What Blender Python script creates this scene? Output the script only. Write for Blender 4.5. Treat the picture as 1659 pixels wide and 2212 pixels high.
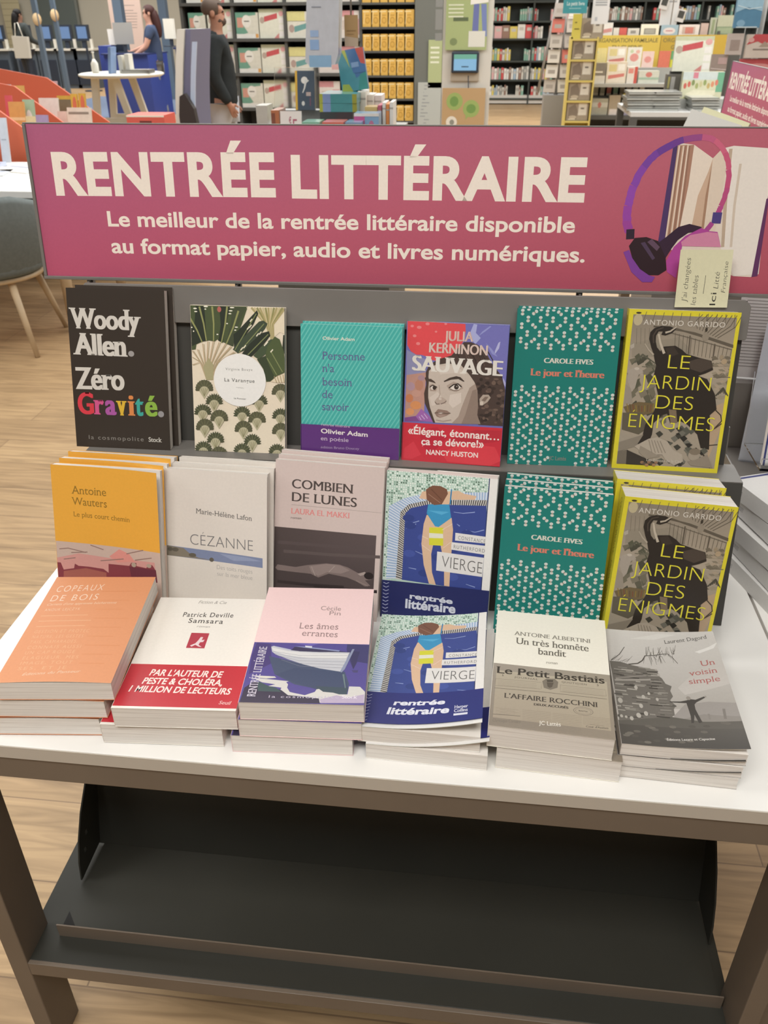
import bpy, bmesh, math, random
from mathutils import Vector as V, Matrix as M
for _o in list(bpy.data.objects): bpy.data.objects.remove(_o)
S = bpy.context.scene; C = S.collection; rnd = random.Random(7)
R = math.radians
# ---------------------------------------------------------------- camera, world, lights, exposure
cam = bpy.data.cameras.new('camera'); camo = bpy.data.objects.new('camera', cam); C.objects.link(camo)
_p, _y, _r = R(30.85), R(6.785), R(-.41)
_F = V((-math.sin(_y)*math.cos(_p), math.cos(_y)*math.cos(_p), -math.sin(_p)))
_R0 = V((math.cos(_y), math.sin(_y), 0)); _U0 = _R0.cross(_F)
_Rt = _R0*math.cos(_r)+_U0*math.sin(_r); _Up = _U0*math.cos(_r)-_R0*math.sin(_r)
camo.matrix_world = M(((_Rt.x, _Up.x, -_F.x, 0), (_Rt.y, _Up.y, -_F.y, 0), (_Rt.z, _Up.z, -_F.z, 1.4675), (0, 0, 0, 1)))
cam.sensor_fit = 'VERTICAL'; cam.sensor_height = 36; cam.lens = 1789.1*36/2212
cam.clip_start = .05; cam.clip_end = 200
cam.dof.use_dof = True; cam.dof.focus_distance = 1.0; cam.dof.aperture_fstop = 14.0
S.camera = camo
S.view_settings.view_transform = 'Standard'; S.view_settings.look = 'None'
S.view_settings.exposure = 0.0; S.view_settings.gamma = 1; S.view_settings.use_curve_mapping = False
wd = bpy.data.worlds.new('world'); S.world = wd; wd.use_nodes = True
wd.node_tree.nodes['Background'].inputs[0].default_value = (1, .98, .95, 1)
wd.node_tree.nodes['Background'].inputs[1].default_value = .13

def area(name, loc, sx, sy, power, col=(1, .985, .955), rot=(0, 0, 0)):
    l = bpy.data.lights.new(name, 'AREA'); l.shape = 'RECTANGLE'; l.size = sx; l.size_y = sy; l.energy = power; l.color = col
    o = bpy.data.objects.new(name, l); C.objects.link(o); o.location = loc; o.rotation_euler = rot
    return o
area('ceiling_light', (-.3, -.75, 3.3), 2.4, 1.0, 92)
area('ceiling_light', (-.4, 2.6, 3.3), 2.4, 1.0, 26)
area('ceiling_light', (-2.4, 4.5, 3.5), 4, 3, 130)
area('ceiling_light', (-3.6, .8, 3.3), 2.4, 1.0, 66)  # added area light, brightens the floor around the chairs at left
area('ceiling_light', (3.2, 6.5, 3.5), 5, 3, 270)
area('ceiling_light', (-1.5, 8.2, 3.5), 4, 1.2, 125)
area('ceiling_light', (-6, 14, 3.6), 8, 4, 560, (1, .97, .93))
area('ceiling_light', (-9, 20.5, 3.8), 8, 3, 420, (1, .97, .93))
area('ceiling_light', (3, 13, 3.6), 7, 5, 500, (1, .97, .93))

# ---------------------------------------------------------------- materials
def lin(h, k=1.0):
    if not isinstance(h, str): return tuple(h)
    c = [int(h[i:i+2], 16)/255 for i in (0, 2, 4)]
    c = [(x/12.92 if x <= .04045 else ((x+.055)/1.055)**2.4)*k for x in c]
    return tuple(min(x, .92) for x in c)
MATS = {}
def mat(name, col, rough=.5, spec=.5, metal=0, emit=None, trans=0, alpha=1, noise=0, scale=40, ior=1.45):
    if name in MATS: return MATS[name]
    m = bpy.data.materials.new(name); m.use_nodes = True; nt = m.node_tree; b = nt.nodes['Principled BSDF']
    col = lin(col); b.inputs['Base Color'].default_value = (*col, 1)
    b.inputs['Roughness'].default_value = rough; b.inputs['Metallic'].default_value = metal
    b.inputs['Specular IOR Level'].default_value = spec; b.inputs['IOR'].default_value = ior
    if trans: b.inputs['Transmission Weight'].default_value = trans
    if alpha < 1: b.inputs['Alpha'].default_value = alpha
    if emit: b.inputs['Emission Color'].default_value = (*lin(emit[0]), 1); b.inputs['Emission Strength'].default_value = emit[1]
    if noise:
        t = nt.nodes.new('ShaderNodeTexCoord'); n = nt.nodes.new('ShaderNodeTexNoise'); n.inputs['Scale'].default_value = scale; n.inputs['Detail'].default_value = 4
        r = nt.nodes.new('ShaderNodeValToRGB'); e = r.color_ramp.elements
        e[0].position = .3; e[1].position = .7
        e[0].color = (*[c*(1-noise) for c in col], 1); e[1].color = (*[min(1, c*(1+noise)) for c in col], 1)
        nt.links.new(t.outputs['Object'], n.inputs['Vector']); nt.links.new(n.outputs['Fac'], r.inputs[0]); nt.links.new(r.outputs[0], b.inputs['Base Color'])
    MATS[name] = m; return m
def print_mat(name, rough, spec, noise=.02, scale=300, coat=0):
    m = bpy.data.materials.new(name); m.use_nodes = True; nt = m.node_tree; b = nt.nodes['Principled BSDF']
    a = nt.nodes.new('ShaderNodeVertexColor'); a.layer_name = 'Col'
    t = nt.nodes.new('ShaderNodeTexCoord'); n = nt.nodes.new('ShaderNodeTexNoise'); n.inputs['Scale'].default_value = scale; n.inputs['Detail'].default_value = 5
    mr = nt.nodes.new('ShaderNodeMapRange'); mr.inputs[1].default_value = .3; mr.inputs[2].default_value = .7; mr.inputs[3].default_value = 1-noise; mr.inputs[4].default_value = 1+noise
    mx = nt.nodes.new('ShaderNodeVectorMath'); mx.operation = 'SCALE'
    nt.links.new(t.outputs['Object'], n.inputs['Vector']); nt.links.new(n.outputs['Fac'], mr.inputs[0]); nt.links.new(a.outputs[0], mx.inputs[0]); nt.links.new(mr.outputs[0], mx.inputs['Scale'])
    nt.links.new(mx.outputs[0], b.inputs['Base Color'])
    b.inputs['Roughness'].default_value = rough; b.inputs['Specular IOR Level'].default_value = spec
    if coat: b.inputs['Coat Weight'].default_value = coat; b.inputs['Coat Roughness'].default_value = .12
    MATS[name] = m; return m
PR = print_mat('printed_card', .55, .35)
PG = print_mat('printed_gloss', .32, .5)
PM = print_mat('painted_matte', .7, .25, .03, 20)
PW = print_mat('printed_film_wrap', .3, .5, .05, 30, .6)
def page_mat():
    m = bpy.data.materials.new('page_edges'); m.use_nodes = True; nt = m.node_tree; b = nt.nodes['Principled BSDF']
    t = nt.nodes.new('ShaderNodeTexCoord'); mp = nt.nodes.new('ShaderNodeMapping'); mp.inputs['Scale'].default_value = (6, 6, 900)
    n = nt.nodes.new('ShaderNodeTexNoise'); n.inputs['Scale'].default_value = 1; n.inputs['Detail'].default_value = 3
    r = nt.nodes.new('ShaderNodeValToRGB'); r.color_ramp.elements[0].color = (.62, .56, .5, 1); r.color_ramp.elements[1].color = (.86, .81, .75, 1)
    r.color_ramp.elements[0].position = .25; r.color_ramp.elements[1].position = .6
    nt.links.new(t.outputs['Object'], mp.inputs[0]); nt.links.new(mp.outputs[0], n.inputs['Vector']); nt.links.new(n.outputs['Fac'], r.inputs[0]); nt.links.new(r.outputs[0], b.inputs['Base Color'])
    b.inputs['Roughness'].default_value = .85; b.inputs['Specular IOR Level'].default_value = .15
    return m
PAGES = page_mat()
def wood_floor_mat():
    m = bpy.data.materials.new('oak_plank_floor'); m.use_nodes = True; nt = m.node_tree; b = nt.nodes['Principled BSDF']; L = nt.links.new
    t = nt.nodes.new('ShaderNodeTexCoord')
    br = nt.nodes.new('ShaderNodeTexBrick'); br.inputs['Scale'].default_value = 1; br.inputs['Brick Width'].default_value = 1.25; br.inputs['Row Height'].default_value = .19; br.inputs['Mortar Size'].default_value = .0016
    br.inputs['Color1'].default_value = (.41, .27, .142, 1); br.inputs['Color2'].default_value = (.51, .345, .185, 1); br.inputs['Mortar'].default_value = (.28, .18, .10, 1); br.inputs['Bias'].default_value = 0
    mp = nt.nodes.new('ShaderNodeMapping'); mp.inputs['Scale'].default_value = (1.6, 17, 1)
    n = nt.nodes.new('ShaderNodeTexNoise'); n.inputs['Scale'].default_value = 2.2; n.inputs['Detail'].default_value = 8; n.inputs['Distortion'].default_value = 1.1
    r = nt.nodes.new('ShaderNodeValToRGB'); e = r.color_ramp.elements; e[0].position = .3; e[0].color = (.62, .6, .58, 1); e[1].position = .62; e[1].color = (1.06, 1.06, 1.06, 1)
    mx = nt.nodes.new('ShaderNodeMix'); mx.data_type = 'RGBA'; mx.blend_type = 'MULTIPLY'; mx.inputs[0].default_value = .85
    L(t.outputs['Object'], br.inputs['Vector']); L(t.outputs['Object'], mp.inputs[0]); L(mp.outputs[0], n.inputs['Vector']); L(n.outputs['Fac'], r.inputs[0])
    L(br.outputs['Color'], mx.inputs[6]); L(r.outputs[0], mx.inputs[7]); L(mx.outputs[2], b.inputs['Base Color'])
    b.inputs['Roughness'].default_value = .42; b.inputs['Specular IOR Level'].default_value = .4
    return m

# ---------------------------------------------------------------- mesh collector
class MB:
    def __init__(s): s.v = []; s.f = []; s.c = []; s.vc = {}; s.sm = []
    def add(s, vs, fs, col='ffffff', m=None, smooth=False):
        b = len(s.v); col = lin(col)
        for p in vs:
            p = V(p)
            if len(p) == 2: p = V((p.x, p.y, 0))
            s.v.append((m @ p) if m else p)
        for f in fs: s.f.append([b+i for i in f]); s.c.append(col); s.sm.append(smooth)
        return s
    def box(s, x0, x1, y0, y1, z0, z1, col='ffffff', m=None):
        vs = [(x, y, z) for z in (z0, z1) for y in (y0, y1) for x in (x0, x1)]
        return s.add(vs, [(0, 2, 3, 1), (4, 5, 7, 6), (0, 1, 5, 4), (2, 6, 7, 3), (0, 4, 6, 2), (1, 3, 7, 5)], col, m)
    def prism(s, poly, a, b, col='ffffff', axis='z', m=None):
        n = len(poly); mp = {'z': lambda p, t: (p[0], p[1], t), 'x': lambda p, t: (t, p[0], p[1]), 'y': lambda p, t: (p[0], t, p[1])}[axis]
        vs = [mp(p, a) for p in poly]+[mp(p, b) for p in poly]
        return s.add(vs, [list(range(n))[::-1], list(range(n, 2*n))]+[(i, (i+1) % n, n+(i+1) % n, n+i) for i in range(n)], col, m)
    def tube(s, pts, r, n=8, col='ffffff', m=None, cap=True):
        pts = [V(p) for p in pts]; rs = r if isinstance(r, (list, tuple)) else [r]*len(pts); vs = []; fs = []
        for i, p in enumerate(pts):
            d = (pts[min(i+1, len(pts)-1)]-pts[max(i-1, 0)]).normalized()
            a = d.cross(V((0, 0, 1)) if abs(d.z) < .9 else V((1, 0, 0))).normalized(); b = d.cross(a)
            for k in range(n): t = 2*math.pi*k/n; vs.append(p+(a*math.cos(t)+b*math.sin(t))*rs[i])
        for i in range(len(pts)-1):
            for k in range(n): fs.append((i*n+k, i*n+(k+1) % n, (i+1)*n+(k+1) % n, (i+1)*n+k))
        if cap: fs += [list(range(n))[::-1], list(range((len(pts)-1)*n, len(pts)*n))]
        return s.add(vs, fs, col, m, True)
    def lathe(s, prof, n=24, col='ffffff', m=None):
        vs = []; fs = []
        for r, z in prof:
            for k in range(n): t = 2*math.pi*k/n; vs.append((r*math.cos(t), r*math.sin(t), z))
        for i in range(len(prof)-1):
            for k in range(n): fs.append((i*n+k, i*n+(k+1) % n, (i+1)*n+(k+1) % n, (i+1)*n+k))
        fs += [list(range(n))[::-1], list(range((len(prof)-1)*n, len(prof)*n))]
        return s.add(vs, fs, col, m, True)
    def ball(s, c, r, col='ffffff', n=14, k=10, m=None):
        r = r if isinstance(r, (list, tuple)) else (r, r, r); vs = [(c[0], c[1], c[2]+r[2])]; fs = []
        for i in range(1, k):
            p = math.pi*i/k
            for j in range(n): t = 2*math.pi*j/n; vs.append((c[0]+r[0]*math.sin(p)*math.cos(t), c[1]+r[1]*math.sin(p)*math.sin(t), c[2]+r[2]*math.cos(p)))
        vs.append((c[0], c[1], c[2]-r[2])); L = len(vs)-1
        for j in range(n): fs.append((0, 1+j, 1+(j+1) % n)); fs.append((L, 1+(k-2)*n+(j+1) % n, 1+(k-2)*n+j))
        for i in range(k-2):
            for j in range(n): fs.append((1+i*n+j, 1+(i+1)*n+j, 1+(i+1)*n+(j+1) % n, 1+i*n+(j+1) % n))
        return s.add(vs, fs, col, m, True)
    def build(s, name, material, parent=None, bevel=0, mtx=None):
        me = bpy.data.meshes.new(name); me.from_pydata([tuple(v) for v in s.v], [], s.f)
        ca = me.color_attributes.new('Col', 'FLOAT_COLOR', 'CORNER'); d = []
        for i, p in enumerate(me.polygons):
            p.use_smooth = s.sm[i]
            for li in p.loop_indices:
                c = s.vc.get(me.loops[li].vertex_index, s.c[i]); d += [c[0], c[1], c[2], 1]
        ca.data.foreach_set('color', d)
        me.materials.append(material)
        o = bpy.data.objects.new(name, me); C.objects.link(o)
        if parent: o.parent = parent
        if mtx: o.matrix_world = mtx
        if bevel:
            b = o.modifiers.new('bevel', 'BEVEL'); b.width = bevel; b.segments = 2; b.limit_method = 'ANGLE'
        return o
def tag(o, label, cat, group=None, kind=None):
    o['label'] = label; o['category'] = cat
    if group: o['group'] = group
    if kind: o['kind'] = kind
    return o
def thing(name, label, cat, loc=(0, 0, 0), rz=0, group=None, mtx=None):
    o = bpy.data.objects.new(name, None); C.objects.link(o); o.empty_display_size = .05
    if mtx: o.matrix_world = mtx
    else: o.location = loc; o.rotation_euler = (0, 0, rz)
    return tag(o, label, cat, group)
def struct(o): o['kind'] = 'structure'; return o
def dup(root, label, group=None, mtx=None):
    r = root.copy(); C.objects.link(r); r['label'] = label
    if group: r['group'] = group
    if mtx: r.matrix_world = mtx
    for ch in list(root.children):
        c = ch.copy(); C.objects.link(c); c.parent = r
        for g in list(ch.children):
            d = g.copy(); C.objects.link(d); d.parent = c
    return r

# ---------------------------------------------------------------- printing: flat artwork in the plane of a sheet
CAP, XH = .682, .449
GC = {}
def glyphs(text, off=0, smear=0, serif=0, shear=0, space=1, line=0):
    """(triangles, width) of a line of text, baseline 0 and capital height 1"""
    key = (text, off, smear, serif, shear, space, line)
    if key in GC: return GC[key]
    cu = bpy.data.curves.new('t', 'FONT'); cu.body = text; cu.size = 1; cu.resolution_u = 6; cu.offset = off; cu.space_character = space; cu.fill_mode = 'FRONT'
    o = bpy.data.objects.new('t', cu); me = o.to_mesh()
    vs = [(v.co.x, v.co.y, 0) for v in me.vertices]; polys = [list(p.vertices) for p in me.polygons]
    b_v = list(vs); b_p = [list(p) for p in polys]
    if serif:
        cnt = {}
        for p in polys:
            for a, b in zip(p, p[1:]+p[:1]): cnt[(min(a, b), max(a, b))] = cnt.get((min(a, b), max(a, b)), 0)+1
        for (a, b), n in list(cnt.items()):
            if n == 1 and abs(vs[a][1]-vs[b][1]) < .004:
                y = vs[a][1]; x0, x1 = sorted((vs[a][0], vs[b][0]))
                for lv, sg in ((0, 1), (XH, -1), (CAP, -1), (-.23, 1)):
                    if abs(y-lv-(-sg*off)) < .02 and .02 < x1-x0 < .2:
                        k = len(vs); e = serif; t = .045*sg
                        vs += [(x0-e-smear*.5, y, 3), (x1+e+smear*.5, y, 3), (x1+e*.8+smear*.5, y+t, 3), (x0-e*.8-smear*.5, y+t, 3)]; polys.append([k, k+1, k+2, k+3])
    o.to_mesh_clear(); bpy.data.objects.remove(o); bpy.data.curves.remove(cu)
    if smear:
        n0 = len(b_v); b0 = b_p
        for j, dx in enumerate((-smear/2, smear/2)):
            k = len(vs); vs += [(x+dx, y, 1+j) for x, y, _ in b_v]; polys += [[i+k for i in p] for p in b0]
    vs = [((x+shear*y)/CAP, y/CAP, l) for x, y, l in vs]
    if not vs: GC[key] = ([], [], 0, 1); return GC[key]
    x0 = min(v[0] for v in vs); x1 = max(v[0] for v in vs)
    GC[key] = ([(x-x0, y, l) for x, y, l in vs], polys, x1-x0, 0); return GC[key]
ST = {  # lettering styles
 's': {}, 'sl': dict(off=-.017), 'sb': dict(off=.012), 'sB': dict(off=.022), 'sBB': dict(off=.034), 'sX': dict(off=.037, space=1.07), 'sw': dict(space=1.25), 'sbw': dict(off=.008, space=1.15),
 'f': dict(serif=.05), 'fb': dict(serif=.05, smear=.03, off=.004), 'fB': dict(serif=.06, smear=.07, off=.012), 'fd': dict(serif=.05, smear=.05, off=-.008), 'fD': dict(serif=.06, smear=.1, off=-.004),
 'fi': dict(serif=.04, shear=.25), 'si': dict(shear=.25), 'sBi': dict(off=.024, shear=.2), 'sBBi': dict(off=.034, shear=.12), 'hand': dict(off=-.012, shear=.15), 'handb': dict(off=-.002), 'm': dict(space=1.3, off=-.008)}
def _bb(ps): return min(p[0] for p in ps), min(p[1] for p in ps), max(p[0] for p in ps), max(p[1] for p in ps)
def clip01(pl):
    for ax, lim, sg in ((0, 0, 1), (0, 1000, -1), (1, 0, 1), (1, 1000, -1)):
        if all(sg*(p[ax]-lim) >= 0 for p in pl): continue
        out = []
        for i, a in enumerate(pl):
            b = pl[(i+1) % len(pl)]; ia = sg*(a[ax]-lim) >= 0; ib = sg*(b[ax]-lim) >= 0
            if ia: out.append(a)
            if ia != ib: t = (lim-a[ax])/(b[ax]-a[ax]); out.append((a[0]+t*(b[0]-a[0]), a[1]+t*(b[1]-a[1])))
        pl = out
        if len(pl) < 3: return []
    return pl
def art(mb, items, w, h, m, k=1.0, curl=None, z0=.00006, dz=.00002, fine=0):
    """items in thousandths of the sheet (0,0 = lower left); m maps (x, y, z) of the sheet to the mesh"""
    done = []
    for it in items:
        t = it[0]; vcs = None; zo = None; ps = []; fs = []
        if t in 'rg': pl = [[(it[1], it[2]), (it[3], it[2]), (it[3], it[4]), (it[1], it[4])]]; col = it[5]
        elif t == 'p': pl = [it[1]]; col = it[2]
        elif t == 'e':
            n = it[6] if len(it) > 6 else 28; col = it[5]
            pl = [[(it[1]+it[3]*math.cos(2*math.pi*i/n), it[2]+it[4]*math.sin(2*math.pi*i/n)) for i in range(n)]]
        elif t == 'm': pl = it[1]; col = it[2]
        elif t == 'l':
            q = it[1]; wd = it[2]; col = it[3]; e = []; asp = h/w
            for i, p in enumerate(q):
                a = q[max(i-1, 0)]; b = q[min(i+1, len(q)-1)]; dx, dy = b[0]-a[0], (b[1]-a[1])*asp; L = math.hypot(dx, dy) or 1
                ww = wd if not isinstance(wd, (list, tuple)) else wd[0]+(wd[1]-wd[0])*i/(len(q)-1)
                e += [(p[0]-dy/L*ww/2, p[1]+dx/L*ww/2/asp), (p[0]+dy/L*ww/2, p[1]-dx/L*ww/2/asp)]
            pl = [[e[2*i], e[2*i+1], e[2*i+3], e[2*i+2]] for i in range(len(q)-1)]
        elif t == 't':  # text, x0, x1, baseline, capital height, colour, style, [baseline at x1]
            vs, fs, wid, _ = glyphs(it[1], **ST[it[7]])
            if not vs: continue
            sx = (it[3]-it[2])/wid; slope = ((it[8]-it[4])/(it[3]-it[2])) if len(it) > 8 else 0
            ps = [(it[2]+x*sx, it[4]+y*it[5]+x*sx*slope) for x, y, l in vs]; zo = [l*5e-6 for x, y, l in vs]; col = it[6]
        elif t == 'T':  # vertical text running upwards: text, y0, y1, baseline x, height, colour, style
            vs, fs, wid, _ = glyphs(it[1], **ST[it[7]]); sy = (it[3]-it[2])/wid
            ps = [(it[4]-y*it[5], it[2]+x*sy) for x, y, l in vs]; zo = [l*5e-6 for x, y, l in vs]; col = it[6]
        if not ps:
            for p in pl:
                p = clip01(p)
                if p: fs.append(tuple(range(len(ps), len(ps)+len(p)))); ps += p
            if not ps: continue
            if t == 'g': q = _bb(ps); vcs = it[5]; bl = lambda x, y: [sum(lin(c, k)[j]*f for c, f in zip(vcs, _w(x, y, q))) for j in range(3)]
            if fine and (t != 'm'):
                bm = bmesh.new(); vv = [bm.verts.new((x, y, 0)) for x, y in ps]
                for f in fs: bm.faces.new([vv[i] for i in f])
                for ax in (0, 1):
                    lo, hi = min(p[ax] for p in ps), max(p[ax] for p in ps); g = (math.floor(lo/fine)+1)*fine
                    while g < hi-.01:
                        bmesh.ops.bisect_plane(bm, geom=bm.verts[:]+bm.edges[:]+bm.faces[:], plane_co=(g, 0, 0) if ax == 0 else (0, g, 0), plane_no=(1, 0, 0) if ax == 0 else (0, 1, 0)); g += fine
                bm.verts.index_update(); ps = [(v.co.x, v.co.y) for v in bm.verts]; fs = [tuple(v.index for v in f.verts) for f in bm.faces]; bm.free()
        bb = _bb(ps); lay = 0
        for b2, l2 in done:
            if l2 >= lay and bb[0] < b2[2] and b2[0] < bb[2] and bb[1] < b2[3] and b2[1] < bb[3]: lay = l2+1
        done.append((bb, lay)); P = []
        for i, (x, y) in enumerate(ps):
            u, v = x/1000, y/1000
            P.append(((u-.5)*w, v*h, z0+dz*lay+(zo[i] if zo else 0)+(curl(u, v) if curl else 0)))
        b = len(mb.v); mb.add(P, fs, lin(col[0] if t == 'g' else col, k), m)
        if vcs:
            for i, (x, y) in enumerate(ps): mb.vc[b+i] = bl(x, y)
def _w(x, y, q):
    u = (x-q[0])/(q[2]-q[0]); v = (y-q[1])/(q[3]-q[1]); return ((1-u)*(1-v), u*(1-v), u*v, (1-u)*v)

# ---------------------------------------------------------------- books
def frame_stand(px, py, z0, rz, lean, roll):
    a, l, rl = R(rz), R(lean), R(roll); ux = V((math.cos(a), math.sin(a), 0)); bk = V((-math.sin(a), math.cos(a), 0))
    up = V((0, 0, math.cos(l)))+bk*math.sin(l); X = ux*math.cos(rl)+up*math.sin(rl); Y = up*math.cos(rl)-ux*math.sin(rl); Z = X.cross(Y)
    return M(((X.x, Y.x, Z.x, px), (X.y, Y.y, Z.y, py), (X.z, Y.z, Z.z, z0), (0, 0, 0, 1)))
def frame_flat(cx, cy, z, rz, h):
    a = R(rz); m = M.Rotation(a, 4, 'Z'); p = V((cx, cy, z))-V((-math.sin(a), math.cos(a), 0))*h/2
    m.translation = p; return m
BOOKS = {}
def book(kind, w, h, t, face, items, label, group, mtx, k=1.0, spine=None, back=None, curl=None, band=None, spine_items=(), material=None, fine=0):
    """a paperback; local frame: x across, y up the cover, z out of the front cover, whose foot is the origin"""
    if kind in BOOKS: return dup(BOOKS[kind], label, group, mtx)
    root = thing('paperback_book', label, 'book', group=group, mtx=mtx); material = material or PG
    c = MB(); e = .0004; fc = lin(face, k); sp = lin(spine or face, k); bc = lin(back or face, k); wc = lin('e2dcd2')
    n = 24 if curl else 1
    if curl:
        fine = 1000/n; raw = curl
        def curl(u, v):
            u = min(1, max(0, u))*n; v = min(1, max(0, v))*n; i, j = min(int(u), n-1), min(int(v), n-1); a, b = u-i, v-j
            return (raw(i/n, j/n)*(1-a)+raw((i+1)/n, j/n)*a)*(1-b)+(raw(i/n, (j+1)/n)*(1-a)+raw((i+1)/n, (j+1)/n)*a)*b
    def z(u, v): return curl(u, v) if curl else 0
    g = [((i/n-.5)*w, j/n*h, z(i/n, j/n)) for j in range(n+1) for i in range(n+1)]
    q = lambda i, j: j*(n+1)+i
    c.add(g, [(q(i, j), q(i+1, j), q(i+1, j+1), q(i, j+1)) for j in range(n) for i in range(n)], fc)
    c.add([(x, y, zz-e) for x, y, zz in g], [(q(i, j), q(i, j+1), q(i+1, j+1), q(i+1, j)) for j in range(n) for i in range(n)], wc)
    ring = [q(i, 0) for i in range(n)]+[q(n, j) for j in range(n)]+[q(n-i, n) for i in range(n)]+[q(0, n-j) for j in range(n)]; N = len(ring)
    c.add([g[i] for i in ring]+[(g[i][0], g[i][1], g[i][2]-e) for i in ring], [(i, N+i, N+(i+1) % N, (i+1) % N) for i in range(N)], wc)
    c.box(-w/2-e, -w/2, 0, h, -t, 0, sp); c.box(-w/2, w/2, 0, h, -t, -t+e, bc)
    art(c, items, w, h, M(), k, curl, fine=fine)
    if spine_items: art(c, spine_items, t, h, M.Translation((-w/2-e, 0, -t/2)) @ M.Rotation(R(-90), 4, 'Y'), k)
    c.build('cover', material, root, mtx=None)
    p = MB(); s = .0006
    if curl:
        nn = 8; top = []
        for j in (0, 1):
            for i in range(nn+1): top.append((-w/2+s+(w-2*s)*i/nn, s if j == 0 else h-s, -e*1.5))
    p.box(-w/2, w/2-s, s, h-s, -t+e, -e)
    po = p.build('page_block', PAGES, root)
    if band:
        b = MB(); y0, y1, bcol, bit = band; dzb = .0018
        g2 = [((i/24-.5)*w, (y0+(y1-y0)*j/6)*h, z(i/24, y0+(y1-y0)*j/6)+dzb) for j in range(7) for i in range(25)]
        b.add(g2, [(j*25+i, j*25+i+1, j*25+26+i, j*25+25+i) for j in range(6) for i in range(24)], lin(bcol, k))
        b.box(-w/2-.0011, -w/2-.0006, y0*h, y1*h, -t, dzb, lin(bcol, k)); b.box(-w/2, w/2, y0*h, y1*h, -t-.0007, -t-.0003, lin(bcol, k))
        art(b, bit, w, (y1-y0)*h, M.Translation((0, y0*h, dzb)), k, (lambda u, v: z(u, y0+(y1-y0)*v)) if curl else None, fine=1000/24 if curl else 0)
        b.build('paper_band', material, root)
    BOOKS[kind] = root
    return root
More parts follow.
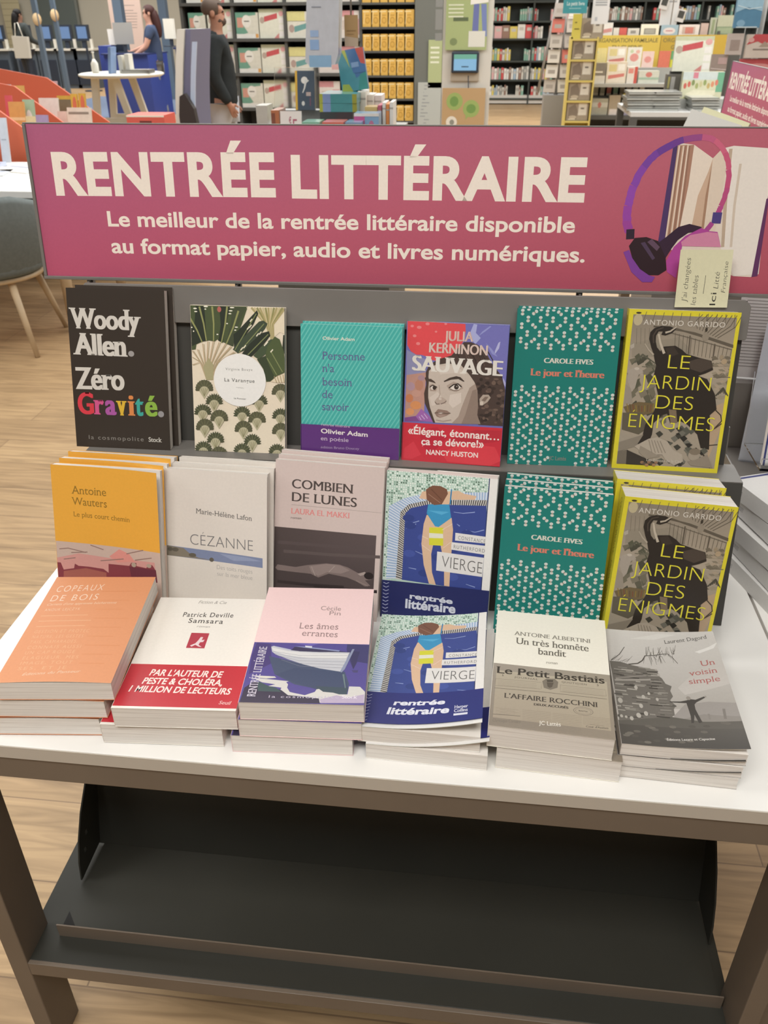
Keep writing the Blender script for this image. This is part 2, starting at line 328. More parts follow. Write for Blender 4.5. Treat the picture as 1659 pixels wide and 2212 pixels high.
ART = {
'woody': [('t','Woody',12,752,758,120,'d6d0c6','fB',755),
 ('t','Allen',29,598,595,129,'d6d0c6','fB',592),
 ('e',634,609,31,18,'a09b98',16),
 ('t','Zéro',30,548,376,134,'d6d0c6','fB',380),
 ('t','G',39,210,216,133,'d8404c','fB',218),
 ('t','r',207,319,218,132,'d4598c','fB'),
 ('t','a',329,447,219,131,'ad5aa0','fB'),
 ('t','v',447,559,219,132,'e0b63c','fB',220),
 ('t','i',569,645,220,132,'dd8a4e','fB'),
 ('t','t',648,737,221,131,'43a79a','fB'),
 ('t','é',750,880,221,132,'8fb54a','fB',222),
 ('e',915,235,32,20,'9a9696',16),
 ('t','la cosmopolite',134,719,52,26,'8e8880','sw',54),
 ('t','Stock',772,912,53,29,'d0cabf','fb')],
'varan': [('l',[(-5,597),(88,619),(155,499)],[10,16],'b8a183'),
 ('l',[(11,595),(99,614),(177,500)],7,'9d9273'),
 ('l',[(-2,651),(88,619),(155,499)],[10,16],'b8a183'),
 ('l',[(13,648),(99,614),(177,500)],7,'9d9273'),
 ('l',[(4,694),(90,619),(155,499)],[10,16],'b8a183'),
 ('l',[(19,692),(100,614),(177,500)],7,'9d9273'),
 ('l',[(59,705),(113,619),(161,499)],[10,16],'b8a183'),
 ('l',[(75,703),(123,615),(177,500)],7,'9d9273'),
 ('l',[(119,745),(137,620),(166,499)],[10,16],'b8a183'),
 ('l',[(134,742),(146,615),(177,500)],7,'9d9273'),
 ('l',[(177,760),(162,621),(172,499)],[10,16],'b8a183'),
 ('l',[(193,758),(169,616),(177,500)],7,'9d9273'),
 ('l',[(236,766),(187,621),(178,500)],[10,16],'b8a183'),
 ('l',[(251,764),(193,616),(177,500)],7,'9d9273'),
 ('l',[(300,758),(214,622),(185,500)],[10,16],'b8a183'),
 ('l',[(316,755),(219,617),(177,500)],7,'9d9273'),
 ('l',[(369,750),(244,622),(192,500)],[10,16],'b8a183'),
 ('l',[(384,748),(247,618),(177,500)],7,'9d9273'),
 ('l',[(422,732),(266,623),(197,500)],[10,16],'b8a183'),
 ('l',[(437,729),(268,618),(177,500)],7,'9d9273'),
 ('l',[(459,695),(283,623),(201,500)],[10,16],'b8a183'),
 ('l',[(474,692),(284,619),(177,500)],7,'9d9273'),
 ('p',[(150,499),(115,581),(180,650),(232,603),(224,500)],'a39c78'),
 ('p',[(-10,997),(613,1000),(549,886),(517,839),(463,809),(441,732),(362,755),(293,767),(282,777),(254,762),(193,767),(116,757),(53,738),(43,704),(-7,699)],'4a5438'),
 ('p',[(59,994),(150,991),(159,874),(162,765),(116,757),(37,871)],'2f352b'),
 ('p',[(310,996),(431,996),(366,854),(338,754),(293,767),(321,877)],'2f352b'),
 ('p',[(446,992),(598,995),(472,833),(453,733),(369,750),(427,879)],'454c38'),
 ('p',[(-15,908),(37,871),(108,759),(-2,723)],'2f352b'),
 ('l',[(-7,913),(64,834),(116,754)],[20,12],'8d8f5c'),
 ('l',[(97,990),(138,878),(162,765)],[20,12],'8d8f5c'),
 ('l',[(234,993),(246,880),(239,766)],[20,12],'8d8f5c'),
 ('l',[(394,996),(368,876),(323,754)],[20,12],'8d8f5c'),
 ('l',[(514,970),(455,861),(377,750)],[20,12],'8d8f5c'),
 ('e',50,977,20,5,'e9e2d0',10),
 ('e',57,957,17,4,'e9e2d0',10),
 ('e',166,992,24,5,'e9e2d0',10),
 ('e',161,975,11,4,'e9e2d0',10),
 ('e',431,969,21,4,'e9e2d0',10),
 ('e',422,950,17,4,'e9e2d0',10),
 ('e',390,884,10,4,'e9e2d0',10),
 ('e',488,862,18,4,'e9e2d0',10),
 ('e',476,842,12,4,'e9e2d0',10),
 ('e',283,810,11,4,'e9e2d0',10),
 ('e',9,851,9,4,'e9e2d0',10),
 ('e',27,826,7,5,'e9e2d0',10),
 ('e',446,990,26,4,'e9e2d0',10),
 ('e',309,976,22,19,'b0625a',10),
 ('p',[(598,995),(1011,998),(1011,825),(950,838),(851,780),(701,885),(657,945)],'ddd0b6'),
 ('l',[(651,994),(800,887),(862,780)],[22,10],'a89b6d'),
 ('l',[(681,994),(806,887),(865,780)],[22,10],'c3b48b'),
 ('l',[(711,994),(813,887),(867,780)],[22,10],'8f8a5a'),
 ('l',[(741,995),(820,887),(869,780)],[22,10],'a89b6d'),
 ('l',[(772,996),(827,888),(871,780)],[22,10],'c3b48b'),
 ('l',[(802,996),(833,888),(874,780)],[22,10],'8f8a5a'),
 ('l',[(832,997),(840,888),(876,780)],[22,10],'a89b6d'),
 ('l',[(862,998),(847,888),(878,780)],[22,10],'c3b48b'),
 ('l',[(892,998),(854,888),(880,780)],[22,10],'8f8a5a'),
 ('l',[(922,999),(860,888),(883,780)],[22,10],'a89b6d'),
 ('l',[(952,999),(867,888),(885,780)],[22,10],'c3b48b'),
 ('l',[(981,1000),(875,888),(887,780)],[22,10],'8f8a5a'),
 ('l',[(1011,1000),(881,888),(889,780)],[22,10],'a89b6d'),
 ('p',[(987,820),(1012,821),(1011,688),(975,716)],'2f352b'),
 ('p',[(456,814),(518,848),(711,978),(725,955),(671,884),(593,817),(515,753),(460,709)],'2f352b'),
 ('p',[(445,713),(500,758),(731,904),(777,912),(822,892),(792,854),(652,756),(560,706),(498,688)],'414b3b'),
 ('p',[(543,687),(622,751),(761,829),(837,843),(851,813),(790,764),(666,680),(635,665)],'2f352b'),
 ('p',[(666,675),(743,734),(851,789),(889,790),(865,742),(788,683),(719,653)],'46523c'),
 ('p',[(796,683),(820,741),(897,809),(949,791),(995,707),(1010,573),(909,542),(847,506),(800,502)],'4f5a3a'),
 ('p',[(704,652),(796,678),(833,617),(893,536),(839,504),(800,510),(772,587)],'3c4532'),
 ('l',[(467,709),(703,955)],10,'7d8458'),
 ('l',[(513,696),(785,891)],10,'7d8458'),
 ('l',[(605,679),(828,822)],10,'7d8458'),
 ('l',[(811,664),(916,551)],10,'7d8458'),
 ('l',[(850,713),(978,572)],10,'7d8458'),
 ('l',[(635,901),(659,920)],12,'ded6bf'),
 ('l',[(603,849),(628,868)],12,'ded6bf'),
 ('l',[(626,861),(651,881)],12,'ded6bf'),
 ('l',[(701,806),(726,826)],12,'ded6bf'),
 ('l',[(732,819),(756,838)],12,'ded6bf'),
 ('l',[(799,754),(823,773)],12,'ded6bf'),
 ('l',[(783,744),(808,763)],12,'ded6bf'),
 ('l',[(530,710),(555,729)],12,'ded6bf'),
 ('l',[(561,724),(587,744)],12,'ded6bf'),
 ('l',[(851,703),(876,722)],12,'ded6bf'),
 ('p',[(847,504),(916,542),(1010,568),(1010,505),(923,498)],'d8c9ad'),
 ('l',[(886,541),(916,498)],8,'a08e6c'),
 ('l',[(918,546),(943,498)],8,'a08e6c'),
 ('l',[(950,550),(970,499)],8,'a08e6c'),
 ('l',[(982,555),(996,500)],8,'a08e6c'),
 ('l',[(1015,560),(1023,500)],8,'a08e6c'),
 ('p',[(32,420),(23,427),(30,436),(25,445),(35,453),(34,463),(47,468),(51,478),(65,481),(72,490),(88,491),(99,498),(113,496),(126,501),(139,496),(154,499),(164,493),(179,493),(186,484),(200,482),(202,472),(215,467),(213,457),(222,450),(217,441),(223,432),(213,424)],'575641'),
 ('l',[(123,437),(45,467)],7,'6a6a4e'),
 ('l',[(123,437),(80,488)],7,'6a6a4e'),
 ('l',[(123,437),(126,496)],7,'6a6a4e'),
 ('l',[(123,437),(171,490)],7,'6a6a4e'),
 ('l',[(123,437),(205,471)],7,'6a6a4e'),
 ('p',[(69,419),(71,428),(77,436),(85,443),(97,449),(110,453),(124,454),(138,453),(151,450),(161,445),(169,438),(175,430),(176,422),(139,386),(120,366),(102,385)],'b0a98c'),
 ('l',[(86,440),(121,385)],5,'857f5f'),
 ('l',[(111,441),(121,385)],5,'857f5f'),
 ('l',[(136,442),(121,385)],5,'857f5f'),
 ('l',[(160,442),(121,385)],5,'857f5f'),
 ('p',[(150,331),(128,336),(148,345),(130,354),(152,359),(140,371),(163,373),(155,387),(178,384),(178,399),(198,392),(204,407),(220,397),(232,410),(242,397),(259,409),(263,394),(284,402),(282,387),(305,391),(297,376),(320,376),(306,364),(328,359),(309,349),(329,341),(306,335)],'4b4e3a'),
 ('l',[(229,346),(149,376)],7,'6a6a4e'),
 ('l',[(229,346),(185,397)],7,'6a6a4e'),
 ('l',[(229,346),(231,406)],7,'6a6a4e'),
 ('l',[(229,346),(277,400)],7,'6a6a4e'),
 ('l',[(229,346),(310,380)],7,'6a6a4e'),
 ('p',[(174,328),(176,337),(182,345),(191,352),(203,358),(215,362),(230,363),(243,362),(256,359),(267,354),(275,347),(280,339),(281,331),(245,294),(225,275),(207,293)],'b0a98c'),
 ('l',[(191,349),(226,294)],5,'857f5f'),
 ('l',[(216,350),(226,294)],5,'857f5f'),
 ('l',[(241,351),(226,294)],5,'857f5f'),
 ('l',[(266,351),(226,294)],5,'857f5f'),
 ('p',[(20,255),(-2,260),(18,269),(0,278),(23,284),(9,296),(33,297),(26,311),(49,309),(48,324),(69,317),(74,332),(90,321),(102,335),(113,322),(130,333),(134,318),(155,327),(153,312),(176,316),(168,301),(192,301),(177,288),(200,284),(180,274),(199,265),(177,259)],'4b4e3a'),
 ('l',[(99,270),(20,300)],7,'6a6a4e'),
 ('l',[(99,270),(56,322)],7,'6a6a4e'),
 ('l',[(99,270),(102,331)],7,'6a6a4e'),
 ('l',[(99,270),(148,325)],7,'6a6a4e'),
 ('l',[(99,270),(182,305)],7,'6a6a4e'),
 ('p',[(44,252),(47,261),(52,269),(61,277),(73,283),(86,286),(100,288),(114,287),(127,284),(138,279),(146,272),(151,264),(153,255),(115,218),(96,199),(78,217)],'b0a98c'),
 ('l',[(62,274),(97,218)],5,'857f5f'),
 ('l',[(87,275),(97,218)],5,'857f5f'),
 ('l',[(111,275),(97,218)],5,'857f5f'),
 ('l',[(136,276),(97,218)],5,'857f5f'),
 ('p',[(187,215),(178,222),(185,232),(180,241),(190,248),(189,258),(202,264),(205,274),(220,277),(228,286),(243,287),(254,294),(268,292),(282,298),(294,293),(309,296),(319,289),(335,289),(341,281),(356,278),(358,268),(371,263),(369,253),(378,246),(372,237),(379,228),(370,220)],'575641'),
 ('l',[(279,232),(199,263)],7,'6a6a4e'),
 ('l',[(279,232),(235,284)],7,'6a6a4e'),
 ('l',[(279,232),(282,293)],7,'6a6a4e'),
 ('l',[(279,232),(327,287)],7,'6a6a4e'),
 ('l',[(279,232),(361,267)],7,'6a6a4e'),
 ('p',[(224,214),(226,223),(232,231),(241,239),(252,245),(265,248),(279,250),(294,249),(306,246),(317,241),(325,234),(330,226),(332,217),(295,180),(276,161),(258,179)],'b0a98c'),
 ('l',[(241,236),(277,180)],5,'857f5f'),
 ('l',[(266,237),(277,180)],5,'857f5f'),
 ('l',[(291,237),(277,180)],5,'857f5f'),
 ('l',[(315,238),(277,180)],5,'857f5f'),
 ('p',[(26,147),(16,155),(23,164),(18,173),(29,181),(28,191),(41,197),(44,207),(59,210),(67,220),(82,220),(93,228),(108,225),(121,231),(134,226),(149,229),(159,222),(175,222),(181,214),(196,211),(198,201),(211,196),(208,186),(218,179),(212,170),(218,161),(209,152)],'575641'),
 ('l',[(118,165),(38,196)],7,'6a6a4e'),
 ('l',[(118,165),(74,218)],7,'6a6a4e'),
 ('l',[(118,165),(121,226)],7,'6a6a4e'),
 ('l',[(118,165),(167,220)],7,'6a6a4e'),
 ('l',[(118,165),(201,200)],7,'6a6a4e'),
 ('p',[(62,147),(65,156),(71,164),(80,171),(92,178),(104,181),(118,183),(133,182),(145,179),(157,174),(165,167),(170,159),(171,150),(134,113),(114,93),(96,112)],'b0a98c'),
 ('l',[(80,169),(115,112)],5,'857f5f'),
 ('l',[(105,170),(115,112)],5,'857f5f'),
 ('l',[(130,170),(115,112)],5,'857f5f'),
 ('l',[(155,171),(115,112)],5,'857f5f'),
 ('p',[(864,414),(855,421),(861,430),(856,439),(867,446),(865,456),(878,462),(881,472),(895,475),(902,483),(917,484),(927,491),(941,489),(954,494),(967,490),(981,493),(992,486),(1007,486),(1013,477),(1028,475),(1030,466),(1043,461),(1041,451),(1051,444),(1045,435),(1052,426),(1042,418)],'575641'),
 ('l',[(954,431),(875,461)],7,'6a6a4e'),
 ('l',[(954,431),(909,481)],7,'6a6a4e'),
 ('l',[(954,431),(954,490)],7,'6a6a4e'),
 ('l',[(954,431),(999,484)],7,'6a6a4e'),
 ('l',[(954,431),(1033,464)],7,'6a6a4e'),
 ('p',[(900,413),(903,422),(908,430),(916,437),(927,443),(940,446),(953,448),(967,447),(980,444),(991,439),(999,432),(1005,424),(1006,416),(971,380),(953,361),(935,379)],'b0a98c'),
 ('l',[(917,435),(953,379)],5,'857f5f'),
 ('l',[(941,435),(953,379)],5,'857f5f'),
 ('l',[(966,436),(953,379)],5,'857f5f'),
 ('l',[(990,436),(953,379)],5,'857f5f'),
 ('p',[(453,252),(431,256),(451,266),(432,275),(455,280),(441,293),(465,294),(458,308),(481,305),(479,320),(500,313),(506,328),(521,318),(533,332),(544,318),(560,330),(566,315),(586,323),(584,308),(607,312),(599,297),(622,298),(608,284),(630,280),(611,270),(630,262),(609,256)],'4b4e3a'),
 ('l',[(531,267),(452,297)],7,'6a6a4e'),
 ('l',[(531,267),(487,318)],7,'6a6a4e'),
 ('l',[(531,267),(533,327)],7,'6a6a4e'),
 ('l',[(531,267),(578,321)],7,'6a6a4e'),
 ('l',[(531,267),(612,301)],7,'6a6a4e'),
 ('p',[(477,249),(479,258),(485,266),(494,273),(505,279),(518,282),(532,284),(545,283),(558,280),(569,275),(578,268),(582,260),(584,252),(548,215),(529,195),(511,214)],'b0a98c'),
 ('l',[(494,270),(529,214)],5,'857f5f'),
 ('l',[(519,271),(529,214)],5,'857f5f'),
 ('l',[(543,272),(529,214)],5,'857f5f'),
 ('l',[(568,272),(529,214)],5,'857f5f'),
 ('p',[(603,214),(594,221),(601,231),(596,240),(606,247),(605,257),(618,263),(620,272),(635,276),(642,285),(658,286),(668,293),(683,291),(696,296),(709,291),(723,294),(734,288),(749,288),(755,279),(770,277),(773,267),(785,262),(783,252),(793,245),(788,235),(794,226),(784,218)],'575641'),
 ('l',[(694,231),(615,261)],7,'6a6a4e'),
 ('l',[(694,231),(650,283)],7,'6a6a4e'),
 ('l',[(694,231),(695,292)],7,'6a6a4e'),
 ('l',[(694,231),(741,286)],7,'6a6a4e'),
 ('l',[(694,231),(775,266)],7,'6a6a4e'),
 ('p',[(640,213),(642,222),(648,230),(657,238),(668,244),(681,247),(695,249),(708,248),(721,245),(732,240),(741,233),(746,225),(747,216),(712,179),(693,160),(675,178)],'b0a98c'),
 ('l',[(657,235),(694,179)],5,'857f5f'),
 ('l',[(682,236),(694,179)],5,'857f5f'),
 ('l',[(706,236),(694,179)],5,'857f5f'),
 ('l',[(731,237),(694,179)],5,'857f5f'),
 ('p',[(875,248),(853,253),(872,263),(854,271),(876,277),(863,289),(886,290),(878,304),(901,301),(899,316),(919,310),(925,325),(941,314),(952,328),(964,315),(980,326),(985,311),(1005,319),(1003,304),(1026,308),(1019,294),(1042,293),(1028,281),(1050,276),(1031,267),(1051,258),(1029,252)],'4b4e3a'),
 ('l',[(952,263),(872,293)],7,'6a6a4e'),
 ('l',[(952,263),(907,314)],7,'6a6a4e'),
 ('l',[(952,263),(952,323)],7,'6a6a4e'),
 ('l',[(952,263),(997,317)],7,'6a6a4e'),
 ('l',[(952,263),(1032,297)],7,'6a6a4e'),
 ('p',[(899,245),(900,254),(906,262),(914,270),(926,275),(938,279),(952,280),(966,280),(979,277),(989,272),(998,265),(1003,257),(1004,248),(970,212),(951,192),(933,210)],'b0a98c'),
 ('l',[(915,267),(951,211)],5,'857f5f'),
 ('l',[(939,267),(951,211)],5,'857f5f'),
 ('l',[(964,268),(951,211)],5,'857f5f'),
 ('l',[(988,269),(951,211)],5,'857f5f'),
 ('p',[(452,144),(443,152),(450,161),(445,170),(455,178),(454,188),(467,194),(470,203),(485,207),(492,216),(507,217),(518,224),(532,222),(546,227),(558,223),(573,225),(583,218),(599,219),(606,210),(620,208),(622,198),(635,193),(634,183),(643,176),(637,166),(643,157),(634,149)],'575641'),
 ('l',[(544,162),(464,192)],7,'6a6a4e'),
 ('l',[(544,162),(499,214)],7,'6a6a4e'),
 ('l',[(544,162),(546,223)],7,'6a6a4e'),
 ('l',[(544,162),(591,216)],7,'6a6a4e'),
 ('l',[(544,162),(625,197)],7,'6a6a4e'),
 ('p',[(490,144),(491,153),(497,161),(506,168),(517,174),(530,178),(544,180),(558,179),(571,176),(582,171),(590,164),(595,156),(597,147),(561,110),(542,90),(524,109)],'b0a98c'),
 ('l',[(506,165),(542,109)],5,'857f5f'),
 ('l',[(531,166),(542,109)],5,'857f5f'),
 ('l',[(556,167),(542,109)],5,'857f5f'),
 ('l',[(580,168),(542,109)],5,'857f5f'),
 ('p',[(865,140),(855,148),(862,157),(856,166),(866,175),(865,184),(878,190),(881,200),(895,203),(902,212),(918,213),(928,221),(942,218),(955,224),(969,219),(983,222),(993,215),(1008,215),(1015,206),(1029,204),(1032,194),(1045,189),(1044,179),(1053,172),(1047,163),(1054,154),(1045,146)],'575641'),
 ('l',[(955,158),(875,189)],7,'6a6a4e'),
 ('l',[(955,158),(909,210)],7,'6a6a4e'),
 ('l',[(955,158),(955,219)],7,'6a6a4e'),
 ('l',[(955,158),(1001,213)],7,'6a6a4e'),
 ('l',[(955,158),(1035,193)],7,'6a6a4e'),
 ('p',[(901,140),(903,149),(909,158),(917,165),(928,171),(941,174),(955,176),(969,175),(981,172),(993,167),(1001,160),(1006,152),(1008,143),(973,106),(954,86),(936,105)],'b0a98c'),
 ('l',[(918,162),(954,106)],5,'857f5f'),
 ('l',[(943,163),(954,106)],5,'857f5f'),
 ('l',[(966,163),(954,106)],5,'857f5f'),
 ('l',[(991,164),(954,106)],5,'857f5f'),
 ('p',[(153,62),(131,67),(151,76),(133,85),(156,91),(142,103),(166,105),(158,120),(182,116),(181,132),(202,125),(207,140),(224,129),(236,144),(246,130),(263,142),(268,127),(289,135),(287,119),(311,124),(302,109),(326,109),(311,96),(333,91),(315,81),(333,73),(311,66)],'4b4e3a'),
 ('l',[(233,77),(152,108)],7,'6a6a4e'),
 ('l',[(233,77),(188,130)],7,'6a6a4e'),
 ('l',[(233,77),(236,139)],7,'6a6a4e'),
 ('l',[(233,77),(281,133)],7,'6a6a4e'),
 ('l',[(233,77),(315,113)],7,'6a6a4e'),
 ('p',[(177,59),(180,68),(186,77),(195,84),(206,90),(219,94),(234,95),(248,94),(261,91),(272,86),(280,79),(285,71),(286,62),(249,24),(229,4),(211,23)],'b0a98c'),
 ('l',[(195,81),(231,24)],5,'857f5f'),
 ('l',[(220,82),(231,24)],5,'857f5f'),
 ('l',[(245,82),(231,24)],5,'857f5f'),
 ('l',[(270,83),(231,24)],5,'857f5f'),
 ('p',[(561,58),(539,64),(559,73),(540,82),(563,88),(549,100),(573,101),(566,116),(589,113),(587,128),(608,121),(613,137),(630,126),(641,140),(652,126),(669,138),(674,123),(694,131),(693,115),(716,120),(707,105),(731,105),(717,92),(740,87),(721,77),(740,69),(718,63)],'4b4e3a'),
 ('l',[(640,74),(560,104)],7,'6a6a4e'),
 ('l',[(640,74),(595,126)],7,'6a6a4e'),
 ('l',[(640,74),(641,135)],7,'6a6a4e'),
 ('l',[(640,74),(687,129)],7,'6a6a4e'),
 ('l',[(640,74),(722,109)],7,'6a6a4e'),
 ('p',[(585,55),(587,64),(593,73),(602,80),(613,86),(626,90),(640,92),(654,91),(667,88),(678,83),(686,76),(692,67),(693,59),(657,21),(638,1),(620,20)],'b0a98c'),
 ('l',[(602,77),(639,21)],5,'857f5f'),
 ('l',[(627,78),(639,21)],5,'857f5f'),
 ('l',[(652,79),(639,21)],5,'857f5f'),
 ('l',[(677,80),(639,21)],5,'857f5f'),
 ('p',[(14,-9),(-8,-4),(12,6),(-6,15),(17,21),(4,33),(28,35),(20,49),(43,46),(42,62),(63,55),(69,70),(85,59),(97,74),(108,60),(126,72),(130,57),(151,65),(149,49),(173,54),(164,39),(188,39),(173,26),(196,21),(176,11),(196,3),(173,-4)],'4b4e3a'),
 ('l',[(94,7),(14,38)],7,'6a6a4e'),
 ('l',[(94,7),(50,60)],7,'6a6a4e'),
 ('l',[(94,7),(97,69)],7,'6a6a4e'),
 ('l',[(94,7),(144,63)],7,'6a6a4e'),
 ('l',[(94,7),(177,43)],7,'6a6a4e'),
 ('p',[(39,-12),(41,-3),(47,6),(56,14),(67,19),(81,23),(95,25),(109,24),(122,21),(133,16),(142,9),(147,0),(148,-9),(110,-47),(91,-67),(73,-48)],'b0a98c'),
 ('l',[(56,11),(92,-47)],5,'857f5f'),
 ('l',[(82,11),(92,-47)],5,'857f5f'),
 ('l',[(106,12),(92,-47)],5,'857f5f'),
 ('l',[(132,13),(92,-47)],5,'857f5f'),
 ('p',[(444,-11),(422,-6),(442,3),(423,13),(447,18),(432,30),(456,32),(449,47),(472,44),(471,59),(492,52),(498,67),(513,57),(525,71),(537,57),(553,69),(558,54),(579,62),(577,47),(600,51),(591,36),(615,36),(601,23),(624,19),(605,8),(624,0),(602,-7)],'4b4e3a'),
 ('l',[(523,4),(443,35)],7,'6a6a4e'),
 ('l',[(523,4),(479,57)],7,'6a6a4e'),
 ('l',[(523,4),(525,66)],7,'6a6a4e'),
 ('l',[(523,4),(571,60)],7,'6a6a4e'),
 ('l',[(523,4),(606,40)],7,'6a6a4e'),
 ('p',[(469,-14),(471,-5),(477,3),(485,11),(497,17),(510,21),(524,22),(538,21),(551,18),(562,13),(570,6),(576,-2),(577,-11),(541,-49),(521,-69),(503,-50)],'b0a98c'),
 ('l',[(486,8),(522,-49)],5,'857f5f'),
 ('l',[(510,9),(522,-49)],5,'857f5f'),
 ('l',[(535,9),(522,-49)],5,'857f5f'),
 ('l',[(561,10),(522,-49)],5,'857f5f'),
 ('p',[(175,-47),(166,-40),(173,-30),(168,-21),(178,-13),(177,-2),(190,3),(194,14),(209,17),(216,26),(231,27),(243,35),(257,33),(270,38),(284,33),(299,36),(309,29),(324,29),(331,20),(346,18),(349,8),(361,3),(359,-7),(369,-15),(363,-24),(370,-33),(359,-42)],'575641'),
 ('l',[(268,-29),(187,2)],7,'6a6a4e'),
 ('l',[(268,-29),(223,24)],7,'6a6a4e'),
 ('l',[(268,-29),(270,33)],7,'6a6a4e'),
 ('l',[(268,-29),(317,27)],7,'6a6a4e'),
 ('l',[(268,-29),(351,7)],7,'6a6a4e'),
 ('p',[(213,-48),(215,-38),(220,-30),(229,-22),(241,-16),(255,-13),(269,-11),(283,-12),(296,-15),(307,-20),(315,-27),(320,-35),(322,-44),(285,-82),(265,-103),(247,-84)],'b0a98c'),
 ('l',[(230,-25),(266,-83)],5,'857f5f'),
 ('l',[(256,-25),(266,-83)],5,'857f5f'),
 ('l',[(280,-24),(266,-83)],5,'857f5f'),
 ('l',[(305,-23),(266,-83)],5,'857f5f'),
 ('p',[(831,-5),(810,0),(829,10),(811,19),(834,25),(819,37),(843,38),(836,53),(859,50),(857,65),(878,58),(883,74),(899,63),(911,77),(922,64),(938,75),(944,60),(964,68),(962,53),(986,57),(977,42),(1001,42),(987,29),(1010,25),(990,15),(1010,6),(988,0)],'4b4e3a'),
 ('l',[(910,10),(830,41)],7,'6a6a4e'),
 ('l',[(910,10),(865,64)],7,'6a6a4e'),
 ('l',[(910,10),(911,72)],7,'6a6a4e'),
 ('l',[(910,10),(956,66)],7,'6a6a4e'),
 ('l',[(910,10),(991,46)],7,'6a6a4e'),
 ('p',[(856,-8),(858,1),(864,10),(872,17),(883,23),(897,27),(910,28),(924,28),(937,25),(948,20),(957,13),(962,4),(963,-5),(928,-42),(909,-62),(891,-43)],'b0a98c'),
 ('l',[(873,14),(910,-43)],5,'857f5f'),
 ('l',[(897,15),(910,-43)],5,'857f5f'),
 ('l',[(922,16),(910,-43)],5,'857f5f'),
 ('l',[(947,17),(910,-43)],5,'857f5f'),
 ('p',[(643,341),(621,346),(640,355),(622,364),(645,370),(631,381),(655,383),(647,397),(670,394),(669,409),(689,402),(694,417),(710,407),(722,420),(732,407),(749,418),(753,404),(774,412),(772,397),(795,401),(787,386),(811,386),(796,374),(819,369),(800,360),(819,351),(797,345)],'4b4e3a'),
 ('l',[(721,356),(641,386)],7,'6a6a4e'),
 ('l',[(721,356),(676,407)],7,'6a6a4e'),
 ('l',[(721,356),(722,416)],7,'6a6a4e'),
 ('l',[(721,356),(767,409)],7,'6a6a4e'),
 ('l',[(721,356),(801,390)],7,'6a6a4e'),
 ('p',[(667,338),(669,347),(674,355),(683,362),(694,368),(707,372),(721,373),(735,372),(747,369),(758,364),(766,358),(772,350),(773,341),(738,305),(719,285),(701,304)],'b0a98c'),
 ('l',[(684,360),(719,304)],5,'857f5f'),
 ('l',[(708,360),(719,304)],5,'857f5f'),
 ('l',[(733,361),(719,304)],5,'857f5f'),
 ('l',[(757,362),(719,304)],5,'857f5f'),
 ('e',515,505,282,180,'e3e1dc',48),
 ('t','Virginie Bouyx',362,655,571,17,'7d7a74','sw',572),
 ('t','La Varangue',348,675,494,24,'57544f','sbw',492),
 ('t','roman',476,554,452,8,'8d8a84','s',450),
 ('t','Le Pommier',448,580,375,10,'4a4743','sb',373)],
'perso': [('m',[[(0,955),(36,1000),(21,1000),(0,974)],[(0,904),(77,1000),(62,1000),(0,922)],[(0,852),(118,1000),(103,1000),(0,871)],[(0,801),(159,1000),(144,1000),(0,820)],[(0,750),(200,1000),(185,1000),(0,769)],[(0,699),(241,1000),(226,1000),(0,718)],[(0,648),(282,1000),(267,1000),(0,666)],[(0,596),(323,1000),(308,1000),(0,615)],[(0,545),(364,1000),(349,1000),(0,564)],[(0,494),(405,1000),(390,1000),(0,512)],[(0,442),(446,1000),(431,1000),(0,461)],[(0,391),(487,1000),(472,1000),(0,410)],[(0,340),(528,1000),(513,1000),(0,359)],[(0,289),(569,1000),(554,1000),(0,308)],[(0,238),(610,1000),(595,1000),(0,256)],[(0,186),(651,1000),(636,1000),(0,205)],[(0,135),(692,1000),(677,1000),(0,154)],[(0,84),(733,1000),(718,1000),(0,102)],[(0,32),(774,1000),(759,1000),(0,51)],[(0,0),(15,0),(815,1000),(800,1000)],[(41,0),(56,0),(856,1000),(841,1000)],[(82,0),(97,0),(897,1000),(882,1000)],[(123,0),(138,0),(938,1000),(923,1000)],[(164,0),(179,0),(979,1000),(964,1000)],[(205,0),(220,0),(1000,975),(1000,994)],[(246,0),(261,0),(1000,924),(1000,942)],[(287,0),(302,0),(1000,872),(1000,891)],[(328,0),(343,0),(1000,821),(1000,840)],[(369,0),(384,0),(1000,770),(1000,789)],[(410,0),(425,0),(1000,719),(1000,738)],[(451,0),(466,0),(1000,668),(1000,686)],[(492,0),(507,0),(1000,616),(1000,635)],[(533,0),(548,0),(1000,565),(1000,584)],[(574,0),(589,0),(1000,514),(1000,532)],[(615,0),(630,0),(1000,462),(1000,481)],[(656,0),(671,0),(1000,411),(1000,430)],[(697,0),(712,0),(1000,360),(1000,379)],[(738,0),(753,0),(1000,309),(1000,328)],[(779,0),(794,0),(1000,258),(1000,276)],[(820,0),(835,0),(1000,206),(1000,225)],[(861,0),(876,0),(1000,155),(1000,174)],[(902,0),(917,0),(1000,104),(1000,122)],[(943,0),(958,0),(1000,52),(1000,71)]],'66bbb1'),
 ('t','Olivier Adam',217,535,888,24,'ddd6c6','sb',887),
 ('t','Personne',213,636,743,58,'5d5f8a','f',746),
 ('t',"n'a",213,334,650,58,'5d5f8a','f'),
 ('t','besoin',213,514,547,59,'5d5f8a','f',550),
 ('t','de',213,318,452,59,'5d5f8a','f'),
 ('t','savoir',212,485,357,60,'5d5f8a','f',360)],
'perso_band': [('t','rentrée littéraire',207,498,239,19,'c4aec0','s',233),
 ('t','Olivier Adam',202,681,182,34,'ded5d2','sB',169),
 ('t','en poésie',201,486,125,31,'c5b2c6','f',121),
 ('t','édition Bruno Doucey',201,598,61,18,'a48eae','f',64)],
'sauva': [('p',[(2,1002),(992,992),(1022,-7),(9,5)],'716fae'),
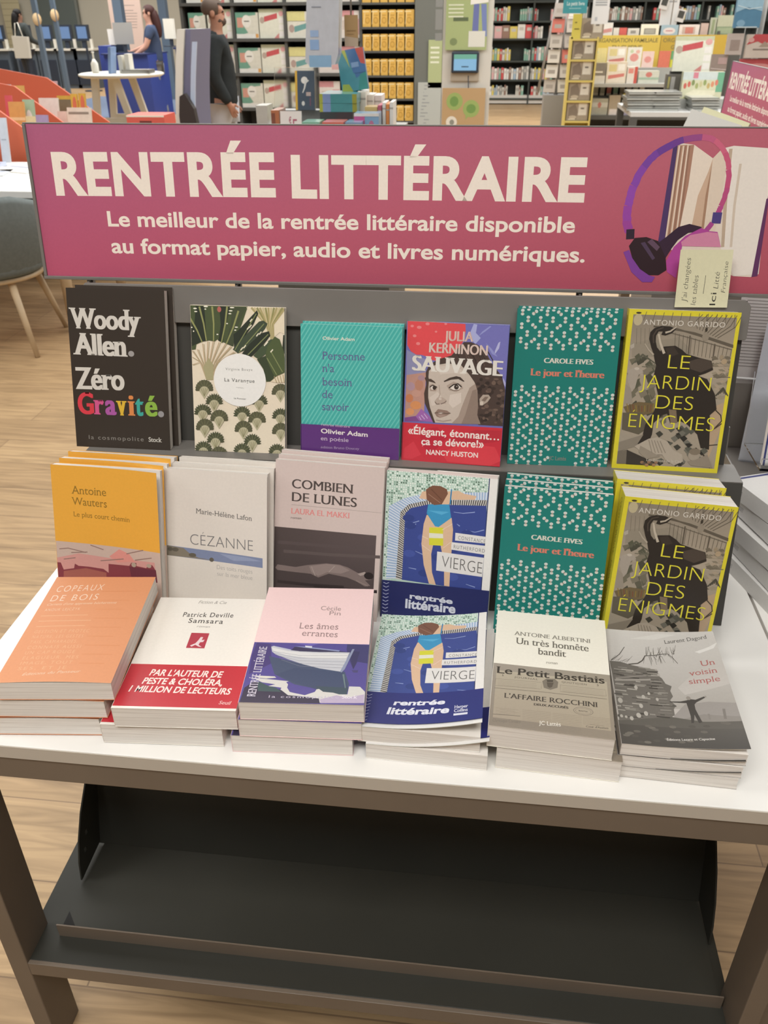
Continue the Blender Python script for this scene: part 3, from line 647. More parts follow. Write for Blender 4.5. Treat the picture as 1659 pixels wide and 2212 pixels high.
 ('p',[(653,999),(687,995),(679,938),(729,905),(679,861),(612,916),(636,965)],'a3a6d0'),
 ('p',[(876,799),(912,839),(921,887),(902,877),(873,819)],'b0b0d4'),
 ('p',[(708,919),(767,950),(824,985),(810,989),(739,949)],'8f92c6'),
 ('p',[(973,637),(1009,590),(999,574),(969,607)],'a8a6cc'),
 ('p',[(780,873),(838,837),(904,781),(848,799)],'8b8dc2'),
 ('p',[(6,800),(88,773),(203,738),(209,639),(13,617)],'8b8aac'),
 ('p',[(12,622),(209,649),(205,357),(135,334),(11,315)],'b58a7c'),
 ('e',59,543,42,31,'a98b96',12),
 ('e',143,556,43,41,'b27f68',12),
 ('e',50,457,39,31,'c07a55',12),
 ('e',117,409,57,31,'cd8a5a',12),
 ('e',62,361,43,26,'d29062',12),
 ('e',162,607,35,20,'a4848c',12),
 ('e',119,495,49,25,'bd9080',12),
 ('p',[(11,315),(121,330),(175,381),(302,300),(9,287)],'7d4a86'),
 ('p',[(122,328),(175,386),(257,339),(303,294),(159,299)],'9a62a4'),
 ('l',[(178,340),(216,311)],8,'c4a9cf'),
 ('l',[(206,352),(244,318)],8,'c4a9cf'),
 ('l',[(157,329),(180,304)],8,'c4a9cf'),
 ('p',[(2,1002),(572,996),(579,944),(561,876),(517,826),(451,775),(378,739),(316,732),(238,739),(195,762),(152,770),(103,769),(46,791),(8,834)],'d84c50'),
 ('e',78,900,19,10,'e08080',10),
 ('e',120,960,24,11,'e08080',10),
 ('e',288,935,13,7,'e08080',10),
 ('e',116,847,21,11,'e08080',10),
 ('e',201,986,21,10,'e08080',10),
 ('e',380,991,14,7,'e08080',10),
 ('e',50,967,17,9,'e08080',10),
 ('p',[(214,559),(205,649),(234,699),(315,742),(451,775),(516,831),(568,872),(636,874),(707,857),(794,797),(847,740),(958,647),(1002,549),(1020,295),(762,294),(726,308),(303,290),(255,359),(208,428),(197,498)],'4a3c36'),
 ('e',903,402,25,15,'5d4c43',9),
 ('e',940,343,13,11,'3b302b',9),
 ('e',985,436,26,8,'6b584d',9),
 ('e',848,562,21,12,'352b27',9),
 ('e',728,568,16,15,'5d4c43',9),
 ('e',923,593,24,8,'3b302b',9),
 ('e',883,603,13,14,'6b584d',9),
 ('e',780,570,26,14,'352b27',9),
 ('e',823,325,20,13,'5d4c43',9),
 ('e',799,331,24,16,'3b302b',9),
 ('e',961,549,17,9,'6b584d',9),
 ('e',758,618,18,12,'352b27',9),
 ('e',739,416,17,10,'5d4c43',9),
 ('e',947,489,17,12,'3b302b',9),
 ('e',904,626,27,7,'6b584d',9),
 ('e',940,369,13,14,'352b27',9),
 ('e',831,452,13,8,'5d4c43',9),
 ('e',794,326,15,14,'3b302b',9),
 ('e',990,339,18,10,'6b584d',9),
 ('e',879,389,14,14,'352b27',9),
 ('e',953,364,13,16,'5d4c43',9),
 ('e',752,528,22,15,'3b302b',9),
 ('e',835,338,21,10,'6b584d',9),
 ('e',806,583,14,9,'352b27',9),
 ('e',929,318,15,7,'5d4c43',9),
 ('e',992,474,18,9,'3b302b',9),
 ('e',899,373,19,11,'6b584d',9),
 ('e',759,337,13,12,'352b27',9),
 ('e',940,603,24,16,'5d4c43',9),
 ('e',907,387,14,10,'3b302b',9),
 ('e',782,362,17,11,'6b584d',9),
 ('e',1006,369,27,12,'352b27',9),
 ('e',868,404,20,10,'5d4c43',9),
 ('e',828,594,18,16,'3b302b',9),
 ('e',988,443,20,10,'6b584d',9),
 ('e',750,550,24,15,'352b27',9),
 ('e',836,384,24,13,'5d4c43',9),
 ('e',915,396,17,14,'3b302b',9),
 ('e',806,482,24,13,'6b584d',9),
 ('e',823,331,23,12,'352b27',9),
 ('e',737,459,16,13,'5d4c43',9),
 ('e',864,375,22,14,'3b302b',9),
 ('e',828,431,24,14,'6b584d',9),
 ('e',834,365,27,13,'352b27',9),
 ('e',1003,335,20,11,'5d4c43',9),
 ('e',786,365,27,11,'3b302b',9),
 ('e',921,409,24,9,'6b584d',9),
 ('e',940,456,22,11,'352b27',9),
 ('e',905,391,22,13,'5d4c43',9),
 ('e',730,586,19,12,'3b302b',9),
 ('e',796,416,21,7,'6b584d',9),
 ('e',848,569,13,8,'352b27',9),
 ('e',806,582,16,7,'5d4c43',9),
 ('e',851,518,22,13,'3b302b',9),
 ('e',807,344,13,11,'6b584d',9),
 ('e',803,507,14,14,'352b27',9),
 ('e',817,629,22,8,'5d4c43',9),
 ('e',871,533,21,15,'3b302b',9),
 ('e',944,510,25,12,'6b584d',9),
 ('e',819,595,21,12,'352b27',9),
 ('e',998,330,22,11,'5d4c43',9),
 ('e',951,646,14,12,'3b302b',9),
 ('e',883,598,22,15,'6b584d',9),
 ('e',830,501,15,9,'352b27',9),
 ('e',983,524,27,15,'5d4c43',9),
 ('e',882,559,27,12,'3b302b',9),
 ('e',836,538,28,11,'6b584d',9),
 ('e',807,485,15,12,'352b27',9),
 ('e',843,547,24,14,'5d4c43',9),
 ('e',737,464,16,15,'3b302b',9),
 ('l',[(731,826),(793,750)],9,'5d4c43'),
 ('l',[(794,827),(877,737)],9,'382e2a'),
 ('l',[(690,814),(777,752)],9,'5d4c43'),
 ('l',[(724,824),(802,742)],9,'382e2a'),
 ('l',[(582,813),(655,735)],9,'5d4c43'),
 ('l',[(720,816),(770,745)],9,'382e2a'),
 ('l',[(632,803),(728,729)],9,'5d4c43'),
 ('l',[(496,803),(567,722)],9,'382e2a'),
 ('l',[(709,814),(785,713)],9,'5d4c43'),
 ('l',[(610,818),(704,745)],9,'382e2a'),
 ('l',[(583,804),(635,712)],9,'5d4c43'),
 ('l',[(704,820),(770,719)],9,'382e2a'),
 ('l',[(770,830),(846,733)],9,'5d4c43'),
 ('l',[(644,821),(702,726)],9,'382e2a'),
 ('p',[(233,595),(236,660),(289,701),(414,720),(554,710),(642,645),(694,597),(727,539),(744,430),(742,364),(779,300),(324,291),(299,335),(263,400),(241,470)],'bfb1a4'),
 ('p',[(649,556),(702,587),(727,539),(744,430),(742,364),(779,300),(488,292),(554,346),(578,408),(613,485)],'9f8d80'),
 ('p',[(679,537),(719,549),(744,430),(742,364),(776,300),(587,294),(623,364),(651,451)],'8a786c'),
 ('p',[(318,693),(457,707),(556,681),(600,643),(488,654),(350,639)],'c9bcb0'),
 ('p',[(255,471),(330,514),(374,485),(336,423),(281,411)],'cabdb1'),
 ('p',[(458,498),(568,518),(574,448),(493,404),(449,438)],'cdc0b4'),
 ('p',[(229,555),(197,608),(231,630),(240,595),(238,510)],'4a3c36'),
 ('p',[(388,593),(443,618),(511,633),(553,627),(597,598),(584,596),(533,613),(464,606),(395,586)],'453932'),
 ('p',[(230,587),(226,604),(261,604),(297,587),(312,573),(277,580)],'4c3f37'),
 ('p',[(419,562),(486,594),(564,577),(587,549),(519,521),(448,529)],'a79689'),
 ('p',[(246,560),(284,569),(328,549),(316,518),(259,516)],'a28f82'),
 ('p',[(451,547),(488,570),(529,576),(565,558),(539,537),(490,534)],'d9cfc5'),
 ('e',518,556,24,18,'3a302a',16),
 ('e',522,560,6,4,'b9aea4',8),
 ('l',[(444,546),(488,572),(532,579),(569,558)],12,'332a25'),
 ('l',[(455,540),(498,529),(546,536)],6,'6d5c51'),
 ('p',[(254,543),(278,556),(318,548),(312,529),(273,527)],'d2c7bc'),
 ('e',299,542,18,15,'3a302a',16),
 ('l',[(250,543),(278,560),(325,547)],10,'332a25'),
 ('l',[(344,564),(359,500),(341,464)],10,'ab9b8e'),
 ('p',[(306,447),(333,474),(389,476),(425,460),(421,432),(385,438),(358,422),(322,428)],'b09f92'),
 ('l',[(311,442),(329,426),(357,429)],9,'6f5d52'),
 ('l',[(371,429),(406,439),(426,454)],8,'75635a'),
 ('e',362,465,16,8,'c9bcb0',10),
 ('p',[(312,361),(346,391),(381,389),(438,384),(475,366),(434,346),(371,328),(335,337)],'8c7468'),
 ('p',[(340,365),(376,370),(411,365),(376,358)],'e0d6cc'),
 ('l',[(312,361),(355,367),(426,362),(475,366)],6,'57463d'),
 ('p',[(341,350),(398,352),(440,354),(371,329)],'a18a7e'),
 ('l',[(330,311),(402,304),(485,318)],14,'a39387'),
 ('p',[(753,480),(785,512),(840,514),(863,494),(838,464),(785,434),(760,435)],'a99a8c'),
 ('p',[(774,471),(807,498),(841,499),(810,463)],'7b6a5e'),
 ('e',777,451,18,14,'c5b8aa',10),
 ('t','JULIA',375,650,876,67,'d5c3b8','s',877),
 ('t','JULIA',383,658,878,66,'c9a79c','s'),
 ('t','KERNINON',228,798,790,68,'d5c3b8','s',787),
 ('t','KERNINON',236,806,791,68,'cbb3a8','s',788),
 ('t','SAUVAGE',64,965,659,106,'d9d3c9','fD',648)],
'sauva_band': [('r',0,0,1000,1000,'c4323f'),
 ('p',[(163,232),(348,260),(453,188),(358,106),(260,60),(189,150)],'b82a3c'),
 ('p',[(19,90),(111,146),(195,51),(103,15),(16,16)],'cf3d4a'),
 ('p',[(453,172),(730,257),(995,264),(982,187),(739,150)],'b52f3c'),
 ('p',[(403,77),(597,148),(937,144),(1010,44),(894,2),(465,12)],'d23f49'),
 ('t','«Élégant, étonnant…',51,974,201,52,'e8d9d2','sB',194),
 ('t','ça se dévore!»',192,827,125,52,'e8d9d2','sB',132),
 ('t','NANCY HUSTON',246,774,56,35,'e8d9d2','sB')],
'green': [('t','CAROLE FIVES',286,766,668,31,'d2cfc2','fD',667),
 ('t',"Le jour et l'heure",162,885,586,44,'d07c68','fD',583),
 ('t','JC Lattès',416,588,36,26,'7f8078','fb',37)],
'garri': [('r',0,0,1000,1000,'d3c535'),
 ('r',38,30,966,968,'9c907f'),
 ('g',38,600,966,968,['a39685','a99b88','8f8474','857b6c']),
 ('p',[(52,796),(217,820),(353,823),(471,842),(574,783),(599,733),(68,709)],'8e8474'),
 ('l',[(155,987),(135,934)],5,'62594d'),
 ('l',[(235,987),(217,931)],5,'62594d'),
 ('l',[(314,986),(300,929)],5,'62594d'),
 ('l',[(393,987),(382,926)],5,'62594d'),
 ('l',[(472,987),(464,924)],5,'62594d'),
 ('l',[(551,987),(545,921)],5,'62594d'),
 ('l',[(629,987),(627,918)],5,'62594d'),
 ('l',[(708,987),(709,916)],5,'62594d'),
 ('l',[(786,987),(790,913)],5,'62594d'),
 ('l',[(864,987),(871,911)],5,'62594d'),
 ('l',[(942,987),(952,908)],5,'62594d'),
 ('l',[(626,896),(608,945),(660,982)],6,'5c5347'),
 ('l',[(650,889),(652,941),(704,982)],6,'5c5347'),
 ('l',[(674,883),(697,937),(747,982)],6,'5c5347'),
 ('l',[(698,876),(741,933),(790,982)],6,'5c5347'),
 ('l',[(721,870),(785,929),(833,982)],6,'5c5347'),
 ('l',[(745,864),(830,925),(876,982)],6,'5c5347'),
 ('l',[(769,857),(873,921),(919,982)],6,'5c5347'),
 ('l',[(794,850),(918,918),(962,982)],6,'5c5347'),
 ('l',[(818,844),(962,913),(1005,982)],6,'5c5347'),
 ('l',[(232,901),(440,886),(609,870),(969,804)],14,'5f564a'),
 ('l',[(415,896),(650,856),(971,794)],14,'5f564a'),
 ('l',[(374,869),(578,839),(959,779)],8,'6a6154'),
 ('l',[(436,868),(449,760)],4.5,'665d50'),
 ('l',[(473,862),(485,756)],4.5,'665d50'),
 ('l',[(511,856),(521,752)],4.5,'665d50'),
 ('l',[(548,850),(557,747)],4.5,'665d50'),
 ('l',[(586,844),(593,744)],4.5,'665d50'),
 ('l',[(623,838),(628,739)],4.5,'665d50'),
 ('l',[(660,832),(664,735)],4.5,'665d50'),
 ('l',[(698,826),(700,731)],4.5,'665d50'),
 ('l',[(735,819),(735,727)],4.5,'665d50'),
 ('l',[(773,813),(771,723)],4.5,'665d50'),
 ('l',[(810,807),(807,719)],4.5,'665d50'),
 ('l',[(848,801),(843,715)],4.5,'665d50'),
 ('l',[(885,795),(879,711)],4.5,'665d50'),
 ('l',[(922,789),(914,706)],4.5,'665d50'),
 ('l',[(960,783),(949,702)],4.5,'665d50'),
 ('l',[(571,854),(578,743)],12,'5d5448'),
 ('l',[(802,810),(805,709)],12,'5d5448'),
 ('l',[(82,887),(95,791)],4,'72695b'),
 ('l',[(120,888),(134,792)],4,'72695b'),
 ('l',[(158,889),(172,793)],4,'72695b'),
 ('l',[(196,890),(210,795)],4,'72695b'),
 ('e',85,937,41,35,'b6a988',16),
 ('e',85,978,25,6,'3d362e',10),
 ('e',711,850,31,25,'8d8272',14),
 ('l',[(694,982),(710,882)],4,'50473d'),
 ('e',709,892,12,13,'3f382f',8),
 ('p',[(192,496),(255,516),(264,487),(222,461)],'5d594a'),
 ('p',[(105,513),(157,537),(164,504),(134,483)],'6e6857'),
 ('p',[(97,390),(154,403),(184,382),(128,348)],'4a483c'),
 ('p',[(258,475),(293,487),(331,466),(287,448)],'7b7362'),
 ('p',[(87,623),(116,641),(157,614),(117,584)],'565545'),
 ('p',[(218,463),(265,486),(289,455),(247,434)],'5d594a'),
 ('p',[(394,321),(454,345),(461,313),(423,292)],'6e6857'),
 ('p',[(106,692),(163,710),(187,684),(134,661)],'4a483c'),
 ('p',[(370,383),(399,397),(455,375),(400,349)],'7b7362'),
 ('p',[(343,567),(372,588),(422,558),(371,537)],'565545'),
 ('p',[(62,585),(126,609),(122,576),(90,556)],'5d594a'),
 ('p',[(47,695),(106,709),(120,686),(76,663)],'6e6857'),
 ('p',[(122,422),(155,444),(182,414),(152,390)],'4a483c'),
 ('p',[(97,611),(161,636),(162,603),(127,572)],'7b7362'),
 ('p',[(105,561),(165,583),(164,552),(135,520)],'565545'),
 ('p',[(96,616),(154,633),(161,607),(124,589)],'5d594a'),
 ('p',[(80,483),(117,504),(149,475),(109,450)],'6e6857'),
 ('p',[(343,531),(391,557),(404,523),(371,504)],'4a483c'),
 ('p',[(353,394),(391,409),(432,386),(384,354)],'7b7362'),
 ('p',[(140,332),(203,355),(210,324),(169,304)],'565545'),
 ('p',[(92,325),(129,348),(157,317),(122,286)],'5d594a'),
 ('p',[(217,605),(250,628),(275,596),(245,576)],'6e6857'),
 ('p',[(246,377),(299,393),(332,368),(275,347)],'4a483c'),
 ('p',[(38,610),(82,622),(97,601),(65,579)],'7b7362'),
 ('p',[(197,670),(237,695),(283,662),(227,635)],'565545'),
 ('p',[(267,488),(302,500),(324,479),(299,448)],'5d594a'),
 ('p',[(299,332),(328,354),(371,324),(330,294)],'6e6857'),
 ('p',[(183,313),(213,333),(262,305),(213,272)],'4a483c'),
 ('p',[(291,439),(348,466),(358,431),(321,403)],'7b7362'),
 ('p',[(354,372),(397,397),(437,364),(385,337)],'565545'),
 ('p',[(232,569),(282,591),(290,561),(262,534)],'5d594a'),
 ('p',[(384,369),(440,388),(463,361),(414,334)],'6e6857'),
 ('p',[(208,381),(239,405),(266,372),(238,346)],'4a483c'),
 ('p',[(176,629),(230,649),(251,621),(207,590)],'7b7362'),
 ('p',[(92,715),(130,737),(153,707),(119,688)],'565545'),
 ('p',[(339,459),(383,485),(406,450),(370,423)],'5d594a'),
 ('p',[(104,546),(161,572),(187,538),(132,514)],'6e6857'),
 ('p',[(214,596),(247,615),(296,588),(245,557)],'4a483c'),
 ('p',[(302,337),(341,352),(372,329),(331,307)],'7b7362'),
 ('p',[(107,553),(159,572),(173,544),(137,514)],'565545'),
 ('p',[(347,544),(379,556),(430,536),(375,518)],'5d594a'),
 ('p',[(272,494),(311,518),(329,485),(300,466)],'6e6857'),
 ('p',[(154,711),(214,727),(213,703),(181,686)],'4a483c'),
 ('p',[(238,544),(289,566),(319,535),(268,503)],'7b7362'),
 ('p',[(237,644),(283,658),(293,635),(266,611)],'565545'),
 ('p',[(244,652),(282,669),(321,644),(274,619)],'5d594a'),
 ('p',[(256,416),(299,441),(341,409),(285,389)],'6e6857'),
 ('p',[(353,434),(385,452),(428,425),(384,394)],'4a483c'),
 ('p',[(169,491),(229,516),(254,483),(198,459)],'7b7362'),
 ('p',[(227,641),(281,666),(302,633),(257,605)],'565545'),
 ('p',[(142,353),(207,382),(216,345),(172,315)],'5d594a'),
 ('p',[(176,350),(238,369),(235,342),(206,317)],'6e6857'),
 ('p',[(237,411),(285,424),(319,403),(266,384)],'4a483c'),
 ('p',[(270,655),(309,679),(330,647),(298,628)],'7b7362'),
 ('p',[(224,429),(284,453),(309,421),(253,396)],'565545'),
 ('p',[(309,691),(345,710),(373,683),(339,655)],'5d594a'),
 ('p',[(246,512),(307,534),(312,504),(276,481)],'6e6857'),
 ('p',[(340,359),(374,385),(426,351),(369,325)],'4a483c'),
 ('p',[(202,642),(251,662),(277,634),(231,617)],'7b7362'),
 ('p',[(348,518),(390,543),(421,510),(378,485)],'565545'),
 ('l',[(163,732),(76,664)],9,'5a584a'),
 ('l',[(163,732),(103,676)],9,'5a584a'),
 ('l',[(163,732),(130,688)],9,'5a584a'),
 ('l',[(163,732),(157,700)],9,'5a584a'),
 ('l',[(163,732),(184,712)],9,'5a584a'),
 ('l',[(163,732),(215,702)],9,'5a584a'),
 ('l',[(163,732),(246,691)],9,'5a584a'),
 ('l',[(163,732),(278,681)],9,'5a584a'),
 ('l',[(163,732),(309,670)],9,'5a584a'),
 ('l',[(278,653),(170,655)],8,'6b6757'),
 ('l',[(278,653),(199,664)],8,'6b6757'),
 ('l',[(278,653),(229,672)],8,'6b6757'),
 ('l',[(278,653),(258,681)],8,'6b6757'),
 ('l',[(278,653),(287,689)],8,'6b6757'),
 ('l',[(278,653),(319,682)],8,'6b6757'),
 ('l',[(278,653),(351,675)],8,'6b6757'),
 ('l',[(278,653),(383,669)],8,'6b6757'),
 ('p',[(47,626),(101,648),(173,640),(192,619),(148,603),(131,523),(105,496),(54,563)],'a2978a'),
 ('p',[(42,542),(93,517),(124,429),(48,416)],'94897b'),
 ('e',126,641,23,9,'b9ae9f',10),
 ('p',[(40,780),(75,796),(80,771),(51,760)],'aaa092'),
 ('p',[(888,724),(924,733),(958,716),(914,709)],'837967'),
 ('p',[(893,485),(927,501),(963,477),(919,470)],'938874'),
 ('p',[(839,614),(876,617),(909,606),(865,600)],'6f6656'),
 ('p',[(887,523),(923,538),(958,515),(914,509)],'a3937e'),
 ('p',[(866,657),(902,660),(936,648),(892,642)],'837967'),
 ('p',[(926,495),(964,498),(966,487),(953,480)],'938874'),
 ('p',[(901,735),(938,740),(966,727),(927,721)],'6f6656'),
 ('p',[(844,557),(881,563),(915,548),(870,542)],'a3937e'),
 ('p',[(862,575),(900,578),(933,567),(889,561)],'837967'),
 ('p',[(898,709),(934,718),(966,701),(924,695)],'938874'),
 ('p',[(820,687),(856,696),(890,679),(846,673)],'6f6656'),
 ('p',[(862,641),(898,648),(932,632),(889,626)],'a3937e'),
 ('p',[(865,698),(903,703),(935,690),(892,684)],'837967'),
 ('p',[(912,572),(948,581),(966,564),(938,557)],'938874'),
 ('p',[(948,580),(966,595),(966,572),(966,565)],'6f6656'),
 ('p',[(848,543),(883,556),(918,534),(874,528)],'a3937e'),
 ('p',[(939,659),(966,665),(966,651),(965,644)],'837967'),
 ('p',[(937,685),(966,701),(966,677),(963,670)],'938874'),
 ('p',[(926,707),(963,711),(966,699),(952,692)],'6f6656'),
 ('p',[(906,673),(943,676),(966,665),(931,659)],'a3937e'),
 ('p',[(934,631),(966,644),(966,622),(959,616)],'837967'),
 ('p',[(810,632),(845,644),(880,624),(836,618)],'938874'),
 ('p',[(780,685),(815,697),(849,677),(806,671)],'6f6656'),
 ('p',[(966,485),(966,488),(966,477),(966,470)],'a3937e'),
 ('p',[(896,539),(933,548),(966,531),(923,524)],'837967'),
 ('p',[(894,691),(932,694),(964,683),(921,677)],'938874'),
 ('p',[(785,729),(821,738),(855,720),(812,714)],'6f6656'),
 ('p',[(887,590),(924,593),(957,582),(913,575)],'a3937e'),
 ('p',[(808,685),(844,699),(878,677),(835,671)],'837967'),
 ('p',[(966,496),(966,499),(966,488),(966,481)],'938874'),
 ('p',[(831,485),(867,493),(901,476),(857,470)],'6f6656'),
 ('p',[(916,655),(952,663),(966,647),(942,641)],'a3937e'),
 ('p',[(879,627),(915,637),(949,619),(905,612)],'837967'),
 ('p',[(807,552),(843,566),(878,544),(834,537)],'938874'),
 ('p',[(822,619),(858,631),(893,611),(849,604)],'6f6656'),
 ('p',[(846,688),(883,692),(916,680),(872,674)],'a3937e'),
 ('l',[(936,548),(865,485)],9,'4c483d'),
 ('l',[(936,548),(882,493)],9,'4c483d'),
 ('l',[(936,548),(899,501)],9,'4c483d'),
 ('l',[(936,548),(916,509)],9,'4c483d'),
 ('l',[(936,548),(932,516)],9,'4c483d'),
 ('l',[(936,548),(952,510)],9,'4c483d'),
 ('l',[(936,548),(972,503)],9,'4c483d'),
 ('l',[(936,548),(991,496)],9,'4c483d'),
 ('l',[(877,608),(831,608)],8,'6f6757'),
 ('l',[(877,608),(855,617)],8,'6f6757'),
 ('l',[(877,608),(879,626)],8,'6f6757'),
 ('l',[(877,608),(903,634)],8,'6f6757'),
 ('l',[(877,608),(930,627)],8,'6f6757'),
 ('l',[(877,608),(958,620)],8,'6f6757'),
 ('l',[(877,608),(985,612)],8,'6f6757'),
 ('e',908,706,26,17,'a89377',12),
 ('e',880,731,18,15,'97876f',10),
 ('p',[(857,420),(964,455),(966,286),(891,77),(864,282)],'ad957a'),
 ('p',[(43,399),(178,435),(328,429),(331,371),(240,352),(81,358)],'6d5d42'),
 ('l',[(95,369),(71,421)],8,'8a7338'),
 ('l',[(121,370),(99,419)],8,'5d4a34'),
 ('l',[(145,370),(128,417)],8,'7a4a34'),
 ('l',[(171,371),(157,414)],8,'8a7338'),
 ('l',[(196,372),(185,412)],8,'5d4a34'),
 ('l',[(221,373),(214,410)],8,'7a4a34'),
 ('l',[(246,374),(242,414)],8,'8a7338'),
 ('l',[(271,374),(269,418)],8,'5d4a34'),
 ('l',[(296,375),(297,422)],8,'7a4a34'),
 ('l',[(320,376),(323,426)],8,'8a7338'),
 ('p',[(42,362),(222,368),(301,273),(215,227),(52,254)],'5e5748'),
 ('p',[(263,735),(233,775),(206,825),(208,865),(242,891),(299,905),(383,904),(438,891),(406,865),(349,849),(310,853),(321,873),(283,872),(265,846),(268,811),(286,776),(321,752),(346,782),(451,790),(516,767),(560,743),(693,721),(794,708),(821,653),(758,630),(693,613),(780,595),(869,504),(905,411),(851,372),(869,293),(891,153),(811,161),(762,246),(656,307),(589,326),(499,307),(456,370),(411,358),(343,307),(341,232),(314,165),(195,166),(206,194),(255,229),(267,294),(330,376),(360,467),(288,601),(299,664),(276,704)],'302a25'),
 ('p',[(591,698),(678,720),(786,708),(814,668),(712,634),(616,652)],'4b4139'),
 ('p',[(363,773),(437,785),(491,741),(404,718)],'3d352e'),
 ('l',[(251,801),(239,846),(266,881),(324,896)],12,'4a4139'),
 ('l',[(286,857),(312,802),(358,740)],[16,24],'b9ad9b'),
 ('l',[(345,866),(388,875),(440,904)],[18,12],'b1a594'),
 ('l',[(171,796),(213,759),(264,730)],[8,16],'a99d8c'),
 ('l',[(898,405),(951,375),(967,339),(915,294)],9,'3a322b'),
 ('l',[(859,266),(923,295),(970,323)],10,'4a3d31'),
 ('l',[(885,180),(962,188)],8,'3e352c'),
 ('l',[(764,160),(870,103),(924,34)],12,'3b332b'),
 ('p',[(467,397),(537,394),(561,315),(499,312)],'7b6a55'),
 ('p',[(573,279),(608,300),(644,276),(610,254)],'57564c'),
 ('p',[(731,128),(766,148),(802,125),(768,102)],'3f3d35'),
 ('p',[(641,193),(678,208),(713,190),(678,167)],'6c695e'),
 ('p',[(613,60),(649,79),(685,56),(650,33)],'2f2d28'),
 ('p',[(501,72),(538,90),(573,69),(538,46)],'57564c'),
 ('p',[(725,103),(763,113),(797,99),(762,76)],'3f3d35'),
 ('p',[(781,89),(816,106),(852,87),(818,63)],'6c695e'),
 ('p',[(719,113),(756,124),(790,111),(755,87)],'2f2d28'),
 ('p',[(667,270),(704,278),(738,267),(704,244)],'57564c'),
 ('p',[(554,280),(591,289),(625,277),(590,254)],'3f3d35'),
 ('p',[(656,144),(694,150),(727,141),(693,118)],'6c695e'),
 ('p',[(791,139),(829,148),(863,136),(828,113)],'2f2d28'),
 ('p',[(663,156),(699,169),(734,153),(699,130)],'57564c'),
 ('p',[(564,54),(600,69),(636,51),(601,30)],'3f3d35'),
 ('p',[(689,113),(724,136),(761,110),(726,87)],'6c695e'),
 ('p',[(385,136),(421,153),(456,133),(421,110)],'2f2d28'),
 ('p',[(479,188),(517,191),(550,185),(515,162)],'57564c'),
 ('p',[(450,193),(489,197),(522,190),(487,167)],'3f3d35'),
 ('p',[(498,73),(535,86),(570,70),(535,47)],'6c695e'),
 ('p',[(614,63),(651,77),(686,60),(651,37)],'2f2d28'),
 ('p',[(812,146),(847,165),(883,143),(849,120)],'57564c'),
 ('p',[(408,141),(444,159),(480,138),(444,115)],'3f3d35'),
 ('p',[(408,64),(447,69),(480,61),(445,38)],'6c695e'),
 ('p',[(562,244),(599,256),(633,241),(599,218)],'2f2d28'),
 ('p',[(618,271),(653,293),(689,268),(654,245)],'57564c'),
 ('p',[(556,162),(592,177),(628,159),(593,136)],'3f3d35'),
 ('p',[(521,216),(557,232),(593,213),(558,190)],'6c695e'),
 ('p',[(606,219),(642,237),(677,217),(643,194)],'2f2d28'),
 ('p',[(478,277),(517,283),(550,273),(515,251)],'57564c'),
 ('p',[(374,240),(410,258),(446,238),(411,215)],'3f3d35'),
 ('p',[(559,77),(595,95),(631,74),(596,51)],'6c695e'),
 ('p',[(413,51),(449,73),(485,48),(450,30)],'2f2d28'),
 ('p',[(420,70),(458,81),(492,67),(457,44)],'57564c'),
 ('p',[(601,61),(639,68),(673,58),(638,35)],'3f3d35'),
 ('p',[(620,70),(656,88),(691,67),(657,44)],'6c695e'),
 ('p',[(597,60),(633,79),(669,57),(634,33)],'2f2d28'),
 ('p',[(618,258),(653,273),(688,255),(654,232)],'57564c'),
 ('p',[(557,236),(596,238),(628,233),(593,210)],'3f3d35'),
 ('p',[(585,255),(622,266),(656,252),(621,229)],'6c695e'),
 ('p',[(661,183),(699,189),(732,179),(697,157)],'2f2d28'),
 ('p',[(38,243),(174,193),(185,171),(42,172)],'9a8f7f'),
 ('p',[(38,172),(262,229),(205,151),(44,112)],'83796b'),
 ('p',[(38,111),(130,126),(130,32),(42,30)],'6d6457'),
 ('p',[(122,125),(323,72),(423,48),(395,30),(130,30)],'37312b'),
 ('p',[(189,150),(315,204),(391,217),(491,194),(556,141),(649,112),(665,68),(584,38),(498,73),(460,105),(381,102),(276,109)],'a89c8c'),
 ('p',[(244,157),(379,113),(446,93),(315,72),(236,113)],'8f8475'),
 ('l',[(316,198),(364,112)],7,'857a6c'),
 ('l',[(343,197),(395,114)],7,'857a6c'),
 ('l',[(370,196),(426,115)],7,'857a6c'),
 ('l',[(397,194),(458,116)],7,'857a6c'),
 ('l',[(424,193),(489,117)],7,'857a6c'),
 ('e',759,110,55,34,'9b8f7f',16),
 ('e',762,135,54,22,'7b6f5f',12),
 ('p',[(704,70),(780,84),(883,120),(948,35),(742,44)],'8b7f70'),
 ('e',280,48,19,10,'8a6a50',8),
 ('e',303,40,19,10,'5e4f40',8),
 ('e',327,32,19,10,'a07a58',8),
 ('e',346,51,19,10,'8a6a50',8),
 ('e',370,43,19,10,'5e4f40',8),
 ('e',394,35,18,10,'a07a58',8),
 ('e',413,53,18,10,'8a6a50',8),
 ('t','ANTONIO GARRIDO',138,871,910,30,'ccc4b8','sbw',909),
 ('t','LE',405,605,651,85,'d9cf3e','sl',649),
 ('t','JARDIN',174,820,522,86,'d9cf3e','sl',521),
 ('t','DES',338,684,398,87,'d9cf3e','sl',396),
 ('t','ÉNIGMES',108,906,272,89,'d9cf3e','sl',270),
 ('t','Les Presses de la Cité',318,652,58,17,'b9b0a2','fb',57)],
'waute': [('t','Antoine',178,502,821,50,'8a6a2a','f',820),
 ('t','Wauters',175,503,749,49,'8a6a2a','f',746),
 ('t','Le plus court chemin',183,717,674,31,'8a6a2a','f',665),
 ('p',[(0,504),(1000,486),(1000,0),(0,0)],'bda79a'),
 ('p',[(-6,390),(208,430),(499,415),(941,418),(948,310),(-11,269)],'c69088'),
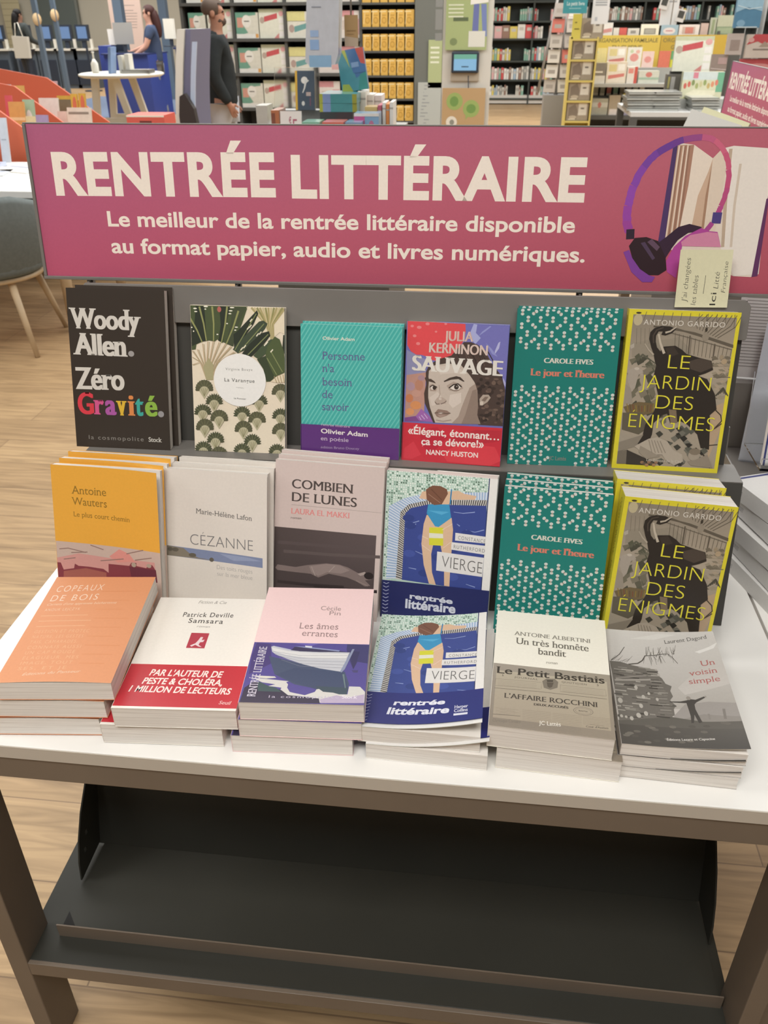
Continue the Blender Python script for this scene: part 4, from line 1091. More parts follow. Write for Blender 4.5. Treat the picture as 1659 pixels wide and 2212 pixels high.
 ('p',[(500,425),(600,480),(695,455),(748,408),(581,390)],'cf8a80'),
 ('l',[(28,451),(113,460),(278,439)],9,'8b6f66'),
 ('l',[(139,432),(293,443)],9,'8b6f66'),
 ('l',[(325,491),(448,467)],9,'8b6f66'),
 ('l',[(64,384),(177,399)],9,'8b6f66'),
 ('l',[(668,454),(835,491)],9,'8b6f66'),
 ('l',[(748,418),(914,446)],9,'8b6f66'),
 ('l',[(414,391),(638,418)],9,'8b6f66'),
 ('p',[(-11,269),(-2,360),(33,360),(57,313),(157,328),(167,359),(201,346),(299,345),(438,338),(485,315),(489,375),(690,376),(712,399),(761,401),(762,380),(856,374),(884,403),(919,397),(951,364),(961,285),(-7,235)],'7e3a42'),
 ('p',[(690,371),(951,369),(961,285),(711,272)],'64303c'),
 ('p',[(56,303),(270,334),(464,314),(460,259),(49,237)],'9a5a50'),
 ('e',735,386,25,16,'a89684',8),
 ('e',884,391,25,14,'a89684',8)],
'cezan': [('t','Marie-Hélène Lafon',302,853,714,33,'5f5b58','f',690),
 ('t','CÉZANNE',241,863,502,72,'6f6d6d','sl',488),
 ('p',[(10,486),(958,444),(959,378),(7,418)],'78829e'),
 ('p',[(10,486),(174,473),(232,440),(319,414),(495,402),(7,418)],'7c7466'),
 ('e',92,460,33,14,'5d574c',10),
 ('e',261,430,38,14,'5d574c',10),
 ('e',451,407,23,15,'5d574c',10),
 ('e',41,462,26,14,'5d574c',10),
 ('p',[(525,454),(816,441),(947,423),(670,411)],'8b94ae'),
 ('t','Des toits rouges',503,857,346,29,'8f8c8a','sl',333),
 ('t','sur la mer bleue',506,857,301,29,'8f8c8a','sl',289)],
'combi': [('t','COMBIEN',154,723,828,57,'4b423f','fd',823),
 ('t','DE LUNES',157,761,744,58,'4b423f','fd',740),
 ('t','LAURA EL MAKKI',151,700,664,35,'d3837f','fd',665),
 ('t','roman',152,251,631,14,'6b605c','sb',632),
 ('l',[(154,721),(991,718)],2.5,'8d807b'),
 ('g',0,0,955,571,['3f3636','463d3c','584c4b','4d4341']),
 ('l',[(31,471),(489,475),(939,490)],30,'544948'),
 ('l',[(91,415),(549,420),(999,435)],30,'5a4f4d'),
 ('l',[(40,210),(360,207),(675,214)],30,'362e2e'),
 ('l',[(389,204),(691,200),(989,206)],30,'332b2b'),
 ('p',[(15,300),(36,323),(210,317),(325,338),(495,360),(624,361),(710,346),(811,314),(867,327),(939,312),(927,281),(871,273),(900,255),(923,241),(873,233),(786,262),(700,281),(527,294),(429,262),(356,282),(212,283),(37,286)],'7b6c68'),
 ('p',[(339,331),(509,359),(638,355),(725,328),(641,302),(513,303),(428,272),(362,293)],'8d7d78'),
 ('p',[(797,312),(866,329),(882,314),(826,300)],'a3938c'),
 ('e',904,305,45,24,'2c2525',12),
 ('l',[(581,348),(527,304)],6,'a5958e'),
 ('l',[(361,331),(400,271)],6,'a5958e'),
 ('l',[(786,267),(901,238)],9,'8b7b75')],
'vierg': [('r',0,0,925,1000,'b9cfc0'),
 ('TILES',),
 ('p',[(32,766),(167,825),(371,872),(922,911),(923,861),(390,819),(212,787),(159,744),(155,281),(34,267)],'9fb4cf'),
 ('m',[[(34,272),(34,279),(127,285),(127,279)],[(34,292),(34,299),(127,303),(128,297)],[(33,312),(33,318),(128,321),(128,314)],[(34,331),(34,338),(129,338),(128,332)],[(33,351),(33,358),(129,356),(129,349)],[(33,370),(33,377),(129,373),(129,367)],[(33,390),(33,397),(130,391),(129,385)],[(33,409),(33,416),(130,408),(130,402)],[(33,429),(33,436),(131,426),(131,420)],[(33,448),(33,455),(131,443),(131,437)],[(33,468),(33,474),(132,461),(131,455)],[(33,487),(33,494),(132,478),(132,472)],[(33,506),(33,513),(133,496),(132,490)],[(33,526),(32,532),(133,513),(133,507)],[(33,545),(33,551),(133,530),(134,524)],[(32,564),(32,570),(134,548),(134,542)],[(33,583),(32,590),(135,565),(134,559)],[(32,602),(32,609),(135,582),(135,576)],[(32,621),(32,628),(135,599),(135,593)],[(32,640),(32,647),(136,616),(136,611)],[(32,659),(32,666),(136,634),(136,628)],[(32,678),(32,684),(137,651),(137,645)],[(32,697),(32,704),(137,668),(137,662)],[(32,716),(32,722),(138,685),(137,679)],[(32,735),(32,741),(138,702),(138,696)],[(31,753),(32,760),(138,719),(138,713)],[(39,769),(47,773),(142,735),(139,730)],[(62,779),(70,782),(159,748),(153,743)],[(85,789),(93,792),(175,760),(170,756)],[(108,799),(115,802),(192,773),(186,768)],[(130,809),(138,812),(208,785),(202,781)],[(153,818),(161,822),(230,792),(222,790)],[(176,827),(185,829),(253,796),(244,795)],[(201,833),(210,834),(275,801),(267,800)],[(226,839),(235,841),(297,806),(289,805)],[(251,844),(260,846),(320,811),(312,810)],[(276,850),(285,852),(342,817),(334,815)],[(300,855),(309,858),(365,821),(357,820)],[(325,862),(334,864),(387,826),(379,824)],[(350,867),(358,869),(410,828),(402,828)],[(375,872),(384,873),(433,829),(425,829)],[(400,874),(409,875),(456,831),(448,830)],[(426,876),(435,877),(479,833),(471,832)],[(451,878),(460,879),(502,834),(494,833)],[(477,880),(486,880),(525,835),(516,835)],[(502,881),(511,882),(548,837),(540,836)],[(528,883),(536,884),(571,838),(563,838)],[(553,885),(562,886),(594,840),(586,839)],[(578,887),(587,888),(617,841),(608,841)],[(604,888),(612,889),(639,842),(631,842)],[(629,890),(638,891),(662,844),(654,844)],[(654,892),(663,893),(685,845),(677,845)],[(679,894),(688,895),(708,847),(700,846)],[(704,896),(713,897),(730,848),(722,848)],[(729,898),(738,898),(753,850),(745,849)],[(754,899),(763,900),(776,851),(768,851)],[(779,901),(788,902),(798,853),(790,852)],[(805,903),(813,904),(821,854),(813,853)],[(829,905),(838,905),(843,855),(835,855)],[(854,906),(863,907),(866,857),(858,857)],[(879,908),(888,909),(888,858),(880,858)],[(904,910),(913,910),(911,860),(903,859)]],'dfe3ea'),
 ('p',[(127,273),(139,733),(212,787),(389,827),(919,860),(920,823),(391,799),(234,764),(185,726),(191,273)],'c9c4bd'),
 ('m',[[(127,287),(127,294),(188,284),(188,277)],[(127,303),(128,310),(188,299),(188,293)],[(128,318),(128,325),(188,314),(188,307)],[(128,334),(129,341),(188,329),(188,322)],[(129,350),(129,357),(188,344),(188,337)],[(129,365),(129,372),(188,359),(188,352)],[(130,381),(129,388),(187,374),(188,367)],[(130,396),(130,403),(188,388),(188,382)],[(130,412),(131,419),(187,403),(188,397)],[(130,427),(131,435),(187,418),(187,411)],[(131,443),(131,450),(187,433),(188,426)],[(132,458),(132,465),(187,447),(187,441)],[(132,474),(132,481),(187,462),(187,455)],[(132,489),(133,496),(187,477),(187,470)],[(133,505),(133,512),(187,491),(187,485)],[(133,520),(133,527),(187,506),(187,499)],[(134,535),(134,542),(187,521),(187,514)],[(134,550),(134,558),(186,535),(187,529)],[(135,566),(134,573),(187,550),(187,543)],[(135,581),(135,588),(186,565),(186,558)],[(135,596),(136,603),(187,579),(186,573)],[(135,612),(136,618),(186,594),(186,587)],[(136,627),(136,634),(186,608),(186,601)],[(137,642),(137,649),(186,622),(187,616)],[(137,657),(137,664),(186,637),(186,631)],[(137,672),(137,679),(186,651),(186,645)],[(138,687),(138,694),(186,666),(186,659)],[(138,703),(138,709),(186,680),(186,674)],[(138,718),(139,724),(186,695),(186,688)],[(139,733),(146,738),(186,709),(186,702)],[(153,744),(160,748),(185,723),(186,717)],[(168,755),(175,760),(197,734),(190,730)],[(183,766),(190,771),(210,745),(205,741)],[(197,777),(204,782),(225,756),(218,751)],[(212,787),(221,790),(239,765),(232,762)],[(232,792),(241,794),(258,769),(250,768)],[(252,796),(261,798),(277,774),(269,772)],[(272,801),(281,803),(296,778),(288,776)],[(292,805),(301,807),(315,782),(307,780)],[(312,810),(321,812),(334,786),(326,785)],[(331,814),(341,816),(353,791),(344,789)],[(352,818),(361,820),(372,795),(363,793)],[(371,823),(380,825),(391,799),(382,797)],[(391,827),(401,827),(410,800),(402,799)],[(412,828),(421,829),(430,801),(422,800)],[(432,829),(441,830),(450,802),(441,801)],[(452,831),(461,831),(469,803),(460,802)],[(473,832),(482,833),(489,803),(480,803)],[(494,833),(503,834),(508,804),(499,804)],[(514,835),(523,835),(528,805),(519,805)],[(534,836),(543,837),(547,806),(538,806)],[(554,837),(564,838),(566,807),(558,806)],[(575,838),(584,839),(586,808),(577,807)],[(595,840),(604,840),(605,809),(596,809)],[(615,841),(624,842),(624,809),(616,809)],[(635,842),(644,843),(644,810),(635,810)],[(655,844),(664,844),(663,812),(655,811)],[(675,845),(685,845),(682,812),(674,812)],[(696,846),(705,847),(702,813),(693,813)],[(716,847),(725,848),(721,814),(712,814)],[(736,849),(745,849),(740,815),(731,815)],[(756,850),(765,850),(759,816),(751,815)],[(776,851),(785,852),(778,817),(770,816)],[(796,853),(805,853),(798,818),(789,817)],[(816,854),(825,854),(817,819),(808,818)],[(836,855),(845,856),(836,819),(827,819)],[(856,856),(865,857),(855,820),(846,820)],[(876,857),(885,858),(875,821),(865,821)],[(896,859),(905,859),(894,822),(885,822)],[(916,860),(919,860),(913,823),(904,822)]],'3d3a3c'),
 ('p',[(184,273),(185,726),(234,764),(391,799),(916,823),(964,248)],'3c4a8c'),
 ('l',[(221,657),(317,684)],[4,9],'8e9cc9'),
 ('l',[(202,626),(290,662)],[4,9],'8e9cc9'),
 ('l',[(627,764),(710,760),(817,775)],[4,9],'8e9cc9'),
 ('l',[(747,653),(830,643),(910,664)],[4,9],'8e9cc9'),
 ('l',[(297,479),(390,455)],[4,9],'8e9cc9'),
 ('l',[(782,288),(867,274)],[4,9],'8e9cc9'),
 ('l',[(570,641),(626,624)],[4,9],'8e9cc9'),
 ('l',[(662,687),(690,674)],[4,9],'8e9cc9'),
 ('l',[(242,361),(313,356)],[4,9],'8e9cc9'),
 ('l',[(639,483),(681,476)],[4,9],'8e9cc9'),
 ('e',218,697,56,25,'34427f',9),
 ('e',363,575,55,24,'45549a',9),
 ('e',508,451,56,24,'34427f',9),
 ('e',654,327,56,25,'45549a',9),
 ('e',760,630,55,24,'34427f',9),
 ('e',242,459,56,25,'45549a',9),
 ('e',388,334,56,25,'34427f',9),
 ('e',499,639,55,24,'45549a',9),
 ('e',644,516,55,24,'34427f',9),
 ('e',790,393,55,24,'45549a',9),
 ('e',236,648,55,25,'34427f',9),
 ('e',381,525,55,24,'45549a',9),
 ('p',[(383,729),(611,724),(631,645),(630,503),(629,359),(631,260),(582,262),(574,355),(540,496),(522,546),(460,542),(445,469),(462,346),(505,261),(440,266),(381,392),(349,534),(360,667)],'d8b596'),
 ('p',[(305,834),(330,879),(384,888),(389,829)],'d8b596'),
 ('p',[(548,893),(656,905),(711,888),(820,880),(809,855),(688,847),(593,842),(576,801),(447,793)],'d8b596'),
 ('p',[(391,799),(582,811),(607,723),(499,656),(465,658),(382,739)],'3f92bd'),
 ('l',[(594,911),(589,811)],12,'3f82ad'),
 ('p',[(394,759),(587,762),(520,738)],'58a9cf'),
 ('p',[(363,896),(422,925),(491,926),(553,908),(563,879),(514,807),(446,798),(375,828)],'7a5442'),
 ('l',[(386,868),(500,816)],6,'9c7763'),
 ('l',[(411,900),(512,836)],8,'664536'),
 ('p',[(414,648),(541,654),(542,613),(415,610)],'d3cf3c'),
 ('p',[(417,577),(547,583),(549,533),(421,529)],'d3cf3c'),
 ('p',[(415,610),(542,613),(547,583),(417,577)],'e0ddc9'),
 ('l',[(357,524),(436,489)],4,'e6d3c2'),
 ('l',[(529,638),(621,684)],4,'e6d3c2'),
 ('l',[(352,585),(409,569)],4,'e6d3c2'),
 ('l',[(552,518),(618,563)],4,'e6d3c2'),
 ('r',920,0,929,1000,'323c66'),
 ('r',929,0,1000,1000,'e6e2dc'),
 ('p',[(654,628),(928,620),(929,575),(655,576)],'dedad6'),
 ('p',[(625,563),(934,560),(934,500),(625,513)],'dedad6'),
 ('p',[(499,491),(928,479),(925,349),(499,361)],'dedad6'),
 ('t','CONSTANCE',682,929,586,24,'7b7876','sw',577),
 ('t','RUTHERFORD',647,931,523,24,'7b7876','sw',513),
 ('t','VIERGE',547,919,389,78,'5f5c5a','sl',369),
 ('r',0,0,929,34,'dfdcd8')],
'vierg_band': [('t','rentrée',268,672,152,36,'c9ccd6','sBB',145),
 ('t','littéraire',230,703,83,60,'c9ccd6','sBB',82)],
'vie_band': [],
'cop': [('t','COPEAUX',70,525,835,64,'f6dcc6','m',855),
 ('t','DE BOIS',67,519,737,62,'f6dcc6','m',753),
 ('t',"Carnets d'une apprentie bûcheronne",63,728,694,22,'f0cdb0','si',713),
 ('t','ANOUK LEJCZYK',70,405,637,25,'f0cdb0','m',647),
 ('l',[(65,590),(509,596)],9,'ecb68d'),
 ('l',[(73,538),(566,544)],9,'ecb68d'),
 ('l',[(80,487),(536,493)],9,'ecb68d'),
 ('t','GESTION ET PROTEC',95,599,424,29,'ecb68d','m',430),
 ('t','NATURE, LES GESTES',101,568,376,28,'ecb68d','m',381),
 ('t','TAIS, CAMARADES,',108,539,328,28,'ecb68d','m',333),
 ('t','CONNAIS AUSSI',114,594,280,28,'ecb68d','m',286),
 ('t','UN CAP ROUGE',121,564,234,27,'ecb68d','m',240),
 ('t','ÉLAGUEUR. MES',127,618,188,27,'ecb68d','m',194),
 ('t','IMAGE, TOUT',134,589,144,26,'ecb68d','m',149),
 ('t','SES, ET JE',140,560,100,25,'ecb68d','m',105),
 ('l',[(525,840),(880,844)],6,'dd9160'),
 ('l',[(542,745),(844,748)],6,'dd9160'),
 ('l',[(559,653),(809,656)],6,'dd9160'),
 ('l',[(575,564),(909,567)],6,'dd9160'),
 ('l',[(591,477),(875,480)],6,'dd9160'),
 ('l',[(606,393),(841,396)],6,'dd9160'),
 ('l',[(621,311),(936,314)],6,'dd9160'),
 ('l',[(635,232),(903,235)],6,'dd9160'),
 ('l',[(649,154),(871,157)],6,'dd9160'),
 ('t','Éditions du Panseur',207,700,52,21,'f0cdb0','fi',78)],
'sam': [('r',0,18,1000,359,'bd2e38'),
 ('t','Fiction & Cie',373,640,944,30,'9a948c','fi',942),
 ('t','Patrick Deville',277,741,805,44,'4a4642','sbw',806),
 ('t','Samsara',347,666,747,44,'4a4642','sbw',742),
 ('t','roman',442,562,705,18,'8d877f','si',702),
 ('p',[(415,650),(577,648),(578,508),(416,509)],'b03a4a'),
 ('p',[(443,531),(484,553),(501,583),(512,612),(534,610),(529,583),(555,587),(548,566),(522,562),(516,540),(551,519),(522,523),(488,539),(460,521)],'e4cfd0'),
 ('t',"PAR L'AUTEUR DE",192,812,265,50,'eddfd6','sBi',260),
 ('t','PESTE & CHOLÉRA,',160,828,196,48,'eddfd6','sBi',194),
 ('t','1 MILLION DE LECTEURS',78,920,131,47,'eddfd6','sBi',126),
 ('t','Seuil',847,948,49,26,'e6c9c4','fi',47)],
'ame': [('t','Cécile',528,713,782,39,'9d8683','s',778),
 ('t','Pin',614,716,736,38,'9d8683','s',733),
 ('t','Les âmes',362,712,606,52,'9a7f7e','f',603),
 ('t','errantes',400,716,542,51,'9a7f7e','f',534),
 ('r',0,0,1000,477,'544a8e'),
 ('p',[(23,473),(150,462),(189,301),(103,252),(23,211),(8,366)],'473b74'),
 ('p',[(810,477),(1000,472),(1000,318),(913,330),(884,268),(840,349),(808,432)],'413c6a'),
 ('p',[(352,473),(570,477),(501,455)],'6a5fae'),
 ('p',[(153,362),(238,215),(420,141),(631,107),(837,87),(863,151),(817,247),(531,288)],'45506a'),
 ('p',[(252,215),(418,154),(604,107),(843,94),(860,125),(804,240),(394,271)],'3f4a66'),
 ('p',[(593,132),(860,125),(852,69),(635,83)],'3c4c57'),
 ('p',[(871,262),(927,263),(922,243),(887,243)],'4a4470'),
 ('p',[(839,419),(925,414),(906,330),(884,268),(860,329)],'3a355c'),
 ('p',[(46,204),(242,199),(258,189),(177,181),(120,185)],'d6d2c4'),
 ('p',[(58,185),(248,173),(367,164),(348,156),(366,140),(364,115),(391,84),(419,78),(517,62),(594,88),(604,107),(624,111),(661,90),(743,85),(791,74),(859,75),(865,135),(954,134),(998,97),(999,17),(647,10),(629,40),(478,55),(369,58),(314,95),(317,114),(268,119),(205,124),(263,138),(150,151)],'d0ccc6'),
 ('p',[(643,34),(772,67),(855,50),(993,78),(995,14),(654,7)],'b6a6bd'),
 ('p',[(9,0),(17,107),(85,160),(161,136),(321,95),(383,59),(635,40),(648,4)],'332c42'),
 ('p',[(113,160),(212,124),(276,112),(324,82),(133,84)],'3d5254'),
 ('p',[(155,440),(176,448),(320,415),(379,409),(840,405),(783,247),(604,269),(458,300),(323,338),(207,377),(173,398)],'c2c2c6'),
 ('p',[(164,433),(323,404),(512,394),(828,394),(811,348),(520,349),(301,372),(185,405)],'d8d6d4'),
 ('p',[(335,415),(358,444),(505,437),(833,408),(582,403),(409,406)],'3a3554'),
 ('p',[(351,446),(452,446),(752,421),(746,411),(505,432)],'8d95b8'),
 ('p',[(446,455),(509,451),(508,437),(453,441)],'d4d4dc'),
 ('p',[(183,446),(334,419),(321,412),(200,437)],'b6b8c8'),
 ('l',[(179,401),(416,371),(822,380)],3,'8a8a98'),
 ('l',[(201,384),(420,349),(817,353)],3,'8a8a98'),
 ('l',[(223,367),(425,327),(812,327)],3,'8a8a98'),
 ('l',[(245,350),(429,306),(807,301)],3,'8a8a98'),
 ('l',[(267,333),(433,284),(801,276)],3,'8a8a98'),
 ('p',[(859,434),(877,434),(814,267),(790,240),(776,247)],'8d93ac'),
 ('p',[(799,227),(813,228),(839,125),(833,119)],'6d7f80'),
 ('T','RENTRÉE LITTÉRAIRE',43,439,122.5,68,'cfc8d4','fd'),
 ('t','la cosmopolite',232,795,37,18,'bdb4c4','sw',43),
 ('t','Stock',817,941,44,24,'e0d6e0','fb',45)],
'ban': [('t','ANTOINE ALBERTINI',164,854,771,36,'8b8478','fd',766),
 ('t','Un très honnête',184,834,690,59,'6f685d','fd',687),
 ('t','bandit',382,634,614,58,'6f685d','fd',615),
 ('t','roman',456,558,540,21,'9c9588','fb',543),
 ('g',0,0,1000,498,['84796a','8a7e6e','9d9383','a1978a']),
 ('g',30,60,970,438,['a09380','a39681','b3a894','b3a894']),
 ('t','Le Petit Bastiais',28,951,414,56,'3f3830','fb',421),
 ('t','JOURNAL',186,389,389,12,'6a6156','sbw',390),
 ('t','QUOTIDIEN',588,798,391,13,'6a6156','sbw'),
 ('t','5',81,93,392,13,'3f3830','fb'),
 ('t','5',884,898,396,13,'3f3830','fb'),
 ('l',[(28,365),(417,375),(418,321)],2.2,'6b6255'),
 ('l',[(28,365),(29,309),(410,320)],2.2,'6b6255'),
 ('l',[(576,371),(953,370),(954,319)],2.2,'6b6255'),
 ('l',[(576,371),(576,318),(949,320)],2.2,'6b6255'),
 ('l',[(47,351),(376,359)],1.8,'8b8171'),
 ('l',[(593,356),(939,357)],1.8,'8b8171'),
 ('l',[(48,338),(376,346)],1.8,'8b8171'),
 ('l',[(594,345),(938,345)],1.8,'8b8171'),
 ('l',[(49,326),(376,335)],1.8,'8b8171'),
 ('l',[(593,332),(937,333)],1.8,'8b8171'),
 ('l',[(50,314),(376,322)],1.8,'8b8171'),
 ('l',[(593,320),(936,321)],1.8,'8b8171'),
 ('l',[(24,288),(418,298),(958,298)],4,'4f473d'),
 ('p',[(424,386),(458,410),(529,416),(559,393),(552,345),(493,322),(438,333)],'7d7466'),
 ('p',[(462,400),(518,404),(514,389),(466,384)],'4c443a'),
 ('p',[(462,380),(521,384),(507,347),(487,337),(469,346)],'5d5448'),
 ('t',"L'AFFAIRE ROCCHINI",109,878,219,38,'3f3830','fd',226),
 ('t','DEUX ACCUSÉS',357,639,186,16,'3f3830','fB',189),
 ('l',[(837,183),(835,177),(830,172),(823,167),(813,162),(801,158),(787,155),(773,154),(758,153),(743,154),(728,156),(715,159),(703,162),(693,167),(686,172),(682,178),(681,184),(683,190),(687,195),(695,200),(705,205),(717,209),(731,212),(746,213),(761,214),(776,213),(790,211),(804,208),(815,205),(825,200),(832,194),(836,189),(837,183)],3,'57504a'),
 ('l',[(822,183),(820,179),(816,175),(811,171),(803,168),(793,166),(782,164),(771,162),(758,162),(746,162),(734,164),(724,166),(714,168),(707,171),(700,176),(697,179),(696,183),(698,188),(701,192),(707,195),(715,199),(725,201),(736,203),(748,205),(761,205),(773,205),(785,203),(795,201),(804,199),(812,195),(818,191),(821,187),(822,183)],2,'6b6359'),
 ('t','BASTIA',722,795,180,8,'3f3830','sb',179),
 ('l',[(266,140),(496,145)],2,'7d7363'),
 ('l',[(509,141),(744,144)],2,'7d7363'),
 ('l',[(754,146),(976,148)],2,'7d7363'),
 ('l',[(50,134),(232,136)],2,'7d7363'),
 ('l',[(266,127),(496,132)],2,'7d7363'),
 ('l',[(509,129),(744,132)],2,'7d7363'),
 ('l',[(754,134),(975,137)],2,'7d7363'),
 ('l',[(78,126),(206,122)],2,'7d7363'),
 ('l',[(267,115),(496,120)],2,'7d7363'),
 ('l',[(509,116),(743,120)],2,'7d7363'),
 ('l',[(753,124),(975,126)],2,'7d7363'),
 ('l',[(52,112),(234,114)],2,'7d7363'),
 ('l',[(268,103),(496,107)],2,'7d7363'),
 ('l',[(509,104),(742,108)],2,'7d7363'),
 ('l',[(753,112),(973,115)],2,'7d7363'),
 ('l',[(80,103),(207,100)],2,'7d7363'),
 ('l',[(268,90),(496,95)],2,'7d7363'),
 ('l',[(509,92),(742,95)],2,'7d7363'),
 ('l',[(752,101),(972,104)],2,'7d7363'),
 ('l',[(54,89),(235,91)],2,'7d7363'),
 ('l',[(268,78),(496,83)],2,'7d7363'),
 ('l',[(509,79),(741,83)],2,'7d7363'),
 ('l',[(751,90),(972,93)],2,'7d7363'),
 ('l',[(269,66),(496,71)],2,'7d7363'),
 ('l',[(509,68),(740,71)],2,'7d7363'),
 ('l',[(270,54),(496,59)],2,'7d7363'),
 ('l',[(509,55),(740,59)],2,'7d7363'),
 ('l',[(270,42),(496,47)],2,'7d7363'),
 ('l',[(509,44),(739,47)],2,'7d7363'),
 ('l',[(270,30),(496,35)],2,'7d7363'),
 ('l',[(508,31),(739,36)],2,'7d7363'),
 ('l',[(271,18),(495,23)],2,'7d7363'),
 ('l',[(509,19),(738,24)],2,'7d7363'),
 ('l',[(28,84),(251,92)],4,'5b5247'),
 ('t','Chronique Corsaire',30,255,28,22,'7a7062','fb',41),
 ('t',"Cour d'Assises",774,950,66,13,'5d554a','fb',72),
 ('l',[(806,89),(916,92)],2,'5b5247'),
 ('t','JC Lattès',402,574,45,28,'e8e2d6','f',51)],
'voi': [('g',0,300,1000,1000,['a9a39b','a39d95','cfcac4','d6d1cb']),
 ('p',[(221,917),(491,977),(661,972),(444,917)],'dad6d0'),
 ('p',[(786,803),(923,849),(1011,893),(960,835),(823,789)],'dedad4'),
 ('p',[(557,476),(787,658),(1016,694),(1022,515),(604,418)],'bdb7b0'),
 ('p',[(468,241),(584,340),(783,364),(1023,351),(1023,217),(477,213)],'96908a'),
 ('p',[(523,217),(716,263),(856,252),(1010,244),(1025,203),(546,191)],'8a847d'),
 ('l',[(887,306),(877,226)],22,'7a746d'),
 ('l',[(755,266),(754,222)],16,'837d76'),
 ('p',[(0,178),(249,210),(451,233),(591,216),(699,203),(1000,207),(1000,0),(0,0)],'5b5750'),
 ('g',0,0,1000,150,['4a4640','403d38','56524c','4f4b45']),
 ('e',465,117,30,10,'645f57',8),
 ('e',157,23,30,10,'524e47',8),
 ('e',48,64,30,9,'6d685f',8),
 ('e',873,192,31,11,'645f57',8),
 ('e',539,90,30,9,'524e47',8),
 ('e',82,84,30,10,'6d685f',8),
 ('e',680,124,30,10,'645f57',8),
 ('e',712,168,30,10,'524e47',8),
 ('e',269,137,30,10,'6d685f',8),
 ('e',485,43,30,10,'645f57',8),
 ('e',566,70,30,10,'524e47',8),
 ('e',381,59,30,9,'6d685f',8),
 ('e',140,101,30,10,'645f57',8),
 ('e',642,83,31,10,'524e47',8),
 ('e',438,154,30,11,'6d685f',8),
 ('e',292,125,30,10,'645f57',8),
 ('e',287,42,30,10,'524e47',8),
 ('e',212,25,30,10,'6d685f',8),
 ('e',857,195,30,10,'645f57',8),
 ('e',385,94,30,10,'524e47',8),
 ('e',65,76,30,10,'6d685f',8),
 ('e',879,189,31,10,'645f57',8),
 ('e',596,163,30,11,'524e47',8),
 ('e',551,53,30,9,'6d685f',8),
 ('e',240,149,30,10,'645f57',8),
 ('e',116,64,31,10,'524e47',8),
 ('p',[(2,685),(97,684),(200,659),(312,643),(383,632),(421,619),(406,584),(440,554),(461,508),(508,488),(487,447),(499,401),(468,368),(504,326),(481,294),(478,249),(451,233),(211,205),(8,174),(10,383),(7,575)],'6b665f'),
 ('l',[(29,612),(105,609)],17.2,'8d887f'),
 ('l',[(189,479),(276,476)],8.9,'a39d93'),
 ('l',[(281,592),(368,588)],17.6,'504c46'),
 ('l',[(12,394),(95,391)],9.5,'7a756c'),
 ('l',[(74,210),(188,207)],9.2,'413d38'),
 ('l',[(268,245),(318,243)],14.1,'8d887f'),
 ('l',[(20,480),(111,476)],13.9,'a39d93'),
 ('l',[(118,269),(199,266)],12.5,'7a756c'),
 ('l',[(134,219),(212,216)],8.2,'413d38'),
 ('l',[(368,526),(437,523)],10.1,'8d887f'),
 ('l',[(205,514),(245,513)],14.3,'a39d93'),
 ('l',[(17,294),(50,293)],15.8,'504c46'),
 ('l',[(355,449),(447,445)],10.5,'7a756c'),
 ('l',[(330,479),(381,477)],17.6,'413d38'),
 ('l',[(182,490),(289,486)],11.7,'8d887f'),
 ('l',[(322,595),(428,591)],10.6,'a39d93'),
 ('l',[(-18,211),(27,209)],17.5,'504c46'),
 ('l',[(424,406),(456,405)],8.6,'7a756c'),
 ('l',[(93,476),(179,472)],17.7,'413d38'),
 ('l',[(180,598),(263,595)],9.4,'8d887f'),
 ('l',[(26,394),(117,392)],8.7,'a39d93'),
 ('l',[(178,343),(273,339)],11.8,'504c46'),
 ('l',[(288,323),(393,319)],12.9,'413d38'),
 ('l',[(69,633),(150,629)],9.7,'8d887f'),
 ('l',[(313,636),(415,632)],10.2,'a39d93'),
 ('l',[(19,568),(92,565)],13.6,'504c46'),
 ('l',[(193,584),(268,581)],17.5,'7a756c'),
 ('l',[(195,243),(227,242)],17.9,'413d38'),
 ('l',[(386,430),(463,428)],13.4,'8d887f'),
 ('l',[(276,422),(334,420)],15.2,'504c46'),
 ('l',[(310,464),(384,462)],14.4,'413d38'),
 ('l',[(8,372),(71,370)],16.8,'8d887f'),
 ('l',[(71,282),(163,279)],14.2,'a39d93'),
 ('l',[(250,388),(338,385)],12.1,'7a756c'),
 ('l',[(45,564),(131,560)],9.8,'413d38'),
 ('l',[(30,486),(103,483)],13.4,'8d887f'),
 ('l',[(-16,295),(43,293)],15.8,'a39d93'),
 ('l',[(-35,218),(45,215)],17.8,'504c46'),
 ('l',[(401,306),(441,305)],11.5,'7a756c'),
 ('l',[(74,301),(121,299)],10.2,'413d38'),
 ('l',[(69,598),(185,594)],17.8,'8d887f'),
 ('l',[(139,323),(210,321)],13.2,'a39d93'),
 ('l',[(147,370),(198,368)],10.6,'504c46'),
 ('l',[(251,577),(322,575)],17.4,'7a756c'),
 ('l',[(29,603),(133,599)],8.6,'413d38'),
 ('l',[(78,270),(159,268)],10.2,'8d887f'),
 ('l',[(33,523),(92,520)],16,'a39d93'),
 ('l',[(402,326),(508,322)],17.3,'504c46'),
 ('l',[(345,264),(456,261)],8.9,'7a756c'),
 ('l',[(155,546),(240,543)],12.9,'413d38'),
 ('l',[(120,280),(185,279)],10.1,'8d887f'),
 ('l',[(118,444),(203,441)],13.7,'a39d93'),
 ('l',[(216,579),(283,577)],11.3,'504c46'),
 ('l',[(64,403),(112,401)],15.1,'7a756c'),
 ('l',[(321,611),(409,608)],11.4,'413d38'),
 ('l',[(183,385),(280,382)],16.8,'8d887f'),
 ('l',[(349,579),(429,576)],11.4,'a39d93'),
 ('l',[(-4,394),(68,391)],16.7,'504c46'),
 ('l',[(111,281),(184,279)],9,'7a756c'),
 ('l',[(334,543),(413,541)],8.7,'413d38'),
 ('l',[(-32,232),(2,231)],9.5,'8d887f'),
